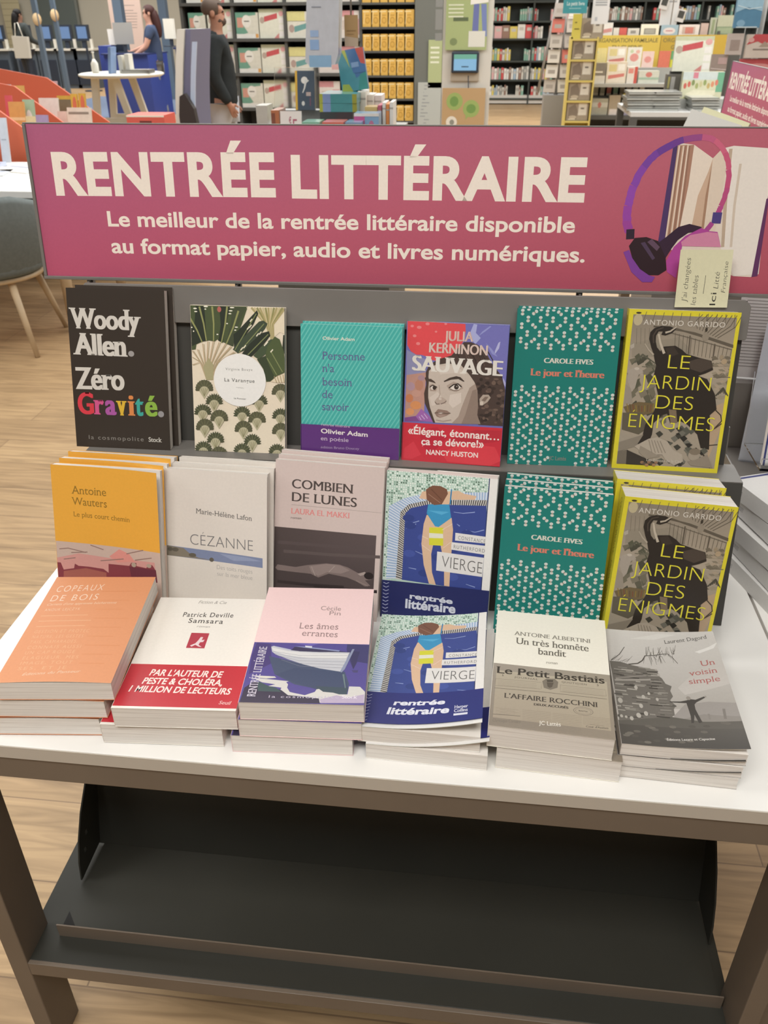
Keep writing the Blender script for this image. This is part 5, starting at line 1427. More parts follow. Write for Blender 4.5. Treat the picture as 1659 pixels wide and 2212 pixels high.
 ('l',[(96,612),(202,608)],18,'a39d93'),
 ('l',[(293,489),(401,485)],13.1,'504c46'),
 ('l',[(38,336),(100,335)],10.7,'7a756c'),
 ('l',[(145,482),(192,480)],14.1,'413d38'),
 ('l',[(375,417),(407,416)],14.8,'8d887f'),
 ('l',[(1,427),(108,423)],14.8,'a39d93'),
 ('l',[(375,337),(429,336)],9.4,'504c46'),
 ('l',[(180,353),(230,352)],11.3,'7a756c'),
 ('l',[(342,515),(426,512)],13.5,'413d38'),
 ('l',[(54,300),(142,297)],9,'a39d93'),
 ('l',[(73,556),(154,553)],17,'504c46'),
 ('l',[(112,563),(204,560)],12.2,'7a756c'),
 ('l',[(325,230),(433,226)],15.2,'413d38'),
 ('l',[(253,642),(357,638)],12,'8d887f'),
 ('l',[(189,375),(302,371)],13.6,'a39d93'),
 ('l',[(359,247),(396,246)],11.5,'504c46'),
 ('l',[(365,331),(477,327)],9.9,'7a756c'),
 ('l',[(193,246),(269,244)],14.7,'413d38'),
 ('l',[(-8,262),(72,260)],10,'a39d93'),
 ('l',[(387,548),(430,547)],11,'504c46'),
 ('l',[(13,461),(114,458)],12.5,'7a756c'),
 ('l',[(317,622),(414,622)],10,'8f8a81'),
 ('l',[(320,597),(417,597)],10,'77726a'),
 ('l',[(324,571),(421,572)],10,'8f8a81'),
 ('l',[(328,547),(425,546)],10,'77726a'),
 ('l',[(332,522),(427,522)],10,'8f8a81'),
 ('l',[(335,497),(431,497)],10,'77726a'),
 ('l',[(339,473),(434,473)],10,'8f8a81'),
 ('l',[(342,448),(437,449)],10,'77726a'),
 ('l',[(346,425),(440,425)],10,'8f8a81'),
 ('l',[(350,401),(444,401)],10,'77726a'),
 ('l',[(353,377),(447,378)],10,'8f8a81'),
 ('l',[(357,354),(450,354)],10,'77726a'),
 ('l',[(360,331),(453,331)],10,'8f8a81'),
 ('l',[(364,308),(456,308)],10,'77726a'),
 ('l',[(367,285),(459,285)],10,'8f8a81'),
 ('l',[(371,262),(462,263)],10,'77726a'),
 ('l',[(21,511),(339,538)],22,'9a948b'),
 ('l',[(33,532),(306,572)],20,'857f77'),
 ('e',197,461,15,17,'b0aaa0',10),
 ('e',246,384,15,17,'b0aaa0',10),
 ('e',360,370,12,14,'b0aaa0',10),
 ('e',298,415,12,12,'b0aaa0',10),
 ('e',42,339,21,23,'b0aaa0',10),
 ('e',212,308,16,19,'b0aaa0',10),
 ('e',242,248,18,19,'b0aaa0',10),
 ('e',114,200,16,17,'b0aaa0',10),
 ('e',177,228,20,21,'b0aaa0',10),
 ('e',32,212,13,13,'b0aaa0',10),
 ('e',70,208,11,11,'b0aaa0',10),
 ('l',[(16,690),(101,754),(159,830)],[10,6],'55504a'),
 ('l',[(168,665),(254,680),(301,710),(334,756),(411,763),(489,778),(540,782),(574,750),(610,693)],[15,5],'55504a'),
 ('l',[(375,761),(395,796)],[4,2],'6b665f'),
 ('l',[(511,762),(545,849)],[4,2],'6b665f'),
 ('l',[(544,761),(540,808)],[4,2],'6b665f'),
 ('l',[(595,778),(602,835)],[4,2],'6b665f'),
 ('l',[(374,749),(397,775)],[4,2],'6b665f'),
 ('l',[(595,777),(604,844)],[4,2],'6b665f'),
 ('l',[(592,779),(576,811)],[4,2],'6b665f'),
 ('l',[(343,755),(355,841)],[4,2],'6b665f'),
 ('l',[(384,763),(396,791)],[4,2],'6b665f'),
 ('l',[(412,759),(414,828)],[4,2],'6b665f'),
 ('l',[(588,778),(617,824)],[4,2],'6b665f'),
 ('l',[(581,774),(576,850)],[4,2],'6b665f'),
 ('l',[(386,763),(378,847)],[4,2],'6b665f'),
 ('l',[(523,767),(553,843)],[4,2],'6b665f'),
 ('l',[(346,751),(388,848)],[4,2],'6b665f'),
 ('l',[(342,754),(368,841)],[4,2],'6b665f'),
 ('l',[(425,751),(471,800)],[4,2],'6b665f'),
 ('l',[(466,747),(464,842)],[4,2],'6b665f'),
 ('l',[(412,755),(424,837)],[4,2],'6b665f'),
 ('l',[(471,751),(473,839)],[4,2],'6b665f'),
 ('l',[(554,767),(552,805)],[4,2],'6b665f'),
 ('l',[(452,762),(502,816)],[4,2],'6b665f'),
 ('l',[(593,782),(632,867)],[4,2],'6b665f'),
 ('l',[(504,762),(492,813)],[4,2],'6b665f'),
 ('l',[(431,746),(492,845)],[4,2],'6b665f'),
 ('l',[(601,784),(588,823)],[4,2],'6b665f'),
 ('l',[(327,747),(304,679)],[4,2],'6b665f'),
 ('l',[(382,751),(390,700)],[4,2],'6b665f'),
 ('l',[(404,753),(436,717)],[4,2],'6b665f'),
 ('l',[(578,768),(575,696)],[4,2],'6b665f'),
 ('l',[(366,750),(375,664)],[4,2],'6b665f'),
 ('l',[(382,751),(378,680)],[4,2],'6b665f'),
 ('l',[(461,758),(473,689)],[4,2],'6b665f'),
 ('l',[(415,754),(421,676)],[4,2],'6b665f'),
 ('l',[(458,758),(461,688)],[4,2],'6b665f'),
 ('l',[(462,758),(438,702)],[4,2],'6b665f'),
 ('l',[(548,765),(567,736)],[4,2],'6b665f'),
 ('l',[(462,758),(465,696)],[4,2],'6b665f'),
 ('l',[(368,750),(373,677)],[4,2],'6b665f'),
 ('l',[(479,759),(502,696)],[4,2],'6b665f'),
 ('l',[(16,694),(65,742)],[4,2],'6b665f'),
 ('l',[(36,693),(85,731)],[4,2],'6b665f'),
 ('l',[(55,691),(104,715)],[4,2],'6b665f'),
 ('l',[(75,689),(130,744)],[4,2],'6b665f'),
 ('l',[(95,687),(146,707)],[4,2],'6b665f'),
 ('l',[(114,686),(170,720)],[4,2],'6b665f'),
 ('l',[(134,684),(191,720)],[4,2],'6b665f'),
 ('l',[(153,682),(218,747)],[4,2],'6b665f'),
 ('p',[(604,372),(642,382),(679,378),(756,406),(763,396),(681,357),(661,339),(659,301),(670,259),(687,199),(659,191),(639,256),(618,193),(597,189),(606,246),(602,304),(598,349),(541,350),(460,352),(462,358),(551,361)],'413d39'),
 ('e',624,390,19,16,'8f887f',12),
 ('e',768,405,9,7,'938d84',8),
 ('t','Laurent Dagord',536,928,879,34,'4d4945','f',931),
 ('t','Un',805,932,669,47,'a8605c','f',685),
 ('t','voisin',682,930,583,45,'a8605c','f',612),
 ('t','simple',664,931,511,44,'a8605c','f',538),
 ('t','Éditions Lazare et Capucine',369,750,47,16,'cac5bd','fb',67)],
'banner': [('g',4,22,996,990,['b0506a','a84c5a','b2606e','a65a7a']),
 ('t','RENTRÉE',33,331,563,246,'e6dacd','sX',573),
 ('t','LITTÉRAIRE',352,722,568,238,'e6dacd','sX',570),
 ('t','Le meilleur de la rentrée littéraire disponible',100,714,361,93,'e6dacd','sB',376),
 ('t','au format papier, audio et livres numériques.',101,730,186,94,'e6dacd','sB',194),
 ('p',[(822,911),(845,898),(869,823),(878,877),(882,883),(942,879),(940,554),(946,144),(937,125),(916,128),(818,316)],'d8cabb'),
 ('p',[(821,908),(826,891),(828,335),(818,322)],'4a3560'),
 ('p',[(826,894),(837,897),(836,546),(834,336),(826,335)],'b08b74'),
 ('p',[(834,891),(845,898),(845,664),(842,421),(834,336)],'a37a66'),
 ('l',[(828,891),(827,341)],1.6,'d9c6b4'),
 ('l',[(830,891),(830,342)],1.6,'8d6a58'),
 ('l',[(833,891),(833,342)],1.6,'d9c6b4'),
 ('l',[(835,891),(836,342)],1.6,'8d6a58'),
 ('l',[(838,892),(839,342)],1.6,'d9c6b4'),
 ('l',[(840,892),(842,343)],1.6,'8d6a58'),
 ('p',[(845,898),(869,823),(870,723),(871,412),(842,421),(845,664)],'dccdbd'),
 ('p',[(869,823),(871,607),(872,406),(856,435),(858,607),(866,746)],'c2a48c'),
 ('p',[(869,797),(872,607),(873,412),(868,418),(867,607)],'9f7c64'),
 ('p',[(869,823),(878,877),(886,758),(886,550),(884,310),(871,412)],'d3c2b0'),
 ('p',[(882,883),(891,894),(942,879),(940,554),(946,144),(916,128),(894,305),(891,609)],'ddd4ca'),
 ('l',[(888,877),(891,609),(897,305)],4,'b5a08b'),
 ('l',[(902,794),(903,551),(907,306)],3,'c7b7a6'),
 ('p',[(939,595),(942,601),(945,132),(938,125)],'5c3258'),
 ('l',[(781,392),(780,398),(780,406),(779,416),(778,427),(777,440),(777,452)],[10.8,10.5],'94408f'),
 ('l',[(777,452),(777,465),(776,479),(776,493),(776,509),(776,525),(776,542)],[10.3,10],'8f429a'),
 ('l',[(776,542),(777,560),(777,579),(778,600),(778,620),(779,640),(780,660)],[9.8,9.5],'8a45a2'),
 ('l',[(780,660),(782,679),(783,699),(784,718),(786,736),(788,754),(790,771)],[9.3,9],'80439f'),
 ('l',[(790,771),(792,786),(794,800),(796,815),(799,827),(801,840),(804,851)],[8.8,8.5],'734097'),
 ('l',[(804,851),(807,862),(810,871),(813,880),(816,888),(819,896),(821,902)],[8.3,8],'673c8c'),
 ('l',[(821,902),(823,908),(825,912),(827,916),(828,919),(830,922),(832,925)],[7.8,7.5],'6a3d86'),
 ('l',[(832,925),(835,928),(839,932),(842,935),(846,937),(850,939),(853,940)],[7.3,7],'8f4880'),
 ('l',[(853,940),(856,939),(858,937),(861,935),(864,932),(866,927),(868,921)],[6.8,6.5],'b85a7c'),
 ('l',[(868,921),(871,913),(873,903),(876,892),(878,881),(880,867),(882,854)],[6.3,6],'c4607a'),
 ('l',[(882,854),(884,840),(885,825),(887,809),(888,792),(889,775),(889,759)],[6.3,6],'bf5674'),
 ('l',[(889,759),(890,742),(891,725),(891,708),(891,690),(891,673),(891,655)],[6.3,6],'b84e74'),
 ('l',[(891,655),(891,637),(890,618),(890,599),(889,581),(888,564),(887,550)],[6.3,6],'b04a78'),
 ('l',[(887,550),(887,538),(886,528),(886,520),(885,513),(885,507),(884,503)],[6.3,6],'ac4580'),
 ('l',[(879,479),(890,479)],13,'4a3d78'),
 ('l',[(880,449),(877,424),(873,394)],6,'a04585'),
 ('l',[(778,370),(788,374)],12,'2f2230'),
 ('p',[(818,322),(827,359),(840,421),(853,441),(868,424),(869,400),(853,386),(842,343),(836,293),(830,231),(828,143)],'352234'),
 ('p',[(868,418),(877,400),(888,396),(895,305),(848,306),(846,107),(834,144),(831,212),(838,300),(850,368)],'a84590'),
 ('p',[(856,374),(876,395),(888,390),(895,305),(848,306),(846,331)],'c9829e'),
 ('p',[(783,300),(789,350),(803,357),(818,334),(830,231),(833,156),(824,123),(812,122),(800,159),(789,226)],'2d1c22'),
 ('p',[(805,327),(810,346),(821,298),(818,273)],'5d4658'),
 ('p',[(797,320),(802,327),(817,229),(814,216)],'4b3a50'),
 ('p',[(777,262),(784,276),(789,226),(800,159),(812,122),(820,111),(817,78),(805,77),(790,139)],'7a3f92')]}
# ---------------------------------------------------------------- printed patterns that repeat
def ell(x, y, a, b, n=10, r=0):
    return [(x+a*math.cos(2*math.pi*i/n), y+b*math.sin(2*math.pi*i/n)) for i in range(n)]
def hourglasses():
    up, lo, dot = [], [], []; A = .65
    def one(x, y, rot):
        c, s = math.cos(rot), math.sin(rot)
        def g(dx, dy): return (x+(dx*c-dy*s), y+(dx*s+dy*c)*A)
        def blob(cy, a, b, n=12): return [g(a*math.cos(2*math.pi*i/n), cy+b*math.sin(2*math.pi*i/n)) for i in range(n)]
        up.append(blob(17, 17.5, 15)); lo.append(blob(-17, 17.5, 15)); dot.append(blob(0, 6, 8, 8)); sh.append(blob(-21, 10, 6, 8))
    sh = []
    for r, (v, kind) in enumerate([(978, 'A'), (937, 'B'), (895, 'A'), (848, 'B'), (806, 'A'), (770, 'B')]+[(502-35.2*i, 'BA'[i % 2]) for i in range(15)]):
        for i in range(9):
            if kind == 'B': u = 91+i*119 if v < 600 else 104+i*119; rot = 0
            else:
                u = 32+i*119 if v < 600 else 46+i*119; rot = 0
                if i % 2: rot = R(50) if ((i//2+r//2) % 2) else -R(50)
            if u > 990 or (v < 95 and 390 < u < 640): continue
            one(u, v, rot)
    for i in range(9): up.append(ell(104+i*119, 994, 17, 7))
    return [('m', up, 'c9cec8'), ('m', lo, 'bfc3bb'), ('m', dot, 'b58a78'), ('m', sh, 'd8d2c4')]
ART['green'] = hourglasses()+ART['green']; ART['green2'] = ART['green']; ART['garri2'] = ART['garri']
def pool_tiles():
    g = random.Random(4); P = {'e3eae1': [], '56705f': [], '86a593': [], 'cfe0d4': []}; K = list(P)
    y = 255
    while y < 1000:
        x = 6
        while x < (920 if y > 600 else 75):
            k = K[0] if g.random() < .45 else K[1+int(g.random()*3)]
            P[k].append([(x, y), (x+13, y-1), (x+13, y+9), (x, y+10)]); x += 20+g.random()*2
        y += 14.5
    return [('m', v, k) for k, v in P.items()]
_i = ART['vierg'].index(('TILES',)); ART['vierg'][_i:_i+1] = pool_tiles(); ART['vie'] = ART['vierg']
def in_band(items, y0, y1):
    f = 1000/(y1-y0); o = []
    for it in items:
        if it[0] == 't': it = it[:4]+((it[4]-y0)*f, it[5]*f, it[6], it[7])+(((it[8]-y0)*f,) if len(it) > 8 else ())
        elif it[0] == 'p': it = ('p', [(x, min(1000, max(0, (y-y0)*f))) for x, y in it[1]], it[2])
        elif it[0] == 'l': it = ('l', [(x, (y-y0)*f) for x, y in it[1]], it[2], it[3])
        elif it[0] == 'r' and it[4] < 1000: it = ('r', it[1], (it[2]-y0)*f, it[3], (it[4]-y0)*f, it[5])
        o.append(it)
    return o
CHEV = [('l', [(12, 20+i*25), (40, 12+i*25), (66, 22+i*25)], 5, 'b9bdd6') for i in range(10)]
IMPRINT = [('t', 'Harper', 770, 880, 128, 24, 'd8d8e2', 'fb'), ('t', 'Collins', 770, 880, 98, 24, 'd8d8e2', 'fb'), ('r', 768, 72, 880, 88, 'd8d8e2')]
LITT = [('t', 'rentrée', 258, 690, 172, 38, 'e0e0e8', 'sBBi'), ('t', 'littéraire', 215, 730, 100, 50, 'e0e0e8', 'sBBi')]
BAND = {'perso': (0, .245, '5c3474', in_band(ART['perso_band'], 0, 245)), 'sauva': (0, .282, 'c4323f', in_band(ART['sauva_band'], 0, 282)),
        'vierg': (0, .262, '272c5c', in_band(CHEV+ART['vierg_band'], 0, 262)), 'vie': (.025, .27, '2b2f72', in_band(CHEV+LITT+IMPRINT, 25, 270))}
SPINE = [('T', 'ANTONIO GARRIDO', 600, 960, 640, 240, '6d6424', 's'), ('T', 'LE JARDIN DES ÉNIGMES', 150, 560, 640, 240, '6d6424', 's')]
# ---------------------------------------------------------------- the floor, and an unseen wall added to block light
f = MB(); f.box(-16, 16, -3, 26, -.05, 0); struct(f.build('floor', wood_floor_mat()))

b = MB(); b.box(-9, 9, -2.6, -2.5, 0, 2.2); struct(b.build('wall_light_blocker', mat('mid_grey_light_blocker', (.2, .18, .16), .8)))  # out of view, added to keep low light off the tray under the table

# ---------------------------------------------------------------- display table
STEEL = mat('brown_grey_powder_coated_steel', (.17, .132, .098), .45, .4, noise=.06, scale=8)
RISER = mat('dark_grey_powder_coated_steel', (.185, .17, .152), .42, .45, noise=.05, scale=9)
RISER_SHADE = mat('dark_grey_steel_with_recess_shade', (.06, .057, .05), .5, .4, noise=.05, scale=9)  # riser steel darkened, shade of its recessed faces put into the colour
TRAY = mat('olive_steel_with_under_table_shade', (.036, .035, .028), .5, .35, noise=.05, scale=9)  # tray and shelf steel, colour darkened for the shade under the tabletop
WHITE = mat('white_laminate', (.84, .815, .77), .38, .45, noise=.02, scale=4)
EDGE = mat('cream_edge_band', (.52, .47, .4), .5, .4)
t = thing('display_table', 'white topped display table with brown steel legs carrying the rows of face-out novels', 'table', (-.11, .95, 0))
def local(mb, name, m, parent, bevel=0):
    o = mb.build(name, m, parent, bevel); o.location = -V(parent.location); return o
b = MB(); b.box(-.645, .424, .6525, 1.3, .7005, .72); top = local(b, 'tabletop', WHITE, t, .0012)
b = MB(); b.box(-.645, .424, .651, .6525, .7005, .7195); o = b.build('edge_band', EDGE, top)
b = MB(); b.box(-.615, .398, .6535, .69, .663, .7004); local(b, 'front_rail', STEEL, t, .001)
b = MB(); b.box(-.615, .398, 1.26, 1.29, .663, .7004); local(b, 'back_rail', STEEL, t, .001)
for x0, x1 in ((-.643, -.613), (.398, .422)):
    b = MB(); b.box(x0, x1, .72, 1.26, .663, .7004); local(b, 'side_rail', STEEL, t, .001)
for x0, x1, y0, y1 in ((-.652, -.622, .6535, .72), (.398, .424, .6535, .72), (-.652, -.622, 1.23, 1.29), (.398, .424, 1.23, 1.29)):
    b = MB(); b.box(x0, x1, y0, y1, 0, .7004); local(b, 'leg', STEEL, t, .0015)
b = MB(); b.box(-.622, .398, .6535, .66, .2215, .2505); local(b, 'shelf_beam', STEEL, t, .0008)
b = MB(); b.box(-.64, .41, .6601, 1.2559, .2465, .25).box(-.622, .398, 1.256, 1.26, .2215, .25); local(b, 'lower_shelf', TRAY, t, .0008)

# stored tray lying on the lower shelf
t = thing('display_riser', 'spare dark metal riser tray stored on the lower shelf under the table', 'display riser', (-.1, .7, .25))
def pan(mb, prof, x0, x1, th=.0022):
    # bent sheet: profile of (y, z) points, one thickness
    for (a, b2) in zip(prof, prof[1:]):
        d = V((b2[0]-a[0], b2[1]-a[1])).normalized(); nrm = V((-d.y, d.x))*th
        mb.prism([a, b2, (b2[0]+nrm.x, b2[1]+nrm.y), (a[0]+nrm.x, a[1]+nrm.y)], x0, x1, axis='x')
    return mb
b = MB(); pan(b, [(.7035, .25), (.7035, .2765)], -.594, .395); local(b, 'front_lip', STEEL, t)
b = MB(); pan(b, [(.7037, .2525), (.868, .2525)], -.59, .395); local(b, 'tray_floor', TRAY, t)
b = MB(); pan(b, [(.868, .2545), (.93, .44), (.99, .60)], -.6, .4); local(b, 'back_wall', TRAY, t)
prof = [(.794, .2549), (.80, .29), (.815, .327), (.84, .365), (.875, .40), (.915, .44), (.955, .52), (.988, .598), (.93, .442), (.87, .258)]
for x0 in (-.6, .397):
    b = MB(); b.prism(prof, x0, x0+.0025, axis='x'); local(b, 'side_wall', TRAY, t)
for y, z in ((.835, .315), (.82, .29)):
    b = MB(); b.box(-.5975, -.5972, y, y+.006, z, z+.008); local(b, 'screw', mat('bright_zinc', (.6, .6, .58), .3, metal=1), t)
b = MB(); b.prism([(-.594, .7060), (-.566, .7060), (-.594, .739)], .2549, .2552); local(b, 'notch_shade_sheet', mat('black_gap_shade', (.012, .011, .01), .8), t)  # near-black sheet standing in for the shade inside an open corner

# the two-step riser the novels lean on
t = thing('display_riser', 'dark grey two-step metal riser standing on the white tabletop behind the novels', 'display riser', (-.1, 1.0, .72))
def sheet(prof, x0, x1, name, m, th=.002, bev=0):
    b = MB(); pan(b, prof, x0, x1, th); return local(b, name, m, t, bev)
sheet([(.98, .7202), (1.03, .9235)], -.56, .366, 'step_front', RISER_SHADE)
sheet([(1.029, .9232), (1.082, .9232)], -.562, .366, 'step_shelf', RISER)
sheet([(1.081, .925), (1.1335, 1.142)], -.55, .352, 'back_panel', RISER_SHADE)
b = MB(); c, s = math.cos(R(13.6)), math.sin(R(13.6))
mm = M.Translation((-.1065, 1.1165, 1.094)) @ M.Rotation(R(-13.6), 4, 'X')
pl = [(-.4595, 0), (.4595, 0), (.4615, .002), (.4615, .044), (.4535, .052), (-.4535, .052), (-.4615, .044), (-.4615, .002)]
b.prism(pl, -.006, 0, axis='y', m=mm); local(b, 'header_band', RISER, t, .001)
for x0 in (-.562, .364):
    b = MB(); b.prism([(.981, .7202), (1.0305, .923), (1.12, .923), (1.13, .96), (1.16, .96), (1.16, .7202)], x0, x0+.002, axis='x'); local(b, 'side_panel', RISER, t)

# the pink header sign clipped on the riser
def sign_matrix(px, py, pz, lean, rz=0):
    return M.Translation((px, py, pz)) @ M.Rotation(R(rz), 4, 'Z') @ M.Rotation(R(90-lean), 4, 'X')
BANNER = None
def header_sign(label, mtx, items, clips=True):
    root = thing('header_sign', label, 'sign', mtx=mtx); w, h = 1.05, .206
    b = MB(); b.box(-w/2, w/2, 0, .0045, -.012, .004).box(-w/2, w/2, h-.002, h, -.012, .0012).box(-w/2, -w/2+.0045, .0045, h-.002, -.012, .003).box(w/2-.0045, w/2, .0045, h-.002, -.012, .003)
    b.build('sign_frame', RISER, root, .0008)
    b = MB(); b.box(-w/2+.0045, w/2-.0045, .0045, h-.002, -.009, .0005, lin('a83c64', 1.25))
    art(b, items, w, h, M.Translation((0, 0, .0005)), 1.15)
    b.build('printed_panel', PR, root)
    if clips:
        for x in (-.46, -.24, .24):
            b = MB(); b.box(x-.004, x+.004, -.008, .003, -.014, -.006).box(x-.0015, x+.0015, -.010, .004, -.006, .0015); b.build('sign_clip', RISER, root)
    return root
# ---------------------------------------------------------------- the novels
ROW = 'novels standing face out in two rows on the riser'; PILE = 'novels lying in piles along the front of the table'
def A(n): return ART.get(n, [])
def curl_right(a, p=2): return lambda u, v: a*max(0, u)**p
def stand_copies(kind, w, h, t, face, specs, **kw):
    for (label, px, py, z0, rz, lean, roll) in specs: book(kind, w, h, t, face, A(kind), label, ROW, frame_stand(px, py, z0, rz, lean, roll), **kw)
def flat_copies(kind, w, h, t, face, specs, **kw):
    for (label, cx, cy, z, rz) in specs: book(kind, w, h, t, face, A(kind), label, PILE, frame_flat(cx, cy, z, rz, h), **kw)

stand_copies('woody', .1428, .2267, .0125, '3a322b', [
    ('black paperback with white title and rainbow word, foremost at left end of back row', -.5094, 1.0430, .925, .3, 15.8, -.2),
    ('second black paperback tucked behind the black one with the rainbow word', -.502, 1.0585, .925, .3, 15.5, -.1)], k=1.0)
stand_copies('varan', .1334, .2065, .012, 'ddd0ba', [
    ('cream paperback with dark green palm leaves around a white disc', -.3353, 1.0486, .925, 1.0, 15.5, -.4)], k=1.15)
stand_copies('perso', .1415, .1855, .010, '45a79f', [
    ('turquoise diagonally striped paperback with purple paper band, front copy in back row', -.1736, 1.0496, .925, -1.6, 13.4, .3),
    ('second turquoise paperback hidden behind the striped one with the purple band', -.1726, 1.0625, .925, -1.6, 12.9, .3)], k=1.15,
    band=BAND['perso'])
stand_copies('sauva', .1387, .1937, .017, '6a6cab', [
    ('paperback with a grey portrait of a dark-haired woman and a red paper band', -.0291, 1.0457, .925, -3.9, 15.0, .6)], k=1.1, band=BAND['sauva'])
stand_copies('green', .1379, .2131, .010, '1f786f', [
    ('teal hourglass-patterned paperback, front copy in the back row beside the yellow-edged novel', .1196, 1.0535, .925, 1.9, 13.7, -.6),
    ('second teal hourglass-patterned paperback peeping out behind its twin in the back row', .122, 1.066, .925, 1.9, 13.4, -.5)], k=1.1)
stand_copies('garri', .1418, .2164, .022, '8d8272', [
    ('thick yellow-edged paperback with an elephant, in the back row under the sticky note', .2664, 1.0535, .925, -.6, 13.1, -.2)], k=1.1, spine='d3c535', back='d3c535', spine_items=SPINE)

curl_y = lambda u, v: .012*max(0, u-.25)**2*(1.2+v)
stand_copies('waute', .1579, .2240, .0135, 'dba13f', [
    ('mustard yellow paperback with pink sunset roofs, foremost of three at the left end', -.5046, .9011, .7204, .1, 16.0, -.6),
    ('mustard yellow paperback standing between its two twins, only the top strip showing', -.503, .9195, .7204, .1, 17.3, -.6),
    ('mustard yellow paperback at the back of its three, under the black novel', -.501, .9385, .7204, .1, 18.6, -.6)], k=1.12, spine='dba13f', curl=curl_y, fine=40)
stand_copies('cezan', .1470, .2177, .0115, 'd3cbc1', [
    ('white paperback with a slim painted blue strip, foremost of three in the front row', -.3541, .9180, .7204, 1.2, 17.0, -1.1),
    ('white paperback standing second behind the white one with the blue strip', -.3485, .935, .7204, 1.2, 17.3, -1.0),
    ('white paperback standing rearmost of the three with the blue strip', -.344, .9525, .7204, 1.2, 17.5, -1.0)], k=1.15, curl=lambda u, v: .006*max(0, u-.2)**2*(.6+v), fine=50)
stand_copies('combi', .1538, .2270, .0105, 'c6b5ae', [
    ('greyish pink paperback with a dark photo of a woman lying down, front of three', -.2001, .9375, .7204, -1.8, 16.9, -1.0),
    ('greyish pink paperback standing second behind the one with the lying woman', -.2, .953, .7204, -1.8, 16.8, -1.2),
    ('greyish pink paperback standing rearmost of the three with the lying woman', -.199, .967, .7204, -1.8, 16.6, -1.3)], k=1.2)
stand_copies('vierg', .1531, .2172, .026, 'e6e2dc', [
    ('paperback with a painted swimmer in a blue pool, standing upright in the front row', -.0423, .9429, .7204, -4.8, 15.9, .4)], k=1.12, band=BAND['vierg'])
BOOKS['green2'] = None; del BOOKS['green2']
stand_copies('green2', .1419, .2145, .010, '1f786f', [
    ('teal hourglass-patterned paperback, foremost of three in the front row', .1143, .9224, .7204, -5.2, 14.6, .5),
    ('teal hourglass-patterned paperback in the middle of the front row three', .116, .9405, .7204, -5.2, 14.6, .5),
    ('teal hourglass-patterned paperback rearmost of the front row three', .118, .958, .7204, -5.2, 14.4, .5)], k=1.1)
stand_copies('garri2', .1395, .2221, .042, '8d8272', [
    ('very thick yellow-edged paperback with an elephant, nearest copy in the front row', .2582, .9035, .7204, -1.7, 10.6, -2.1),
    ('very thick yellow-edged paperback with an elephant, second copy behind the nearest', .2565, .949, .7204, -1.7, 11.5, -1.6)], k=1.1, spine='d3c535', back='d3c535', spine_items=SPINE)

flat_copies('cop', .136, .212, .0262, 'e39c70', [
    ('orange paperback with faint white typed lines, top of the leftmost pile', -.480, .779, .807, 6.1),
    ('orange paperback in the middle of the leftmost pile', -.492, .779, .7778, 5.2),
    ('orange paperback at the bottom of the leftmost pile on the white tabletop', -.505, .779, .7475, 5.6)], k=.86, curl=lambda u, v: .0022*math.sin(math.pi*u)*(1-v), material=PR)
flat_copies('sam', .146, .214, .0295, 'eae4da', [
    ('white paperback with a wide red printed foot, top of the second pile from left', -.3355, .780, .7805, 4.2),
    ('white paperback with a red foot lying under its twin in the second pile', -.3545, .781, .7505, 3.6)], k=1.0)
flat_copies('ame', .143, .221, .0264, 'efcfcd', [
    ('pink paperback with a white rowing boat on violet water, top of its pile', -.185, .788, .801, 4.3),
    ('pink rowing boat paperback, middle of its pile, only the page edges showing', -.187, .7875, .7735, 3.6),
    ('pink rowing boat paperback at the bottom of its pile, only the page edges showing', -.198, .7875, .7468, 3.6)], k=1.0)
curl_v = lambda u, v: .017*u**2+.012*max(0, u-.3)**1.5*(1-v)**2
flat_copies('vie', .141, .210, .0235, 'ebe7e0', [
    ('swimmer paperback with a lifted curling cover, lying on top of its pile', -.041, .787, .7675, -1.0),
    ('swimmer paperback underneath the one with the lifted cover', -.0305, .783, .7438, -1.6)], k=1.0, curl=curl_v, band=BAND['vie'], fine=60)
flat_copies('ban', .139, .212, .0325, 'f0eadb', [
    ('cream paperback with an old newspaper front page, top of its pile', .110, .785, .786, -3.1),
    ('cream newspaper-cover paperback at the bottom of its pile', .1215, .7845, .7529, -2.8)], k=1.0)
flat_copies('voi', .136, .203, .0170, 'b9b2ab', [
    ('grey photo-cover paperback with a log pile and a man with open arms, topmost', .253, .785, .7722, -1.0),
    ('grey photo-cover paperback in the middle of the rightmost pile', .2525, .784, .7545, -1.8),
    ('grey photo-cover paperback at the bottom of the rightmost pile on the tabletop', .2515, .7835, .7373, -2.2)], k=1.0, curl=lambda u, v: .013*max(0, u-.15)**2, fine=60)
header_sign('wide pink header sign clipped on the riser above the novels', M.Translation((-.105, 1.145, 1.144)) @ M.Rotation(R(90-7.4), 4, 'X'), ART.get('banner', []))
# ---------------------------------------------------------------- things near the riser
UPR = M.Rotation(R(90), 4, 'X')       # lays a printed sheet upright, facing -y
def pack(name, label, cat, x0, x1, z0, z1, y, d, col, items=(), m=None, group=None, k=1.1, rz=0, lean=0, side=None):
    """box-like thing with a printed front; base centre at its origin"""
    w, h = x1-x0, z1-z0; b = MB(); b.box(-w/2, w/2, 0, d, 0, h, lin(side or col, k)); b.add([(-w/2, -.0005, 0), (w/2, -.0005, 0), (w/2, -.0005, h), (-w/2, -.0005, h)], [(0, 1, 2, 3)], lin(col, k))
    art(b, items, w, h, M.Translation((0, -.0008, 0)) @ UPR, k, z0=.0004, dz=.0003)
    o = b.build(name, m or PR); o.matrix_world = M.Translation(((x0+x1)/2, y, z0)) @ M.Rotation(R(rz), 4, 'Z') @ M.Rotation(R(-lean), 4, 'X')
    return tag(o, label, cat, group)
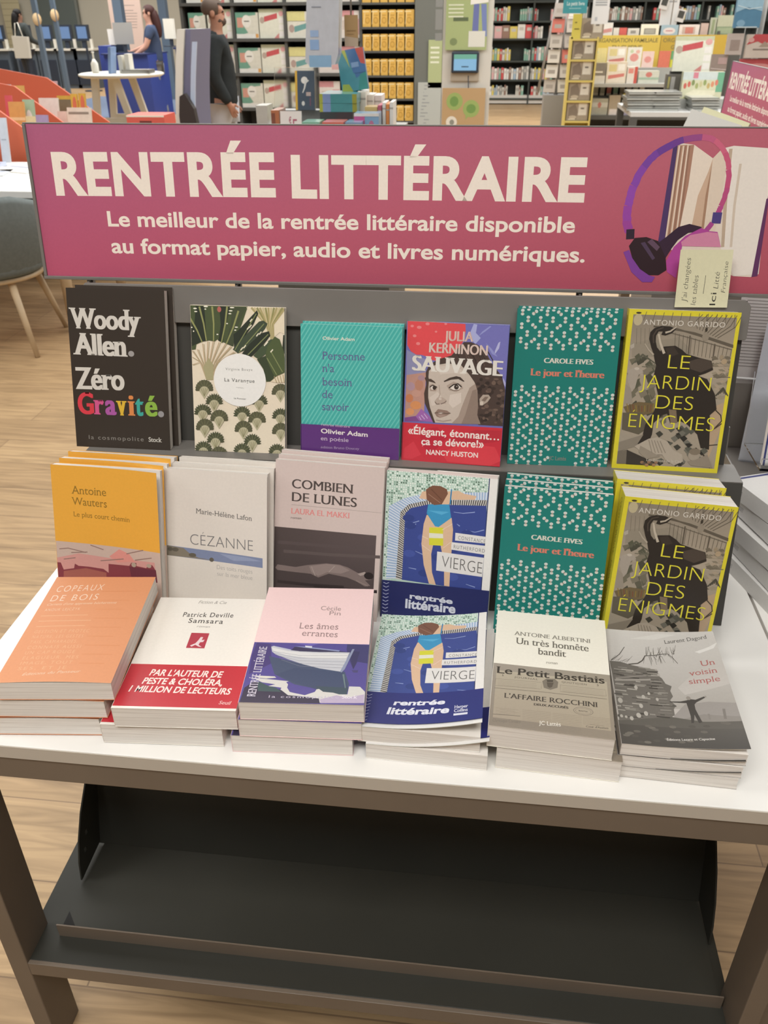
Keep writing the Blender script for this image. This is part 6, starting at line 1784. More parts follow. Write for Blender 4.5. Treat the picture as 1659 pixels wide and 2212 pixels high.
def copy_of(o, label, x, y, z, group=None, rz=None):
    c = o.copy(); C.objects.link(c); c.location = (x, y, z); c['label'] = label
    if group: c['group'] = group
    if rz is not None: c.rotation_euler = (0, 0, R(rz))
    return c
b = MB(); w, h = .067, .0725; c0 = V((.2561, 1.1172, 1.1365)); bend = lambda u, v: .004*(1-u)*v
g = [((i/8-.5)*w, j/8*h, bend(i/8, j/8)) for j in range(9) for i in range(9)]
b.add(g, [(j*9+i, j*9+i+1, j*9+i+10, j*9+i+9) for j in range(8) for i in range(8)], lin('d0cbaa', 1.12))
PEN = '55524a'
art(b, [('T', "J'ai changées", 90, 860, 215, 95, PEN, 'hand'), ('T', 'les tables', 40, 560, 395, 95, PEN, 'hand'), ('l', [(520, 240), (530, 560)], 9, PEN), ('T', 'Ici', 40, 260, 770, 110, '35332d', 'handb'), ('T', 'Litté', 330, 620, 790, 95, PEN, 'hand'), ('T', 'Française', 260, 800, 930, 80, PEN, 'hand')], w, h, M(), 1.0, bend)
o = b.build('sticky_note', PR); o.matrix_world = M.Translation((.2895, 1.1165, 1.1365)) @ M.Rotation(R(-1.2), 4, 'Y') @ M.Rotation(R(90-14.5), 4, 'X')
tag(o, 'pale yellow handwritten sticky note on the grey riser above the elephant novel', 'note')

# neighbouring table and the white books on it
t = thing('display_table', 'second white display table touching the right side of the novels table', 'table', (.9, 1.0, 0))
b = MB(); b.box(.428, 1.45, .66, 1.75, .7005, .72); local(b, 'tabletop', WHITE, t, .0012)
for x0, x1, y0, y1 in ((.428, .458, .668, .728), (1.42, 1.45, .668, .728), (.428, .458, 1.69, 1.75), (1.42, 1.45, 1.69, 1.75)):
    b = MB(); b.box(x0, x1, y0, y1, 0, .7004); local(b, 'leg', STEEL, t, .0015)
b = MB(); b.box(.458, 1.42, .668, .7, .663, .7004); local(b, 'front_rail', STEEL, t, .001)
WSP = [('p', [(430, 62), (480, 78), (530, 62), (510, 40), (450, 40)], '6e7385'), ('t', 'm', 540, 640, 40, 14, '6e7385', 'sb'), ('T', 'LES ÉDITIONS DE MINUIT', 840, 960, 640, 260, '74727a', 's')]
for i, (dx, dy, z, rz, lab) in enumerate(((.0, 0, .7462, 17, 'white paperback at the bottom of the white pile right of the riser'), (.004, .004, .7742, 15, 'white paperback second from the bottom in the white pile'), (-.002, .012, .8042, 19, 'white paperback third up in the white pile right of the riser'), (.003, .02, .8342, 16, 'white paperback fourth up in the white pile right of the riser'), (0, .03, .862, 22, 'white paperback topmost of the white pile right of the riser'))):
    book('white', .135, .185, .0262, 'd9d6d2', [('r', 350, 480, 650, 508, '8a8890'), ('r', 0, 960, 1000, 985, '3d4275')], lab, 'white novels piled on the neighbouring table', frame_flat(.493+dx, 1.072+dy, z, rz, .185), spine='d4d1cd', spine_items=WSP)
ACR = mat('clear_acrylic', (.95, .96, .96), .05, .5, trans=1, ior=1.3)
t = thing('acrylic_book_stand', 'clear acrylic stand holding a white novel at the right edge', 'book stand', (.47, 1.24, .8635))
b = MB(); pan(b, [(-.05, .0), (.04, .0), (.07, .115)], -.028, .085, .003); b.build('holder', ACR, t)
b = MB(); b.box(-.028, .085, -.053, -.05, 0, .02); b.build('lip', ACR, t)
book('white_up', .1, .165, .012, 'd8d6d3', [('T', 'LES ÉDITIONS DE MINUIT', 60, 330, 200, 120, '6f6e76', 's'), ('t', 'm', 100, 260, 560, 40, '6e7385', 'sb'), ('r', 0, 0, 30, 420, '3d4275')], 'white novel standing on the clear stand above the white pile', 'white novels piled on the neighbouring table', frame_stand(.498, 1.195, .868, -4, 14, 0), spine='d8d6d3')
b = MB(); b.box(-.055, .055, 0, .0012, 0, .155, lin('c9c7c4')); art(b, [('m', [[(90, y), (860-(y*7) % 160, y), (860-(y*7) % 160, y+9), (90, y+9)] for y in range(120, 900, 34)], '8f8c88')], .11, .155, M.Translation((0, -.0002, 0)) @ UPR)
o = b.build('printed_leaflet', PR); o.matrix_world = M.Translation((.492, 1.42, .925)) @ M.Rotation(R(-6), 4, 'Z') @ M.Rotation(R(-10), 4, 'X'); tag(o, 'grey sheet of small print behind the riser on the right', 'leaflet')
b = MB(); b.box(-.07, .07, 0, .003, 0, .235, lin('bfc4cc')); b.box(-.07, .07, 0, .05, 0, .003, lin('bfc4cc'))
o = b.build('display_board', PR); o.matrix_world = M.Translation((.53, 1.33, .80)) @ M.Rotation(R(-14), 4, 'Z') @ M.Rotation(R(-16), 4, 'X'); tag(o, 'blank pale bluish card leaning behind the white pile', 'card')
t = thing('display_riser', 'low grey metal riser standing on the neighbouring table behind the white pile', 'display riser', (.8, 1.35, .72))
b = MB(); b.box(.44, 1.35, 1.25, 1.55, .7202, .80); local(b, 'step', RISER, t, .001); b = MB(); b.box(.44, 1.35, 1.40, 1.55, .8002, .923); local(b, 'upper_step', RISER, t, .001)

# pink sign of the table farther right
header_sign('smaller looking pink header sign seen edgewise at the far right', M.Translation((.90, 3.275, 1.108)) @ M.Rotation(R(-92), 4, 'Z') @ M.Rotation(R(87), 4, 'X'), ART['banner'])
t = thing('display_table', 'table under the sideways pink sign at the right', 'table', (1.2, 3.2, 0))
b = MB(); b.box(.62, 1.6, 2.55, 3.95, .70, .72); local(b, 'tabletop', WHITE, t)
for x, y in ((.66, 2.6), (1.55, 2.6), (.66, 3.9), (1.55, 3.9)):
    b = MB(); b.box(x-.02, x+.02, y-.03, y+.03, 0, .7); local(b, 'leg', STEEL, t)
t = thing('display_riser', 'grey stepped riser below the sideways pink sign', 'display riser', (.9, 3.2, .7205))
b = MB(); b.prism([(.70, .7205), (.755, .93), (.80, .93), (.89, 1.105), (.99, 1.105), (.99, .7205)], -3.86, -2.75, m=M(((1, 0, 0, 0), (0, 0, -1, 0), (0, 1, 0, 0), (0, 0, 0, 1)))); local(b, 'body', RISER, t)
for i, (w, h, x, y, z, rz, c, lab) in enumerate(((.15, .1, *(0.637, 2.700, 1.199), -25, 'e3e0d8', 'white booklet sticking up behind the pink header sign at right'), (.15, .1, *(0.688, 2.800, 1.196), -35, 'e2dfb8', 'pale yellow booklet sticking up behind the white one and the header sign'))):
    b = MB(); b.box(-w/2, w/2, 0, .012, -.2, .02, lin(c)); o = b.build('booklet', PR); o.location = (x, y, z); o.rotation_euler = (R(-25), R(14), R(rz)); tag(o, lab, 'booklet')
t = thing('book_trolley', 'low shelf unit hidden behind the header sign holding two booklets', 'shelf', (.72, 2.3, 0))
b = MB(); b.box(.45, .98, 2.24, 2.54, 0, .95); local(b, 'body', RISER, t)
# ---------------------------------------------------------------- white reading table with chairs, left
t = thing('reading_table', 'white reading table with a dark apron at the far left edge', 'table', (-3.1, 4.7, 0))
b = MB(); b.box(-4.4, -2.05, 4.07, 5.0, .71, .745); top = local(b, 'tabletop', WHITE, t, .004)
b = MB(); b.box(-4.3, -2.15, 4.14, 4.92, .66, .7099); local(b, 'apron', mat('grey_blue_lacquer', (.16, .18, .18), .5), t)
WOOD = mat('pale_beech', (.56, .42, .26), .5, noise=.08, scale=14)
for x, y in ((-4.2, 4.2), (-2.2, 4.2), (-4.2, 4.88), (-2.2, 4.88)):
    b = MB(); b.tube([(x, y, 0), (x, y, .66)], .03); local(b, 'leg', WOOD, t)
TUB = mat('grey_blue_felt', (.155, .175, .17), .9, .2, noise=.08, scale=60)
def tub_chair(label, loc, rz):
    t = thing('tub_chair', label, 'chair', loc, R(rz)); b = MB()
    n = 24; A = [R(-125+250*i/n) for i in range(n+1)]; rows = []
    for z, ro in ((.40, .27), (.5, .31), (.62, .335), (.74, .345), (.77, .335), (.74, .31), (.60, .29), (.46, .26)):
        rows.append([(ro*math.sin(a), -ro*math.cos(a), .40+(z-.40)*(1-.55*max(0, abs(a)/R(125)-.4))) for a in A])
    vs = [p for r in rows for p in r]; k = n+1
    b.add(vs, [(j*k+i, j*k+i+1, (j+1)*k+i+1, (j+1)*k+i) for j in range(7) for i in range(n)], 'ffffff', None, True); b.build('backrest', TUB, t)
    b = MB(); b.lathe([(.25, .38), (.28, .40), (.28, .45), (.24, .475), (.05, .48)], 24); b.build('seat_cushion', TUB, t)
    b = MB(); b.lathe([(.22, .355), (.26, .36), (.26, .379), (.2, .3795)], 24); b.build('seat_base', WOOD, t)
    for sx in (-1, 1):
        for sy in (-1, 1):
            b = MB(); b.tube([(sx*.16, sy*.16, .36), (sx*.24, sy*.24, 0)], [.02, .013]); b.build('leg', WOOD, t)
tub_chair('grey blue tub chair with splayed wooden legs in front of the white reading table', (-2.48, 3.98, 0), 8)
tub_chair('grey blue tub chair at the far left edge, mostly outside the picture', (-3.4, 3.98, 0), -6)
for i, (x, y, rz, c, lab) in enumerate(((-2.75, 4.55, 12, 'cfd3d6', 'grey leaflet lying on the white reading table'), (-2.6, 4.72, -20, 'e6e4df', 'white loose sheet lying on the white reading table'), (-2.9, 4.8, 30, 'b9c3d6', 'bluish magazine lying on the white reading table'))):
    b = MB(); b.box(-.15, .15, -.105, .105, 0, .006, lin(c)); art(b, [('r', 80, 600, 900, 700, '8a96b4')], .3, .21, M.Translation((0, -.105, .0061))); o = b.build('leaflet', PR); o.location = (x, y, .7455); o.rotation_euler = (0, 0, R(rz)); tag(o, lab, 'leaflet')
# ---------------------------------------------------------------- the shop behind: walls
WALL = mat('grey_beige_paint', (.46, .43, .35), .8, .2, noise=.04, scale=.6)
b = MB(); b.box(-16, -3.2, 25, 25.2, 0, 4); struct(b.build('wall_back', WALL))
b = MB(); b.box(-16.2, -16, -3, 25.2, 0, 4); struct(b.build('wall_left', WALL))
b = MB(); b.box(-3.2, 9, 19, 19.2, 0, 4); struct(b.build('wall_right', mat('dark_wall_paint', (.14, .145, .13), .8)))
t = bpy.data.objects.new('door_1', None); C.objects.link(t); t['kind'] = 'structure'; t.location = (-11.759, 24.900, 1.277)
t.location.z = 0
b = MB(); b.box(-.55, .55, 0, .06, 0, 2.1); o = b.build('door_leaf', mat('dark_green_grey_paint', (.1, .12, .11), .6), t)
b = MB(); b.box(-.62, -.55, -.02, .08, 0, 2.16).box(.55, .62, -.02, .08, 0, 2.16).box(-.62, .62, -.02, .08, 2.1, 2.16); b.build('door_frame', mat('grey_trim', (.16, .17, .15), .6), t)
def flat_sign(name, label, cat, P0, P1, col, items=(), d=.02, group=None, k=1.1, rz=0, m=None):
    return pack(name, label, cat, P0[0], P1[0], P1[2], P0[2], P0[1], d, col, items, m, group, k, rz)
flat_sign('wall_panel', 'pale slatted panel on the back wall at top left', 'panel', (-13.239, 24.800, 1.929), (-12.734, 24.800, 0.643), 'b0a788', [('m', [[(0, y), (1000, y), (1000, y+14), (0, y+14)] for y in range(60, 1000, 110)], '988f74')])
BLUEG = mat('blue_grey_paint', (.12, .17, .23), .55)
def post(label, x0, y, w, z1=3.2, m=None):
    b = MB(); b.box(-w/2, w/2, -w/2, w/2, 0, z1); o = b.build('post', m or BLUEG); o.location = (x0, y, 0); tag(o, label, 'post', 'blue posts by the tills')
post('blue grey post rising in front of the pink poster', -7.233, 18, .17); post('blue post between the woman at the desk and the shelving', -6.700, 19, .16)
post('thin blue post beside the dark haired shopper', -9.794, 19.75, .1); post('thin blue post in front of the dark door', -9.689, 20.4, .09)
flat_sign('poster', 'tall pale pink poster with lines of small print behind the desk', 'poster', (-8.668, 21.000, 2.189), (-7.930, 21.000, 0.651), 'd3bcb0', [('m', [[(330, y), (880-(y*3) % 120, y), (880-(y*3) % 120, y+7), (330, y+7)] for y in list(range(420, 660, 36))+[700, 800, 960]], '8a7d78'), ('r', 300, 930, 520, 951, '6f6560')], .05)
for i, (px, py) in enumerate(((80, 42), (118, 33))):
    b = MB(); b.lathe([(.001, -.005), (.12, -.005), (.12, .005), (.001, .005)], 20, lin('d0b58c'), M.Rotation(R(90), 4, 'X') @ M.Rotation(R(70), 4, 'Y')); o = b.build('number_disc', PM); o.location = ((-9.764, 19.690, 1.474), (-9.663, 20.345, 1.550))[i]; tag(o, ('small orange till disc hanging right of the shopper', 'small orange till disc hanging before the dark door')[i], 'sign', 'till number discs')

# ---------------------------------------------------------------- tills and their customers
KI = mat('blue_grey_laminate', (.09, .115, .145), .5, noise=.05, scale=2); KD = mat('dark_navy_plastic', (.03, .04, .06), .4); SCR = mat('lit_screen', (.02, .03, .05), .2, emit=('8fb0e0', .55)); CREAM = mat('cream_lacquer', (.68, .66, .58), .45)
def kiosk(label, px, Y):
    x = y = 0; t = thing('self_checkout', label, 'checkout', (KX(px, Y), Y, 0), 0, 'row of self checkouts')
    b = MB(); b.box(-.26, .26, 0, .5, 0, .82); b.build('cabinet', KI, t)
    b = MB(); b.box(-.2, .2, -.02, 0, .08, .62); b.build('cabinet_door', KD, t)
    b = MB(); b.box(-.29, .29, -.06, .55, .82, .86); b.build('counter_top', CREAM, t)
    b = MB(); b.box(-.16, .16, .1, .2, 1.02, 1.36); b.build('monitor', KD, t)
    b = MB(); b.box(-.12, .12, .096, .0995, 1.07, 1.32); b.build('screen', SCR, t)
    b = MB(); b.box(-.05, .05, .12, .2, .8601, 1.02); b.build('stand', KD, t)
    b = MB(); b.box(.19, .25, .05, .1, .8601, 1.06); b.build('card_reader', CREAM, t)
KT = {(-30, 22): -12.060, (60, 22): -11.372, (105, 22): -10.820, (150, 22): -10.319, (185, 22): -9.891}
def KX(px, Y): return KT[(px, Y)]
for px, lab in ((-30, 'leftmost self checkout at the picture edge with a lit screen'), (60, 'self checkout right of the shopper with the tote bag'), (105, 'third self checkout in the row, before the dark door'), (150, 'fourth self checkout in the row right of the dark door'), (185, 'last self checkout of the row, partly behind the white round table')): kiosk(lab, px, 22)
b = MB(); b.box(-.02, .02, -.02, .02, 0, .95).lathe([(.2, 0), (.2, .02), (.02, .03)], 16); o = b.build('barrier_post', KD); o.location = (-9.390, 21.118, 0); tag(o, 'dark queue barrier post standing on the blue mat', 'post')
b = MB(); b.box(-8.6, -5.6, 15.2, 19.6, .0005, .006); o = b.build('floor_mat', mat('blue_grey_carpet', (.15, .19, .27), .95, .1, noise=.1, scale=30)); tag(o, 'blue grey mat on the floor before the service desk', 'mat')

# people: one skinned body each, clothes and hair as children
def skin(name, verts, edges, rad, m, parent, sub=1):
    me = bpy.data.meshes.new(name); me.from_pydata(verts, edges, []); o = bpy.data.objects.new(name, me); C.objects.link(o); o.parent = parent
    md = o.modifiers.new('skin', 'SKIN'); md.use_smooth_shade = True; sv = me.skin_vertices[0].data
    for i, r in enumerate(rad): sv[i].radius = (r, r) if not isinstance(r, tuple) else r; sv[i].use_root = (i == 0)
    s = o.modifiers.new('sub', 'SUBSURF'); s.levels = s.render_levels = sub; me.materials.append(m); return o
def person(label, loc, rz, H, skinc, top, legs, shoe, hair, arms, stride=.08, apron=None, hairlong=0, hood=False, beard=None):
    t = thing('person', label, 'person', loc, R(rz)); f = H/1.75
    SK = mat('skin_'+skinc, skinc, .55, .3); v = []; e = []; r = []
    def n(p, rad, par=None):
        v.append(tuple(c*f for c in p)); r.append(rad*f)
        if par is not None: e.append((par, len(v)-1))
        return len(v)-1
    pel = n((0, 0, .93), .13); ws = n((0, .0, 1.08), .115, pel); ch = n((0, .01, 1.28), .14, ws); nk0 = n((0, .0, 1.44), .07, ch); nk = n((0, -.005, 1.5), .058, nk0)
    jaw = n((0, -.03, 1.575), .064, nk); hd = n((0, -.005, 1.645), .088, jaw); tp = n((0, .01, 1.715), .06, hd)
    ns = n((0, -.1, 1.618), .012, hd); cn = n((0, -.075, 1.552), .035, jaw)
    ends = {}
    for s, (el, wr) in zip((-1, 1), arms):
        sh = n((s*.19, .01, 1.41), .07, ch); a = n(el, .045, sh); w = n(wr, .03, a)
        d = (V(wr)-V(el)).normalized(); pm = n(V(wr)+d*.07, .03, w); sd = V((s*.0, 0, 0)); ac = d.cross(V((s, 0, 0))).normalized()
        for k, L in zip((-1.5, -.5, .5, 1.5), (.06, .075, .08, .07)):
            q1 = n(V(wr)+d*(.09+L*.45)+ac*k*.019, .0095, pm); n(V(wr)+d*(.085+L)+ac*k*.019+V((-s*.015, 0, 0)), .0085, q1)
        q1 = n(V(wr)+d*.06-ac*.045, .011, pm); n(V(wr)+d*.1-ac*.06, .009, q1); ends[s] = (el, wr)
    for s in (-1, 1):
        hp = n((s*.09, 0, .86), .085, pel); kn = n((s*.1, -s*stride*.5-.01, .49), .055, hp); an = n((s*.1, -s*stride+.03, .09), .038, kn); n((s*.11, -s*stride-.1, .04), .035, an)
    skin('body', v, e, r, SK, t)
    # eyes and mouth
    b = MB()
    for s in (-1, 1): b.ball((s*.033*f, -.079*f, 1.64*f), .011*f, lin('2e2620'), 8, 6)
    for s in (-1, 1): b.ball((s*.086*f, .012*f, 1.625*f), (.012*f, .022*f, .033*f), lin(skinc), 8, 6)
    b.box(-.025*f, .025*f, -.097*f, -.088*f, 1.568*f, 1.574*f, lin('8a4a44')); b.build('face_details', PM, t)
    def g(lst, name, m, sub=1):
        vv, ee, rr = [], [], []
        for p, rad, par in lst:
            vv.append(tuple(c*f for c in p)); rr.append(rad*f)
            if par is not None: ee.append((par, len(vv)-1))
        return skin(name, vv, ee, rr, m, t, sub)
    L = [((0, 0, .78), .17, None), ((0, 0, 1.0), .165, 0), ((0, .005, 1.2), .165, 1), ((0, .01, 1.34), .155, 2), ((0, .005, 1.45), .085, 3)]
    for s in (-1, 1):
        el, wr = ends[s]; k = len(L); L += [((s*.2, .01, 1.40), .085, 3), (el, .07, k), (tuple(V(wr)*1.15-V(el)*.15), .052, k+1)] if not apron else [((s*.2, .01, 1.40), .08, 3), (tuple(V((s*.2, .01, 1.40))*.35+V(el)*.65), .06, k)]
    g(L, 'hooded_jacket' if hood else 'polo_shirt', top)
    if hood: g([((0, .13, 1.40), .075, None), ((-.09, .07, 1.44), .06, 0), ((-.09, -.03, 1.45), .045, 1), ((.09, .07, 1.44), .06, 0), ((.09, -.03, 1.45), .045, 3)], 'hood', top)
    g([((0, 0, .93), .15, None)]+[q for s, b0 in ((-1, 1), (1, 5)) for q in (((s*.09, 0, .84), .115, 0), ((s*.1, -s*stride*.3, .66), .095, b0), ((s*.1, -s*stride*.5-.01, .48), .08, b0+1), ((s*.1, -s*stride+.03, .07), .07, b0+2))], 'trousers', legs)
    for s in (-1, 1):
        b = MB(); b.ball((s*.105*f, (-s*stride-.05)*f, .045*f), (.05*f, .14*f, .045*f), lin(shoe)); b.build('shoe', PM, t)
    HM = mat('hair_'+hair, hair, .6, .3)
    b = MB(); b.ball((0, .014*f, 1.668*f), (.096*f, .103*f, .088*f), 'ffffff', 20, 14)
    keep = [i for i, fc in enumerate(b.f) if all(not (b.v[j].y < -.052*f and b.v[j].z < 1.705*f) and b.v[j].z > (1.60 if not hairlong else 1.56)*f for j in fc)]
    b.f = [b.f[i] for i in keep]; b.c = [b.c[i] for i in keep]; b.sm = [True]*len(keep); b.build('hair', HM, t)
    if hairlong: g([((0, .05, 1.70), .085, None), ((0, .095, 1.58), .085, 0), ((.01, .13, 1.42), .08, 1), ((.02, .14, 1.42-hairlong), .04, 2)], 'long_hair', HM)
    if beard: b = MB(); b.ball((0, -.045*f, 1.562*f), (.062*f, .062*f, .045*f), 'ffffff', 14, 8); b.build('beard', mat('beard_'+beard, beard, .8), t)
    return t
BLK = mat('black_sweat_fabric', (.026, .03, .031), .9, .2, noise=.15, scale=12); GRY = mat('light_grey_trousers', (.42, .42, .43), .85); NAVY = mat('navy_work_shirt', (.035, .055, .11), .85); STEELG = mat('grey_trousers', (.2, .22, .24), .85)
person('man in a black hooded jacket and light grey trousers walking past, seen from the side', (*(-2.376, 8.000, 1.084)[:2], 0), 103, 1.62, 'a97c66', BLK, GRY, 'c9c6c0', '5a4c42', (((-.25, .05, 1.13), (-.22, -.06, .92)), ((.25, .05, 1.13), (.22, -.07, .92))), .12, hood=True, beard='4a3a30')
person('woman with long dark red hair in a navy shirt working at the blue desk', (*(-5.507, 14.901, 0)[:2], 0), -72, 1.66, 'b58a78', NAVY, STEELG, 'cfcac2', '3a201e', (((-.24, -.12, 1.14), (-.2, -.36, 1.06)), ((.24, -.1, 1.14), (.2, -.34, 1.0))), .06, apron=True, hairlong=.16)
person('shopper with long black hair and a pale tote bag at the tills', (*(-10.649, 20.600, 0.950)[:2], 0), 150, 1.68, '8d6a58', mat('dark_green_grey_coat', (.05, .06, .06), .9), KD, '22211f', '161313', (((-.26, -.05, 1.12), (-.22, -.25, 1.05)), ((.26, .0, 1.12), (.25, -.16, .92))), .05, hood=False, hairlong=.12)
t = thing('tote_bag', 'pale cloth tote bag hanging at the side of the black haired shopper', 'bag', (*(-10.585, 20.350, 0.910)[:2], .72))
b = MB(); b.prism([(-.17, 0), (.17, 0), (.2, .42), (-.16, .44)], -.05, .05, axis='y'); b.build('bag_body', CREAM, t); b = MB(); b.tube([(-.1, 0, .42), (-.05, 0, .68), (.02, 0, .70), (.08, 0, .42)], .012); b.build('strap', CREAM, t)

# service desk with its screens
BLU = mat('royal_blue_laminate', (.035, .06, .26), .45)
t = thing('service_desk', 'royal blue service desk where the woman works', 'desk', (-5.719, 14.390, 0))
b = MB(); b.box(-.42, .3, 0, .9, 0, .98).box(.3, 1.1, 1.35, 2.0, 0, 1.02); b.build('cabinet', BLU, t); b = MB(); b.box(-.45, .3, -.04, .95, .9801, 1.0).box(.28, 1.2, 1.3, 2.05, 1.0201, 1.05); b.build('desk_top', mat('navy_laminate', (.02, .03, .1), .4), t); b = MB(); b.box(-.62, -.42, .3, .9, 0, 1.1); b.build('side_panel', BLU, t)
def monitor(label, P, w, h, rz, m):
    t = thing('monitor', label, 'monitor', P, R(rz)); b = MB(); b.box(-w/2, w/2, 0, .04, .12, .12+h); b.build('housing', m, t); b = MB(); b.box(-.03, .03, .02, .05, 0, .12).box(-.12, .12, -.05, .12, 0, .015); b.build('stand', KD, t)
monitor('grey monitor tilted on the blue desk, seen from behind', (*(-5.888, 14.700, 1.014)[:2], 1.001), .3, .3, 22, mat('grey_plastic', (.3, .3, .29), .5)); monitor('white framed screen at the right end of the blue desk', (*(-5.585, 16.000, 1.092)[:2], 1.051), .25, .3, -30, CREAM)
flat_sign('notice', 'white notice standing on the left end of the blue desk', 'notice', (-6.149, 14.700, 1.332), (-6.034, 14.700, 1.113), 'd8d8d6')
b = MB(); b.box(-.1, .1, 0, .07, 0, .32); o = b.build('bin_box', KD); o.location = (*(-6.104, 14.900, 0.955)[:2], 1.001); tag(o, 'small black box beside the grey monitor', 'box')

# white round table
t = thing('high_table', 'white oval high table on trestle legs before the blue desk', 'table', (*(-5.322, 13.000, 0.804)[:2], 0)); zt = 0.804
b = MB(); b.lathe([(.001, zt-.05), (.55, zt-.05), (.6, zt-.03), (.6, zt-.01), (.57, zt), (.001, zt)], 36); b.build('table_top', CREAM, t)
for y in (-.3, .3):
    b = MB()
    for x0, x1 in ((-.28, -.36), (.02, .22)): b.prism([(x0-.05, zt-.05), (x0+.05, zt-.05), (x1+.045, 0), (x1-.045, 0)], y-.03, y+.03, axis='y')
    b.prism([(-.34, .16), (.2, .16), (.19, .24), (-.33, .24)], y-.025, y+.025, axis='y'); b.build('trestle_leg', CREAM, t)
x0, y0 = (-5.322, 13.000, 0.804)[:2]
t = thing('spray_bottle', 'white pump bottle standing at the left end of the white oval table', 'bottle', (x0-.34, y0-.1, zt+.0005)); b = MB(); b.lathe([(.045, 0), (.05, .02), (.05, .12), (.015, .18)], 14); b.build('bottle_body', CREAM, t); b = MB(); b.lathe([(.014, .18), (.012, .25), (.02, .255), (.02, .27)], 10); b.build('pump', CREAM, t)
b = MB(); b.prism([(-.02, 0), (.02, 0), (.07, .33), (.03, .33)], -.1, .1, axis='y'); o = b.build('tablet_easel', mat('light_blue_plastic', (.2, .3, .5), .4)); o.location = (x0-.05, y0-.2, zt+.0005); tag(o, 'light blue tilted panel on the white oval table', 'panel')
for i, (dx, h, lab) in enumerate(((.06, .22, 'cream upright holder on the white oval table, left one'), (.16, .24, 'cream upright holder on the white oval table, right one'))):
    b = MB(); b.box(-.03, .03, -.08, .08, 0, h); o = b.build('holder', CREAM); o.location = (x0+dx, y0-.05, zt+.0005); tag(o, lab, 'holder', 'holders on the white table')
b = MB(); b.box(-.2, .2, -.12, .12, 0, .05); o = b.build('tray', mat('steel', (.5, .5, .48), .25, metal=.8)); o.location = (x0+.32, y0-.15, zt+.0005); tag(o, 'shiny tray at the right end of the white oval table', 'tray')

# curved advertising totem
t = thing('totem', 'tall curved white edged totem standing left of the man', 'totem', (*(-2.231, 6.800, 0.987)[:2], 0), R(-4))
zs = [i*.078 for i in range(0, 19)]; px = lambda z: -.04-.07*math.sin(min(1, z/1.4)*math.pi)+.05*(z/1.4)
b = MB(); b.prism([(px(z), z) for z in zs]+[(px(z)+.055, z) for z in zs[::-1]], -.22, .22, axis='y'); b.build('white_edge', CREAM, t)
b = MB(); b.prism([(px(z)+.056, z) for z in zs]+[(px(z)+.115-.03*abs(z-.7), z) for z in zs[::-1]], -.2, .2, axis='y'); b.build('blue_panel', mat('dull_violet_blue', (.16, .16, .24), .4), t)
b = MB(); b.prism([(px(z)+.116, z) for z in zs[9:18]]+[(px(z)+.15, z) for z in zs[9:18][::-1]], -.215, -.2001, axis='y'); b.build('light_strip', mat('pale_blue_acrylic', (.45, .52, .65), .3), t)
b = MB(); b.prism([(-.02, 0), (-.03, .85), (-.01, .98), (.03, 1.0), (.09, .9), (.2, 0)], -.27, -.2205, axis='y'); b.build('dark_backrest', mat('dark_brown_leather', (.035, .028, .025), .6), t)
# ---------------------------------------------------------------- shelving with shrink wrapped packs
SH = mat('dark_grey_shelf_steel', (.085, .085, .078), .55); SHB = mat('grey_shelf_back', (.13, .13, .12), .7)
t = thing('shelf_unit', 'long dark shelving full of shrink wrapped planners behind the man', 'shelving', (-1.9, 10.2, 0))
xa, xb = -3.338, -1.404; LV = [1.611, 1.281, 0.952, 0.610]
b = MB(); b.box(xa, xb, 10.42, 10.45, 0, 2.1); local(b, 'back_panel', SHB, t)
for i, z in enumerate(LV+[.25]): b = MB(); b.box(xa, xb, 10.0, 10.42, z-.03, z); local(b, 'shelf', SH, t)
for x in (xa, -2.779, -2.215, -1.910, xb): b = MB(); b.box(x-.015, x+.015, 10.02, 10.42, 0, 2.1); local(b, 'upright', SH, t)
GRN = [('r', 0, 0, 1000, 1000, 'd5d3c4'), ('p', [(0, 180), (0, 1000), (900, 1000), (900, 900), (450, 850), (330, 500), (520, 220), (300, 150)], '6f9f8a'), ('p', [(60, 420), (330, 420), (330, 800), (60, 800)], 'cf9a88'), ('e', 480, 660, 200, 240, 'e2e0d6'), ('r', 370, 640, 600, 682, '6d6d66'), ('r', 0, 0, 1000, 170, 'e3e1d8'), ('r', 850, 20, 980, 170, 'd9a05a')]
RED = [('r', 0, 0, 1000, 1000, 'dcdccb'), ('r', 0, 880, 1000, 1000, 'c3c6a6'), ('p', [(200, 560), (720, 680), (720, 860), (200, 740)], 'c2595c'), ('e', 120, 620, 90, 110, 'b3a294')]+[('r', 780, y, 960, y+180, 'e8e4de') for y in (60, 290, 520)]+[('e', 870, 840, 90, 90, 'dba7a4'), ('p', [(560, 0), (760, 180), (760, 0)], 'c9847f')]
YEL = [('r', 0, 0, 1000, 1000, 'd9d6c8'), ('r', 0, 640, 720, 1000, 'd6cf8f'), ('p', [(280, 220), (1000, 420), (1000, 620), (280, 440)], '6d9c98'), ('e', 170, 360, 110, 150, 'b09a90'), ('l', [(0, 640), (1000, 640)], 14, '6d6d60')]
PNK = [('r', 0, 0, 1000, 1000, 'd9cfc6'), ('r', 0, 780, 700, 1000, 'c98f90'), ('r', 100, 300, 520, 640, 'c8bab0'), ('r', 640, 120, 980, 700, 'cfa3a0')]
ROWN = ['top', 'second', 'third', 'bottom']; KN = {'g': ('green and cream planner pack', GRN), 'r': ('cream planner pack with a red slanted band', RED), 'y': ('pale yellow planner pack with a teal band', YEL), 'p': ('pinkish planner pack', PNK)}; first = {}
COLS = [('g', -2.757, -2.510, .24), ('r', -2.500, -2.224, .27), ('y', -2.195, -1.931, .245), ('g', -3.275, -3.091, .24), ('r', -3.066, -2.797, .27), ('p', -1.876, -1.649, .26), ('p', -1.625, -1.413, .25)]
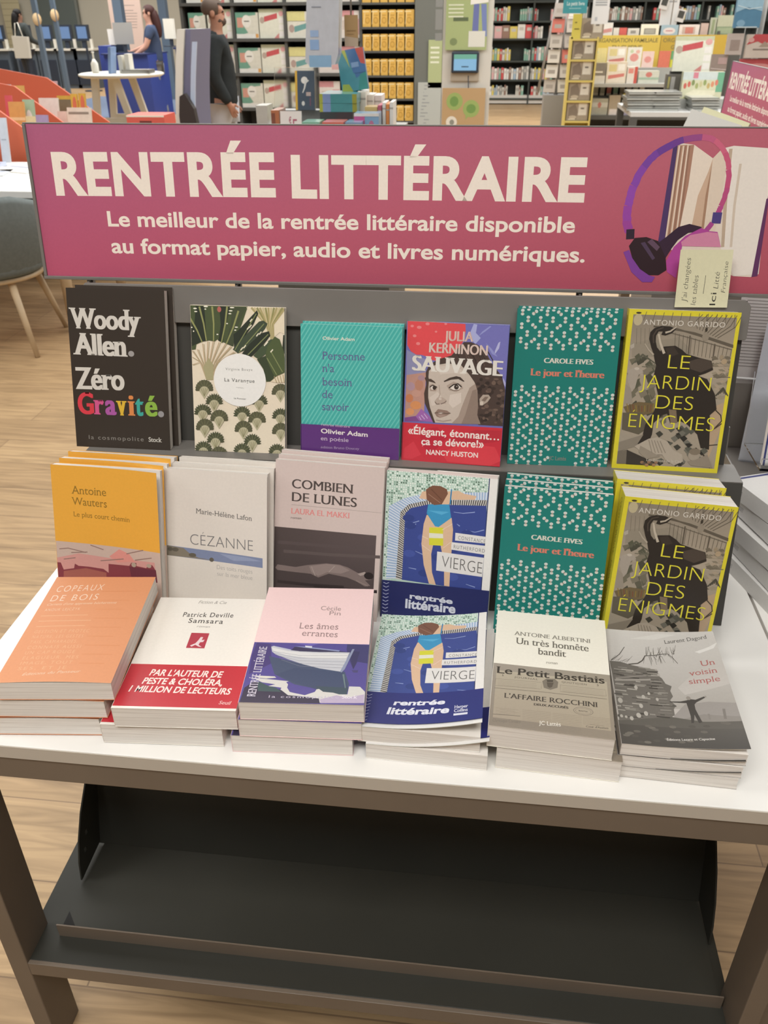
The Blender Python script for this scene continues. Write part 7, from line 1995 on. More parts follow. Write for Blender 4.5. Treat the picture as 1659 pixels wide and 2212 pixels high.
PLACE = ['right of the man', 'second from the man', 'third from the man', 'left of the man', 'behind the man', 'behind the hanging signs', 'next to the yellow packs']
for ri, z in enumerate(LV):
    for ci, (kd, x0, x1, h) in enumerate(COLS):
        lab = '%s, %s shelf, %s' % (KN[kd][0], ROWN[ri], PLACE[ci])
        if (kd, ci) in first: copy_of(first[(kd, ci)], lab, (x0+x1)/2, 10.05, z+.0005)
        else: first[(kd, ci)] = pack('planner_pack', lab, 'pack', x0, x1, z+.0005, z+h, 10.05, .05, 'd5d3c4', KN[kd][1], PW, 'shrink wrapped planners on the dark shelving', 1.0)
# yellow packs
t = thing('shelf_unit', 'narrow dark shelving holding only yellow boxes, left of the white pillar', 'shelving', (-1.0, 10.1, 0))
xa, xb = -1.394, -0.827; LY = [1.600, 1.381, 1.161, 0.930, 0.706, 0.486]
b = MB(); b.box(xa, xb, 10.32, 10.35, 0, 2.2); local(b, 'back_panel', SHB, t)
for z in LY: b = MB(); b.box(xa, xb, 10.0, 10.32, z-.02, z); local(b, 'shelf', SH, t)
b = MB(); b.box(xb, xb+.44, 9.98, 10.5, 0, 2.3); local(b, 'end_panel', mat('grey_green_panel', (.15, .155, .135), .6), t)
EMB = [('r', 20, 0, 980, 980, 'd6ab55'), ('r', 60, 860, 700, 930, 'e5cf98'), ('e', 500, 380, 250, 200, 'b98e3e'), ('e', 500, 380, 160, 130, 'cfa450'), ('r', 300, 640, 700, 720, 'bd9344'), ('l', [(120, 150), (260, 900)], 40, 'ecd9a8')]
YX = [785, 804, 824, 842, 861, 879]; yp = None
for ri, z in enumerate(LY):
    for ci, px in enumerate(YX):
        x = xa+.02+(xb-xa-.04)*(ci+.5)/6; lab = 'yellow box with a round emblem, %s row, %s from the left' % (['top cut off', 'second', 'third', 'fourth', 'fifth', 'lowest'][ri], ['first', 'second', 'third', 'fourth', 'fifth', 'sixth'][ci])
        if yp: copy_of(yp, lab, x, 10.02, z+.0005)
        else: yp = pack('yellow_box', lab, 'box', x-.052, x+.052, z+.0005, z+.155, 10.02, .1, 'd6ab55', EMB, PW, 'yellow boxes on the narrow shelving', 1.05)
P0, P1 = (-0.678, 9.955, 1.262), (-0.535, 9.955, 0.814)
flat_sign('shelf_sign', 'narrow pale green sign on the grey panel left of the white pillar', 'sign', P0, P1, 'a3ab7e', [('m', [[(150, y), (800, y), (800, y+40), (150, y+40)] for y in (520, 620, 720, 820)], 'd2d4bd')])
flat_sign('notice_board', 'pale grey board of small marks below the narrow green sign', 'board', (-0.784, 9.955, 0.866), (-0.535, 9.955, 0.313), 'a9aca6', [('m', [[(100+((y*7) % 200), y), (220+((y*7) % 300), y), (220+((y*7) % 300), y+14), (100+((y*7) % 200), y+14)] for y in range(100, 960, 60)], '85888a')])
for i, (y0, y1) in enumerate(((-10, 15), (20, 64), (72, 88))): flat_sign('leaflet_holder', ['small grey holder at the top left of the pillar', 'middle grey holder left of the pillar', 'lowest grey holder left of the pillar, above the green sign'][i], 'holder', (-0.504, 8.400, 1.627)[:1]+(8.2,)+((1.623, 1.523, 1.347)[i],), (-0.446, 8.2, (1.540, 1.374, 1.291)[i]), '9a9c9a', rz=0, group='grey holders beside the pillar')

# white pillar with its posters and tablet
t = bpy.data.objects.new('trim_1', None); t['kind'] = 'structure'; C.objects.link(t); xa, xb = -0.426, -0.014; t.location = ((xa+xb)/2, 8, 0)
b = MB(); b.box(xa, xb, 8.0, 8.5, 0, 3.4); local(b, 'pillar_cladding', mat('white_pillar_paint', (.66, .64, .58), .5), t)
flat_sign('poster', 'green poster with white text and blue legs at the top of the white pillar', 'poster', (-0.404, 7.970, 1.776), (-0.061, 7.970, 1.228), 'a3b07c', [('m', [[(60, y), (420, y), (420, y+18), (60, y+18)] for y in (430, 480, 530, 580)], 'd8dcc2'), ('p', [(180, 380), (540, 380), (540, 430), (180, 430)], '5f6c4e'), ('p', [(640, 180), (790, 180), (790, 600), (660, 600)], '6a73a6'), ('p', [(830, 600), (960, 600), (1000, 180), (900, 180)], '7583b4'), ('p', [(580, 590), (1000, 620), (1000, 760), (580, 740)], 'e6e4dc'), ('e', 200, 110, 90, 50, '7c8a60'), ('r', 560, 40, 960, 250, 'd6d6cc')], .01)
t = thing('tablet', 'black tablet with a lit green and blue screen on the white pillar', 'tablet', (-0.231, 7.950, 1.057)); b = MB(); b.box(-.115, .115, 0, .03, 0, .16); b.build('case', KD, t, .01)
b = MB(); b.box(-.095, .095, -.002, .0, .02, .105); b.build('screen_lower', mat('lit_pale_blue', (.1, .15, .2), .3, emit=('7fb4d8', .75)), t); b = MB(); b.box(-.095, .095, -.002, 0, .105, .14); b.build('screen_upper', mat('lit_green', (.08, .16, .13), .3, emit=('68a892', .7)), t)
b = MB(); b.box(-.03, .03, -.004, -.002, .045, .052); b.build('screen_mark', KD, t); b = MB(); b.box(-.12, .12, .03, .05, -.06, .02); b.build('mount', mat('wood_mount', (.42, .36, .28), .6), t); b = MB(); b.tube([(.03, .03, -.02), (.035, .03, -.11), (.03, .03, -.2)], .004, 6); b.build('cable', KD, t)
flat_sign('poster', 'brown kraft poster with two green speech bubbles low on the white pillar', 'poster', (-0.415, 7.950, 0.945), (-0.047, 7.950, 0.548), 'b3966f', [('e', 290, 740, 190, 170, '93a864'), ('e', 680, 600, 190, 170, '93a864'), ('p', [(560, 470), (640, 470), (560, 380)], '93a864'), ('e', 280, 740, 100, 100, '6f9150'), ('e', 680, 600, 110, 90, '6f9150'), ('e', 230, 330, 130, 120, 'd8d3c6'), ('e', 240, 330, 55, 55, '8a8a80')], .01)

# ---------------------------------------------------------------- dark bookcases at the back right
BKD = mat('black_green_bookcase', (.036, .042, .036), .6)
t = thing('bookcase', 'long dark bookcase of blurred books along the back wall at right', 'bookcase', (2.5, 18.2, 0)); xa, xb = -0.315, 5.461; LB = [1.396, 1.113, 0.748, 0.429, 0.112]; top = 1.710
b = MB(); b.box(xa, xb, 18.32, 18.36, 0, 2.4); local(b, 'back_panel', BKD, t)
for z in LB+[top]: b = MB(); b.box(xa, xb, 18.0, 18.32, z-.03, z); local(b, 'shelf', BKD, t)
b = MB(); b.box(xa, xb, 18.02, 18.3, .02, .16); local(b, 'plinth', mat('pale_plinth', (.5, .47, .42), .6), t)
for px in (1035, 1152, 1270, 1390, 1510, 1630): x = xa+(px-1030)/690*(xb-xa); b = MB(); b.box(x-.015, x+.015, 18.01, 18.32, 0, 2.4); local(b, 'upright', BKD, t)
g = random.Random(21); PAL = {'pale': 'c5c0b4', 'white': 'd8d5cc', 'red': 'c0504e', 'pink': 'cfa3a0', 'grey': '8a8a84', 'blue': '97a9b6', 'yellow': 'cdbb62', 'green': '7fa592', 'brown': '8d6f60'}; proto = {}
for ri, z in enumerate(LB+[top]):
    x = xa+.03; end = 1.106 if ri not in (0, 5) else 4.160
    if ri == 5: continue
    while x < end:
        if g.random() < .12: x += .08+g.random()*.18
        nm = g.choice(['pale', 'pale', 'white', 'white', 'grey', 'red', 'pink', 'blue', 'green', 'brown', 'yellow']); w = g.choice((.03, .04, .05)) if not (ri == 1 and x < xa+.9) else .14; h = .17+g.random()*.06
        lab = '%s %s in the %s row of the far dark bookcase' % (nm, 'cover shown face out' if w > .1 else 'spine', ['top', 'second', 'third', 'fourth', 'lowest'][ri])
        kd = (nm, w)
        if kd not in proto:
            bb = MB(); bb.box(-w/2+.002, w/2-.002, 0, .14, 0, .2, lin(PAL[nm])); art(bb, [('r', 200, 560, 800, 800, 'b9b4aa' if nm != 'pale' else '8d8880')], w-.004, .2, M.Translation((0, -.0006, 0)) @ UPR, z0=.0005)
            o = bb.build('shelved_book', PR); tag(o, lab, 'book'); proto[kd] = o
        else: o = proto[kd].copy(); C.objects.link(o); o['label'] = lab
        o['group'] = 'far books: '+lab; o.location = (x+w/2, 18.05, z+.0005); o.scale = (1, 1, h/.2); x += w+.003

# revolving rack of cards
t = thing('spinner_rack', 'slim revolving wire rack of cards left of the yellow tower', 'rack', (*(0.902, 13.200, 0.832)[:2], 0)); GRM = mat('grey_wire', (.3, .29, .27), .5)
b = MB(); b.box(-.17, .17, -.17, .17, 0, .52); b.build('pedestal', GRM, t); b = MB(); b.tube([(0, 0, .52), (.04, 0, 1.75)], .03); b.build('pole', GRM, t); b = MB()
for s in (-1, 1): b.tube([(s*.2-.05, -.12, .55), (s*.13+.05, -.1, 1.7)], .012, 6).tube([(s*.2-.05, .12, .55), (s*.13+.05, .1, 1.7)], .012, 6)
b.build('wire_frame', GRM, t); rx, ry = t.location.x, t.location.y
for i in range(6):
    for s in (-1, 1):
        c = ['b5aca2', 'cfc9bf', 'c9c2b6', 'b8b0a6', 'bd6a5c', 'a8a098'][(i+(s > 0)*2) % 6]; z = .56+i*.18
        pack('greeting_card', 'card in the %s pocket of the revolving rack, %s side' % (['lowest', 'second', 'third', 'fourth', 'fifth', 'highest'][i], 'left' if s < 0 else 'right'), 'card', rx+s*.1-.09+i*.012, rx+s*.1+.07+i*.012, z, z+.16, ry-.17, .02, c, [('r', 200, 300, 800, 600, '9a9288')], None, 'cards in the revolving rack', 1, rz=s*14, lean=12)

# yellow tower of boxed sets
t = thing('cardboard_display', 'slim yellow cardboard tower filled with boxed sets', 'display', (*(1.137, 12.200, 0.880)[:2], 0)); YC = mat('yellow_card', (.62, .5, .14), .6); tx, ty = t.location.x, t.location.y
zs = [0.278, 0.518, 0.753, 0.989, 1.219]
for s in (-1, 1): b = MB(); b.box(s*.162-.01, s*.162+.01, 0, .3, 0, zs[4]+.02); b.build('side_wall', YC, t)
for z in zs: b = MB(); b.box(-.152, .152, 0, .3, z-.02, z); b.build('shelf', YC, t)
b = MB(); b.box(-.152, .152, .29, .3, 0, zs[4]); b.build('back_wall', YC, t); b = MB(); b.box(-.152, .152, 0, .29, 0, .08); b.build('base', YC, t)
b = MB(); b.box(-.172, -.062, .0, .02, zs[4]+.0005, zs[4]+.27, lin('cfc25a')); art(b, [('r', 250, 640, 500, 682, '6d6430'), ('r', 250, 380, 800, 422, '6d6430')], .11, .27, M.Translation((-.117, -.0006, zs[4])) @ UPR, z0=.0005); b.build('header_card', PR, t)
SET = [('r', 40, 40, 960, 960, '988d7e'), ('p', [(80, 80), (480, 80), (520, 500), (380, 900), (100, 700)], '7d7266'), ('r', 540, 300, 920, 940, 'cfcbc0'), ('r', 640, 620, 800, 700, '6f6a62'), ('e', 300, 200, 180, 90, 'b3a796'), ('r', 100, 60, 420, 120, 'd0c8b8')]; sp = None
for i, z in enumerate(zs):
    lab = 'brownish boxed set on the %s of the yellow tower' % ['lowest shelf', 'second shelf', 'third shelf', 'fourth shelf', 'top'][i]
    if sp: copy_of(sp, lab, tx+(.08 if i == 4 else 0), ty+.04, z+.0005)
    else: sp = pack('boxed_set', lab, 'box', tx-.14, tx+.14, z+.0005, z+.225, ty+.04, .18, '8f8576', SET, PW, 'boxed sets in the yellow tower', 1.1)

# planner table with yellow banners
t = thing('display_table', 'grey planner table with shelves under the yellow banners', 'table', (*(1.812, 12.600, 0.698)[:2], 0)); tx, ty = t.location.x, t.location.y; zt = 0.692
GT = mat('grey_table_laminate', (.36, .36, .33), .45)
x0, x1 = 1.301-tx, 2.995-tx
b = MB(); b.box(x0, x1, 0, .8, zt-.04, zt); b.build('table_top', GT, t)
for x in (x0+.03, x1-.03):
    for y in (.03, .77): b = MB(); b.box(x-.025, x+.025, y-.025, y+.025, 0, zt-.04); b.build('leg', SH, t)
zl, zm = 0.309, 0.527
b = MB(); b.box(x0, x1, .02, .75, zl-.05, zl); b.build('lower_shelf', SH, t); b = MB(); b.box(x0, x1, .3, .75, zm-.02, zm); b.build('middle_shelf', SH, t)
b = MB(); b.box(x0, x1, .6, .64, zt+.0005, zt+.02).box(x0, x0+.03, .6, .64, zt, 1.283).box(x1-.03, x1, .6, .64, zt, 1.283); b.build('banner_rail', SH, t)
for i, (a, c, txt, col) in enumerate(((1277, 1423, ('ORGANISATION FAMILIALE', 'EN CUISINE'), 'c8b052'), (1424, 1580, ('ORGANISATION', 'GESTION'), 'b5983f'))):
    P0 = ((1.329, 2.235)[i], 13.17, 1.240); P1 = ((2.229, 3.122)[i], 13.17, zt+.03)
    flat_sign('banner', ['yellow banner with dark capitals, left of the two behind the planner table', 'darker yellow banner, right of the two behind the planner table'][i], 'banner', P0, P1, col, [('t', txt[0], 30, 960 if i == 0 else 640, 840, 90, '7d7244', 'sB'), ('t', txt[1], 300 if i == 0 else 160, 740 if i == 0 else 480, 680, 90, '7d7244', 'sB')], .02)
MIX = [('r', 60, 60, 940, 940, 'd8cfc0'), ('r', 100, 560, 500, 900, 'cdbf8a'), ('p', [(100, 200), (900, 330), (900, 480), (100, 380)], 'c47a72'), ('r', 560, 600, 900, 900, 'e2e0d8')]
FLW = [('e', 500, 500, 300, 200, 'cf8f88'), ('r', 150, 100, 850, 260, 'd9d6cc'), ('e', 300, 800, 120, 90, 'b9c4a4'), ('e', 720, 780, 140, 90, 'd6a79c')]
def row(name, cat, group, y, base, rows, off=0):
    for (a, c, yt, yb, col, it, lab, dep) in rows: pack(name, lab, cat, a, c, max(base, yb) if base else yb, yt, y+off, dep, col, it, PW, group)
Q = lambda x: x
row('planner', 'planner', 'planners on the table under the yellow banners', 12.9, 0, [
 (1.317, 1.506, 1.097, 0.868, 'd6c98c', FLW[1:3], 'pale yellow planner leaning on the yellow banner, first in the back row', .03),
 (1.518, 1.766, 1.112, 0.868, 'd2c6b4', MIX, 'planner with a red stripe, second in the back row under the banner', .03),
 (1.778, 1.965, 1.106, 0.867, 'd8d6cc', FLW, 'white planner with pastel flowers in the back row under the banner', .03),
 (1.977, 2.127, 1.057, 0.867, 'd9bfb8', FLW[:1], 'pale pink planner with a coral flower in the back row', .03),
 (2.193, 2.337, 1.062, 0.867, 'c9725f', [], 'coral red planner right of the pink one', .03),
 (2.349, 2.433, 1.062, 0.867, '5f9a6c', [('r', 0, 0, 1000, 480, 'c3c24a')], 'green and lime planner beside the coral one', .03)])
b = MB(); b.box(-.75, .75, 0, .12, 0, 0.868-zt); o = b.build('display_step', GT); o.location = (1.905, 12.88, zt+.0005); tag(o, 'low grey step carrying the back row of planners', 'step')
row('planner', 'planner', 'planners on the table under the yellow banners', 12.66, 0, [
 (1.306, 1.492, 0.933, zt+.0005, '7d766c', [('r', 100, 520, 800, 600, 'd2cdc2'), ('r', 0, 0, 1000, 380, 'c9c4ba')], 'grey planner pile first in the front row of the planner table', .15),
 (1.504, 1.762, 0.943, zt+.0005, 'cfc5b2', MIX, 'large shiny planner with a red stripe in the front row', .15),
 (1.774, 1.905, 0.889, zt+.0005, 'd6d0c6', [('r', 700, 0, 1000, 1000, 'bf5a50'), ('r', 100, 600, 600, 900, 'cf8a80')], 'white planner with a red edge in the front row', .15),
 (1.925, 2.187, 0.841, zt+.0005, 'c6c9bd', [('e', 500, 700, 160, 200, 'c27a72'), ('r', 0, 300, 1000, 480, '9db5a2')], 'wide white pack with a coral dot at the right of the front row', .15)])
row('desk_item', 'pot', 'small things on the middle shelf of the planner table', 12.95, 0, [((1.395+i*.088), (1.395+i*.088+.06), zm+.14, zm+.0005, c, [('r', 0, 0, 1000, 200, 'c9c6bc')], lab, .06) for i, (c, lab) in enumerate((('9a958a', 'grey pot, first on the middle shelf'), ('8f938a', 'grey green pot, second on the middle shelf'), ('b8645c', 'coral pot on the middle shelf'), ('7fa895', 'mint green pot on the middle shelf'), ('8d887c', 'taupe pot right of the mint one'), ('84807a', 'dark grey pot on the middle shelf'), ('8f9a94', 'bluish grey pot on the middle shelf'), ('c9c8c0', 'white slim pot at the right of the middle shelf')))])
row('planner_pack', 'pack', 'packs on the lower shelf of the planner table', 12.7, 0, [
 (1.355, 1.576, zl+.2, zl+.0005, 'a7a595', [('e', 500, 600, 130, 180, 'b5736a'), ('r', 0, 480, 1000, 760, 'c2c0b4'), ('e', 500, 620, 110, 150, 'b5736a')], 'grey pack with a coral dot on the lower shelf', .15),
 (1.588, 1.736, zl+.24, zl+.0005, 'a39682', [('r', 100, 0, 900, 300, 'd8cfc8')], 'beige pack in crumpled film on the lower shelf', .12),
 (1.766, 1.876, zl+.26, zl+.0005, 'a99d4e', [('r', 0, 0, 1000, 560, '9f97a8')], 'olive and lilac pack on the lower shelf', .12)])
row('framed_print', 'frame', 'prints standing above the yellow banners', 13.24, 0, [
 (1.380, 1.589, 1.387, 1.235, 'd4d2cd', [('p', [(50, 100), (950, 300), (950, 600), (50, 400)], 'c08a86')], 'shiny white pack above the left yellow banner', .03),
 (1.601, 1.675, 1.327, 1.234, 'd0cdc6', [], 'small white card above the left banner', .03),
 (1.681, 1.779, 1.326, 1.234, 'c4605a', [], 'small red card above the left banner', .03),
 (1.791, 1.943, 1.320, 1.233, 'c9c6c0', [('r', 250, 300, 700, 700, '8d8a86')], 'white card with a grey figure above the left banner', .03),
 (1.962, 2.199, 1.367, 1.232, 'dedbc9', [('r', 180, 120, 830, 640, '8a887c'), ('r', 240, 180, 770, 580, 'a09e94')], 'cream framed print above the join of the banners', .03),
 (2.465, 2.724, 1.359, 1.230, 'd5cdc6', [('r', 150, 150, 800, 800, 'b9a79c'), ('r', 300, 200, 700, 760, 'bd7a6e')], 'framed print with a coral square above the right banner', .03),
 (2.742, 2.838, 1.374, 1.229, 'b8a49a', [], 'narrow pinkish pack beside the coral framed print', .03),
 (2.856, 2.934, 1.437, 1.229, 'a3a795', [('r', 300, 100, 700, 900, '84906f')], 'tall narrow green packs above the right banner', .03),
 (2.946, 3.161, 1.463, 1.228, 'a9ac95', [('r', 0, 0, 1000, 450, '7f8f74'), ('r', 80, 100, 900, 380, '94a084')], 'stacked green garden packs right of the tall narrow ones', .03)])
b = MB(); b.box(-1.22, 1.22, 0, .12, 0, 1.232-.001); o = b.build('partition', SH); o.location = (2.313, 13.225, 0); tag(o, 'low dark partition behind the yellow banners', 'partition')

# hanging cards and signs
for (a, c, yt, yb, Y, col, it, lab) in ((1.171, 1.370, 1.913, 1.380, 12, 'd2d3d2', [('m', [[(150, y), (850, y), (850, y+30), (150, y+30)] for y in (360, 410, 460)], '9a9d9e'), ('r', 200, 60, 350, 140, 'aeb3b8')], 'white hanging sign with grey lines, left of the two'),
 (1.984, 2.190, 1.905, 1.361, 12, 'd2d3d2', [('m', [[(150, y), (850, y), (850, y+30), (150, y+30)] for y in (440, 490)], '9a9d9e')], 'white hanging sign with two clipped photo frames'),
 (2.002, 2.203, 1.367, 1.260, 11.9, '9fb9c4', [('e', 480, 420, 360, 330, 'dcd6d2'), ('r', 280, 380, 680, 478, 'c07a80')], 'pale blue sign with a white cloud below the white hanging sign'),
 (0.803, 1.086, 1.701, 1.493, 11.8, '3f8c94', [('t', 'Le petit livre', 150, 880, 400, 180, 'c9d8d6', 'sb'), ('r', 250, 230, 750, 270, '8ab4b6')], 'teal hanging sign with white lettering')):
    o = flat_sign('hanging_sign', lab, 'sign', (a, Y, yt), (c, Y, yb), col, it, .01)
    b = MB(); b.tube([((a+c)/2, Y+.005, yt), ((a+c)/2, Y+.005, 3.5)], .006, 5); w = b.build('hanger', GRM, None); w.parent = o; w.matrix_parent_inverse = o.matrix_world.inverted()
for i, (px, lab) in enumerate(((0, 'small photo frame clipped at the left of the white hanging sign'), (1, 'small photo frame clipped at the lower right of the white hanging sign'))):
    b = MB(); b.box(-.05, .05, 0, .01, 0, .13, lin('d8d6d2')); b.box(-.035, .035, -.002, 0, .04, .115, lin('4a4a46')); o = b.build('photo_frame', PR); o.location = ((1.995, 11.970, 1.530), (2.207, 11.970, 1.399))[i]; o.rotation_euler = (0, R(12), 0); tag(o, lab, 'frame')
o = flat_sign('white_box', 'plain white box under the teal hanging sign', 'box', (1.016, 13.700, 1.476), (1.208, 13.700, 1.352), 'dad8d0')
b = MB(); b.box(-.1, .1, .0, .15, 0, o.location.z-.001); w = b.build('box_stand', SH); w.location = (o.location.x, 13.7, 0); tag(w, 'dark stand under the plain white box', 'stand')

# table with stacked magazines
t = thing('display_table', 'dark legged table stacked with magazines before the planner table', 'table', (*(1.585, 8.000, 0.759)[:2], 0)); tx = t.location.x; zt = 0.759; x0, x1 = 1.194-tx, 2.095-tx
b = MB(); b.box(x0, x1, 0, .9, zt-.035, zt); b.build('table_top', mat('light_grey_top', (.55, .55, .53), .4), t)
for x in (x0+.03, x1-.03):
    for y in (.03, .87): b = MB(); b.box(x-.03, x+.03, y-.03, y+.03, 0, zt-.035); b.build('leg', SH, t)
b = MB(); b.box(x0, x1, .1, .85, .3, .33); b.build('lower_shelf', SH, t)
mp = None
for si, (pxa, n, lab) in enumerate(((1.285, 7, 'left'), (1.497, 7, 'middle'), (1.826, 5, 'right'))):
    for i in range(n):
        l = '%s magazine of the %s pile on the dark legged table' % (['lowest', 'second', 'third', 'fourth', 'fifth', 'sixth', 'topmost'][i] if i < n-1 else 'topmost', lab); z = zt+.0005+i*.021
        if mp: o = copy_of(mp, l, pxa+.006*((i*3) % 4-1.5), 8.12+.01*(i % 2), z, rz=(i*37) % 5-2)
        else:
            b = MB(); b.box(-.115, .115, 0, .3, 0, .019, lin('84857f')); b.box(-.113, .113, -.001, 0, .004, .009, lin('c4c4bd')); b.box(-.113, .113, .002, .298, .019, .0195, lin('b3b3ad')); mp = o = b.build('magazine', PW); o.location = (pxa, 8.12, z); tag(o, l, 'magazine', 'magazines piled on the dark legged table')
ILL = [('r', 0, 0, 1000, 1000, 'c6c5a8'), ('r', 0, 700, 1000, 1000, 'c0c9c6'), ('r', 840, 250, 1000, 980, '6fa587'), ('r', 250, 760, 370, 980, 'c77f8c'), ('p', [(0, 0), (300, 180), (700, 120), (840, 200), (840, 0)], 'a9ab7f'), ('p', [(120, 180), (300, 330), (840, 300), (840, 130), (400, 80)], 'd3cfb6')]+[('e', 80+i*95, 480+(i % 3)*60, 38, 110, c) for i, c in enumerate(('c2675c', 'c2675c', '7d8a5c', '9aa06a', 'b9b48a', '8d9a64', 'b5a06a', 'c98a6c', 'c9796a'))]
zb = 0.835
pack('board_game_box', 'wide box with a bright garden illustration behind the magazine piles', 'box', 1.658, 2.004, zb, 1.044, 8.4, .08, 'c6c5a8', ILL, PW)
b = MB(); b.box(-.45, .45, 0, .3, 0, zb-zt-.001); o = b.build('display_step', GT); o.location = (1.744, 8.36, zt+.0005); tag(o, 'grey step under the wide illustrated box', 'step')
pack('dark_box', 'dark narrow boxes left of the wide illustrated box', 'box', 1.538, 1.670, zb+.0005, 1.018, 8.5, .08, '55524c', [('r', 300, 0, 560, 900, '8f8d88'), ('r', 100, 400, 240, 900, '8a8350')], PW)
pack('wall_calendar', 'large shrink wrapped planner with a red slanted band above the garden box', 'calendar', 1.591, 1.919, 1.038, 1.310, 8.6, .03, 'd8d8c8', [i for i in RED], PW, k=.85, lean=6)
b = MB(); b.box(-.2, .2, 0, .03, 0, 1.038-zb-.001); o = b.build('display_easel', SH); o.location = (1.786, 8.64, zb+.0005); tag(o, 'dark easel holding up the large red banded planner', 'easel')

# tall stand at far right behind the sideways sign
t = thing('leaflet_stand', 'clear tall stand of packs behind the sideways pink sign', 'stand', (*(1.522, 6.000, 1.178)[:2], 0)); b = MB(); b.tube([(.12, .2, 0), (.12, .2, 1.9)], .02); b.build('pole', GRM, t); b = MB(); b.lathe([(.3, 0), (.3, .02), (.02, .04)], 20, m=M.Translation((.12, .2, 0))); b.build('base', GRM, t)
for (pa, pb, yt, yb, col, it, lab) in ((1.456, 1.610, 1.553, 1.399, '5d8aa8', [('p', [(0, 520), (450, 700), (1000, 560), (1000, 1000), (0, 1000)], '9cc0d4'), ('e', 260, 150, 160, 120, '86aec8'), ('l', [(50, 760), (500, 640), (960, 700)], 30, 'cfe2ea'), ('r', 100, 0, 900, 40, 'c5d6dc')], 'shiny blue wrapped pack hanging at the top right'),
 (1.554, 1.769, 1.364, 1.236, 'cfc3b8', [('p', [(0, 550), (200, 1000), (1000, 1000), (1000, 620), (700, 800), (500, 560), (300, 700)], 'bf5458'), ('r', 200, 330, 800, 392, '8a7d76'), ('e', 120, 760, 80, 100, 'd9a9a4'), ('p', [(350, 480), (500, 700), (680, 480)], 'a79688')], 'red and white printed pack behind the sideways pink sign'),
 (1.438, 1.532, 1.369, 1.254, 'c4b9b2', [('r', 200, 200, 800, 700, 'a3948c')], 'pale film wrapped pack left of the red and white one'),
 (1.536, 1.786, 1.231, 1.147, 'b9565a', [('e', 450, 500, 300, 200, 'd2918e')], 'red pack just above the sideways pink sign'),
 (1.363, 1.458, 1.257, 1.165, 'a89a92', [('r', 400, 400, 960, 800, 'c7adaa'), ('l', [(0, 150), (1000, 60)], 60, 'd8cdc8')], 'mauve film pack lying left of the sideways pink sign')):
    pack('wrapped_pack', lab, 'pack', pa, pb, yb, yt, 6.1, .03, col, it, PW, lean=4)
b = MB(); b.box(.02, .22, .14, .16, .9, 1.55); b.build('hook_panel', ACR, t)
# ---------------------------------------------------------------- table of boxed books just behind the header sign
zt = 1.0; ty = 3.9
t = thing('display_table', 'tall grey plinth carrying boxed books behind the header sign', 'table', (-.75, 4.2, 0))
b = MB(); b.box(-0.965-.02, -0.421, 3.7, 4.7, .96, 1.0); local(b, 'table_top', GT, t); b = MB(); b.box(-0.944, -0.421, 3.8, 4.6, 0, .96); local(b, 'plinth', SH, t)
def on(name, lab, cat, pa, pb, yt, Y, d, col, it=(), m=None, group=None, z0=None, **kw):
    z0 = zt+.0005 if z0 is None else z0
    return pack(name, lab, cat, pa, pb, z0, yt, Y, d, col, it, m or PW, group, **kw)
TEAL = [('r', 0, 0, 90, 1000, 'a3a845'), ('r', 90, 0, 300, 1000, '7f93bf'), ('r', 300, 0, 1000, 1000, '4a8f92'), ('r', 880, 0, 1000, 1000, '97983f')]
za, zb2, zc = 1.105, 1.140, 1.177; xa, xb = -0.759, -0.590
on('dark_box', 'black box under the two teal boxed sets', 'box', xa, xb-.02, za-.001, 4.05, .2, '3f3f42')
on('boxed_set', 'lower teal boxed set with green and lilac ends', 'box', xa, xb, zb2-.001, 4.05, .2, '4a8f92', TEAL, z0=za); on('boxed_set', 'upper teal boxed set with green and lilac ends', 'box', xa, xb, zc, 4.05, .2, '4a8f92', TEAL, z0=zb2, rz=-2)
for i, (a, c, yt, col, lab) in enumerate(((-0.601, -0.564, 1.179, 'd9d4c8', 'cream upright book right of the teal boxes'), (-0.569, -0.537, 1.163, 'd3cec4', 'second cream upright book right of the teal boxes'), (-0.539, -0.504, 1.157, 'dcd3cf', 'white book with a pink edge right of the cream ones'), (-0.491, -0.475, 1.136, 'b05a6a', 'crimson spine right of the pink and blue box'), (-0.470, -0.456, 1.147, 'd8d4cc', 'white spine beside the crimson one'), (-0.454, -0.440, 1.141, 'd2884e', 'orange spine between two white ones'), (-0.438, -0.423, 1.149, 'dcd9d2', 'last white spine at the right end of the table'))):
    on('hardback_book', lab, 'book', a, c, yt, (4.15, 4.2, 4.25, 4, 4, 4, 4)[i], .14, col, [('r', 0, 820, 1000, 860, 'a8a29a')], PR, 'upright books by the teal boxes')
on('gift_box', 'small box, pink at left and blue at right', 'box', -0.579, -0.472, 1.115, 3.88, .1, '7fa3c2', [('r', 0, 0, 430, 1000, 'c25a8c'), ('e', 700, 500, 120, 260, 'b3708f'), ('r', 0, 900, 1000, 1000, 'dcd8d2')])
on('boxed_set', 'ochre box behind the pink and blue one', 'box', -0.548, -0.493, 1.130, 4.0, .1, 'c9ab6a')
on('price_card', 'white price card with a red 5', 'sign', -0.898, -0.805, 1.125, 3.85, .004, 'd8cfca', [('t', '5', 560, 800, 330, 420, 'a8566a', 's'), ('t', '€', 400, 520, 620, 190, 'a8566a', 'sb'), ('r', 80, 240, 420, 317, 'b79a9e')], PR, lean=8)
on('hardback_book', 'brown and orange spines left of the price card', 'book', -0.971, -0.935, 1.115, 4.0, .14, 'a9694a', [('r', 0, 0, 500, 900, '7d4a3c')])
on('carton', 'grey white carton left of the brown spines', 'box', -1.090, -1.037, 1.117, 4.2, .12, 'b5b3ac')
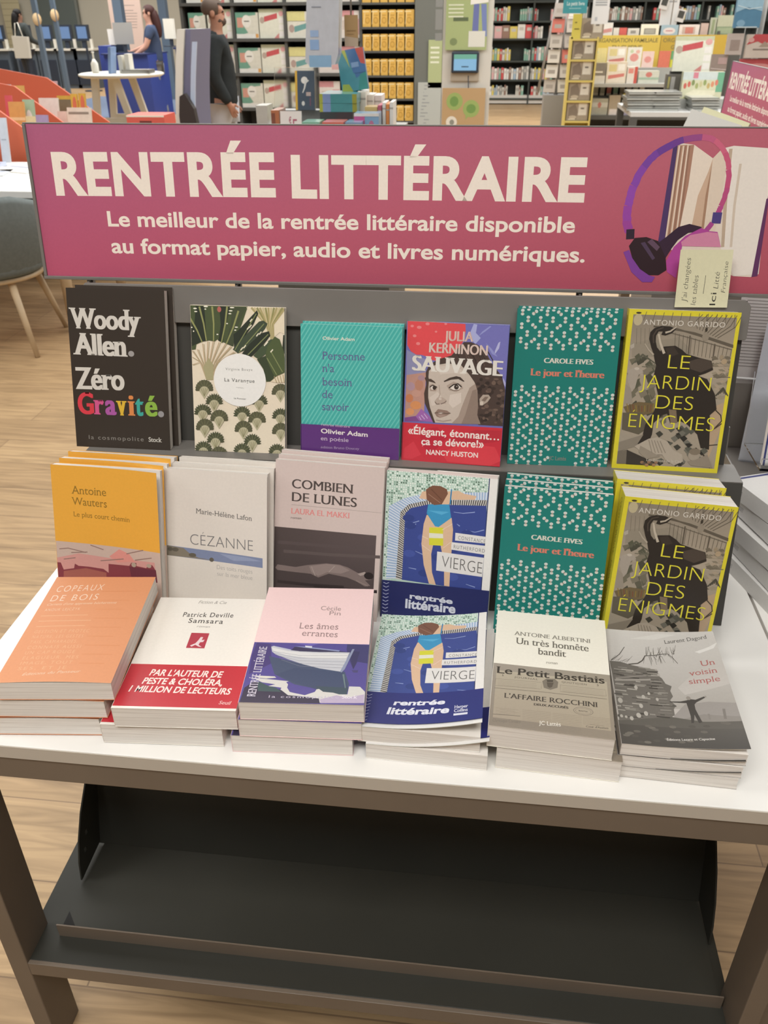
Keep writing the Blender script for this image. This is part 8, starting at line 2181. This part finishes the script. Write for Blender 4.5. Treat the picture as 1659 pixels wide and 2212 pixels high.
for i, (a, c, col, lab) in enumerate(((-0.791, -0.716, '7fae98', 'green flat box at the front edge of the plinth'), (-0.704, -0.613, 'c8695c', 'coral flat box at the front edge of the plinth'), (-0.605, -0.537, '7d94b0', 'blue flat box at the front edge of the plinth'))): on('flat_box', lab, 'box', a, c, 1.088, 3.8, .12, col)
# clear stand with a dark book
t = thing('acrylic_book_stand', 'clear stand with a dark blue framed book behind the price card', 'book stand', (-0.883, 4.15, zt+.0005)); hz = 1.272-zt
b = MB(); pan(b, [(.0, 0), (.16, .0), (.02, .02)], -.16, .17, .004); pan(b, [(.0, .06), (.07, hz)], -.11, .1, .004); b.build('holder', ACR, t)
b = MB(); b.box(-.11, .11, .02, .1, 0, .1); b.build('foot', mat('grey_clear_base', (.3, .3, .29), .3), t)
DKB = [('r', 0, 0, 110, 1000, 'cba23a'), ('r', 110, 0, 1000, 1000, '3f4c5a'), ('e', 480, 760, 170, 90, 'd6d3cc'), ('l', [(560, 760), (480, 560), (380, 440)], [110, 40], 'c9c9c4'), ('l', [(560, 700), (700, 760)], 60, 'c9c9c4'), ('e', 400, 170, 80, 60, 'c9c9c4'), ('r', 560, 360, 800, 460, 'b3a09a'), ('r', 740, 110, 800, 320, '6d4a5c')]
pack('hardback_book', 'dark blue book with a leaping white figure on the clear stand', 'book', -0.885, -0.796, zt+.105, 1.265, 4.13, .02, '3f4c5a', DKB, PW, lean=9)
# leaning blue book, hanging pack and kraft strip
LBK = [('p', [(0, 0), (1000, 0), (1000, 420), (600, 300), (400, 900), (300, 1000), (0, 1000)], '4f93a0'), ('p', [(350, 1000), (620, 1000), (1000, 1000), (1000, 420), (520, 420)], '4a74a6'), ('p', [(180, 1000), (320, 1000), (420, 560)], 'b3bb58'), ('p', [(0, 0), (420, 0), (300, 180), (60, 200)], 'a6b552'), ('p', [(700, 1000), (1000, 1000), (1000, 600), (840, 640)], 'c9605a'), ('r', 480, 560, 760, 680, '7f9fc6'), ('p', [(620, 0), (1000, 0), (1000, 420), (760, 380)], '3f908c')]
pack('picture_book', 'bright blue and teal book with a red corner, leaning above the teal boxes', 'book', -0.678, -0.556, zc+.002, 1.348, 4.2, .03, '4a74a6', LBK, PW, lean=6).rotation_euler.y = R(-9)
t = thing('hanging_pack', 'long blue and white film pack hanging above the clear stand', 'pack', (-0.729, 4.0, 1.284)); hh = 1.628-t.location.z
b = MB(); b.prism([(-.075, .02), (-.05, 0), (.055, .01), (.07, .05), (.085, hh), (-.05, hh)], 0, .09, col=lin('c6cad2'), axis='y'); art(b, [('r', 120, 0, 760, 130, '8fb6d6'), ('r', 160, 190, 420, 300, '93b3dc'), ('r', 180, 330, 420, 400, '9fbade'), ('r', 250, 640, 520, 651, '8d93a0')], .15, hh, M.Translation((0, -.0006, 0)) @ UPR, z0=.0005); b.build('pack_body', PW, t)
b = MB(); b.tube([(.02, .05, hh), (.02, .05, 3.5-t.location.z)], .006, 6); b.build('hanger', GRM, t)
o = flat_sign('kraft_tag', 'brown kraft tag hanging right of the long blue pack', 'tag', (-0.637, 4.05, 1.477), (-0.579, 4.05, 1.361), 'a78a60', [('r', 150, 480, 850, 520, '8d724c'), ('r', 200, 380, 700, 400, '8d724c'), ('p', [(0, 0), (1000, 0), (1000, 260), (0, 330)], 'b0a08c')], .004)
b = MB(); b.tube([(0, .002, 1.477-1.361), (0, .002, 2.3)], .004, 5); w = b.build('hanger', GRM, None); w.parent = o
pack('red_box', 'red box with a cream lid and dark lettering behind the header sign at left', 'box', -2.180, -1.945, .72, 0.970, 5.3, .2, 'c9584a', [('r', 340, 830, 660, 879, '6d2f2a'), ('r', 0, 960, 1000, 1000, 'dfd3c2')], PR)
b = MB(); b.box(-.3, .3, -.2, .3, 0, .7195); o = b.build('display_plinth', GT); o.location = (-2.061, 5.45, 0); tag(o, 'grey plinth under the red box', 'plinth')

# ---------------------------------------------------------------- orange magazine bin, left
ORG = mat('orange_red_card', (.62, .145, .075), .55)
t = thing('magazine_bin', 'orange red stepped bin of magazines at the left', 'magazine bin', (-3.3, 5.8, 0))
for pts, Y in ((((-3.237, 6.500, 1.103), (-2.812, 6.500, 0.810)), 6.5), (((-3.124, 5.800, 1.093), (-2.792, 5.800, 0.848)), 5.8), (((-2.963, 5.100, 1.076), (-2.744, 5.100, 0.916)), 5.1)):
    (xa, _, z1), (xb, _, z2) = pts; b = MB(); b.prism([(xa-.6, .3), (xb, .3), (xb, z2), (xa, z1), (xa-.6, z1+.1)], Y, Y+.015, axis='y'); local(b, 'divider', ORG, t)
b = MB(); b.box(-4.2, -2.812, 5.1, 6.52, .28, .3); local(b, 'bin_floor', ORG, t)
b = MB(); b.box(-4.1, -2.4, 5.2, 6.4, 0, .28); local(b, 'pallet', mat('raw_wood', (.4, .28, .16), .7), t)
def step(x0, x1, y0, y1, z): b = MB(); b.box(x0, x1, y0, y1, .3005, z); local(b, 'inner_step', ORG, t)
PH = [('r', 80, 80, 920, 920, 'a39a90'), ('p', [(300, 80), (700, 80), (640, 700), (420, 720)], '6d6058'), ('e', 520, 760, 110, 90, 'c0a48f')]
g = random.Random(8)
for (pa, pb, py, ytop, Y, col, it, lab) in (
 (-3.660, -3.572, 215, 1.088, 6.6, 'd8d6d2', [], 'white round topped card at the left edge of the orange bin'),
 (-3.565, -3.426, 215, 1.100, 6.6, 'cfc8b8', PH[1:], 'cream magazine with a standing figure in the back of the bin'),
 (-3.419, -3.346, 215, 1.079, 6.6, '6f8d94', [('r', 0, 200, 1000, 420, '4f7380'), ('r', 0, 620, 1000, 700, '9fb3b4')], 'teal magazine in the back of the bin'),
 (-3.342, -3.302, 215, 1.079, 6.6, 'd5c9c2', [], 'slim pale magazine right of the teal one'),
 (-3.299, -3.241, 215, 1.079, 6.6, 'b8a3a6', [('r', 0, 0, 1000, 300, '6d5c60')], 'mauve magazine at the right end of the back row'),
 (-3.397, -3.343, 235, 1.088, 6.1, 'a8a3a4', PH, 'grey photo magazine at the left edge of the middle row'),
 (-3.340, -3.248, 235, 1.080, 6.1, 'c9a45c', [('r', 0, 0, 1000, 420, 'b5aaa0')], 'ochre topped magazine in the middle row'),
 (-3.156, -3.014, 262, 1.003, 6.1, 'd6cfc6', [('r', 600, 250, 900, 450, 'b05a54'), ('e', 400, 400, 120, 90, '6d7a6c')], 'cream magazine with small red marks in the middle row'),
 (-3.067, -2.964, 258, 1.010, 6.2, 'c0983e', [('r', 0, 560, 1000, 920, '6f6048')], 'mustard and brown box in the middle row'),
 (-2.964, -2.916, 258, 1.022, 6.2, 'c9a040', [('e', 550, 760, 300, 180, 'c8694a'), ('r', 200, 100, 900, 500, 'd9a878')], 'yellow pack with an orange disc, left of two'),
 (-2.906, -2.855, 258, 1.025, 6.2, 'c59c3c', [('e', 550, 780, 300, 180, 'c8694a'), ('r', 200, 100, 900, 460, 'd9a878')], 'yellow pack with an orange disc, right of two'),
 (-2.889, -2.717, 290, 0.956, 5.95, 'd6c9b8', [('r', 60, 860, 900, 909, '8a7d6f'), ('e', 300, 400, 70, 50, '8a8276'), ('e', 640, 300, 60, 60, '7d766c')], 'cream magazine with a grey heading at the right of the bin'),
 (-2.987, -2.920, 290, 0.928, 6.0, 'cfb9ac', [], 'pinkish booklet left of the magazine with the grey heading'),
 (-3.073, -3.027, 262, 1.063, 5.5, 'c9565e', [('r', 0, 0, 1000, 260, 'd8cfc8')], 'pinkish red magazine at the left edge of the front row'),
 (-3.031, -2.927, 280, 1.031, 5.45, 'cf9a5a', [('p', [(200, 0), (900, 0), (800, 560), (300, 540)], 'a99a90'), ('r', 0, 640, 1000, 700, 'e0c090')], 'orange magazine with a grey group photo in the front row'),
 (-2.960, -2.886, 280, 1.040, 5.5, '9db598', [('e', 500, 600, 300, 200, 'dcd8cf'), ('r', 400, 60, 800, 300, '5d6a58')], 'green edged magazine with white shapes in the front row'),
 (-2.853, -2.787, 290, 0.962, 5.3, 'cfc79a', [('r', 300, 500, 800, 800, '8a8a5c')], 'pale yellow booklet in the front corner'),
 (-2.787, -2.710, 290, 0.970, 5.3, '9d8fb0', [('e', 600, 500, 240, 200, 'd8d4d6')], 'lilac booklet in the front corner of the bin'),
 (-2.842, -2.793, 345, 0.987, 4.95, 'c3c8d0', [('r', 200, 600, 800, 620, '9aa0aa')], 'pale blue white panel at the far left edge')):
    h = .30; pack('magazine', lab, 'magazine', pa, pb, ytop-h, ytop, Y, .012, col, it, PW, None, 1.05, lean=12)
for x0, x1, y0, y1, z in ((-3.718, -3.264, 6.52, 6.9, 1.085-.305), (-3.437, -3.266, 5.9, 6.4, 1.074-.31), (-3.153, -2.799, 5.9, 6.4, 0.928-.31), (-3.063, -2.846, 5.2, 5.75, 0.962-.31)): step(x0, x1, y0, y1, z)
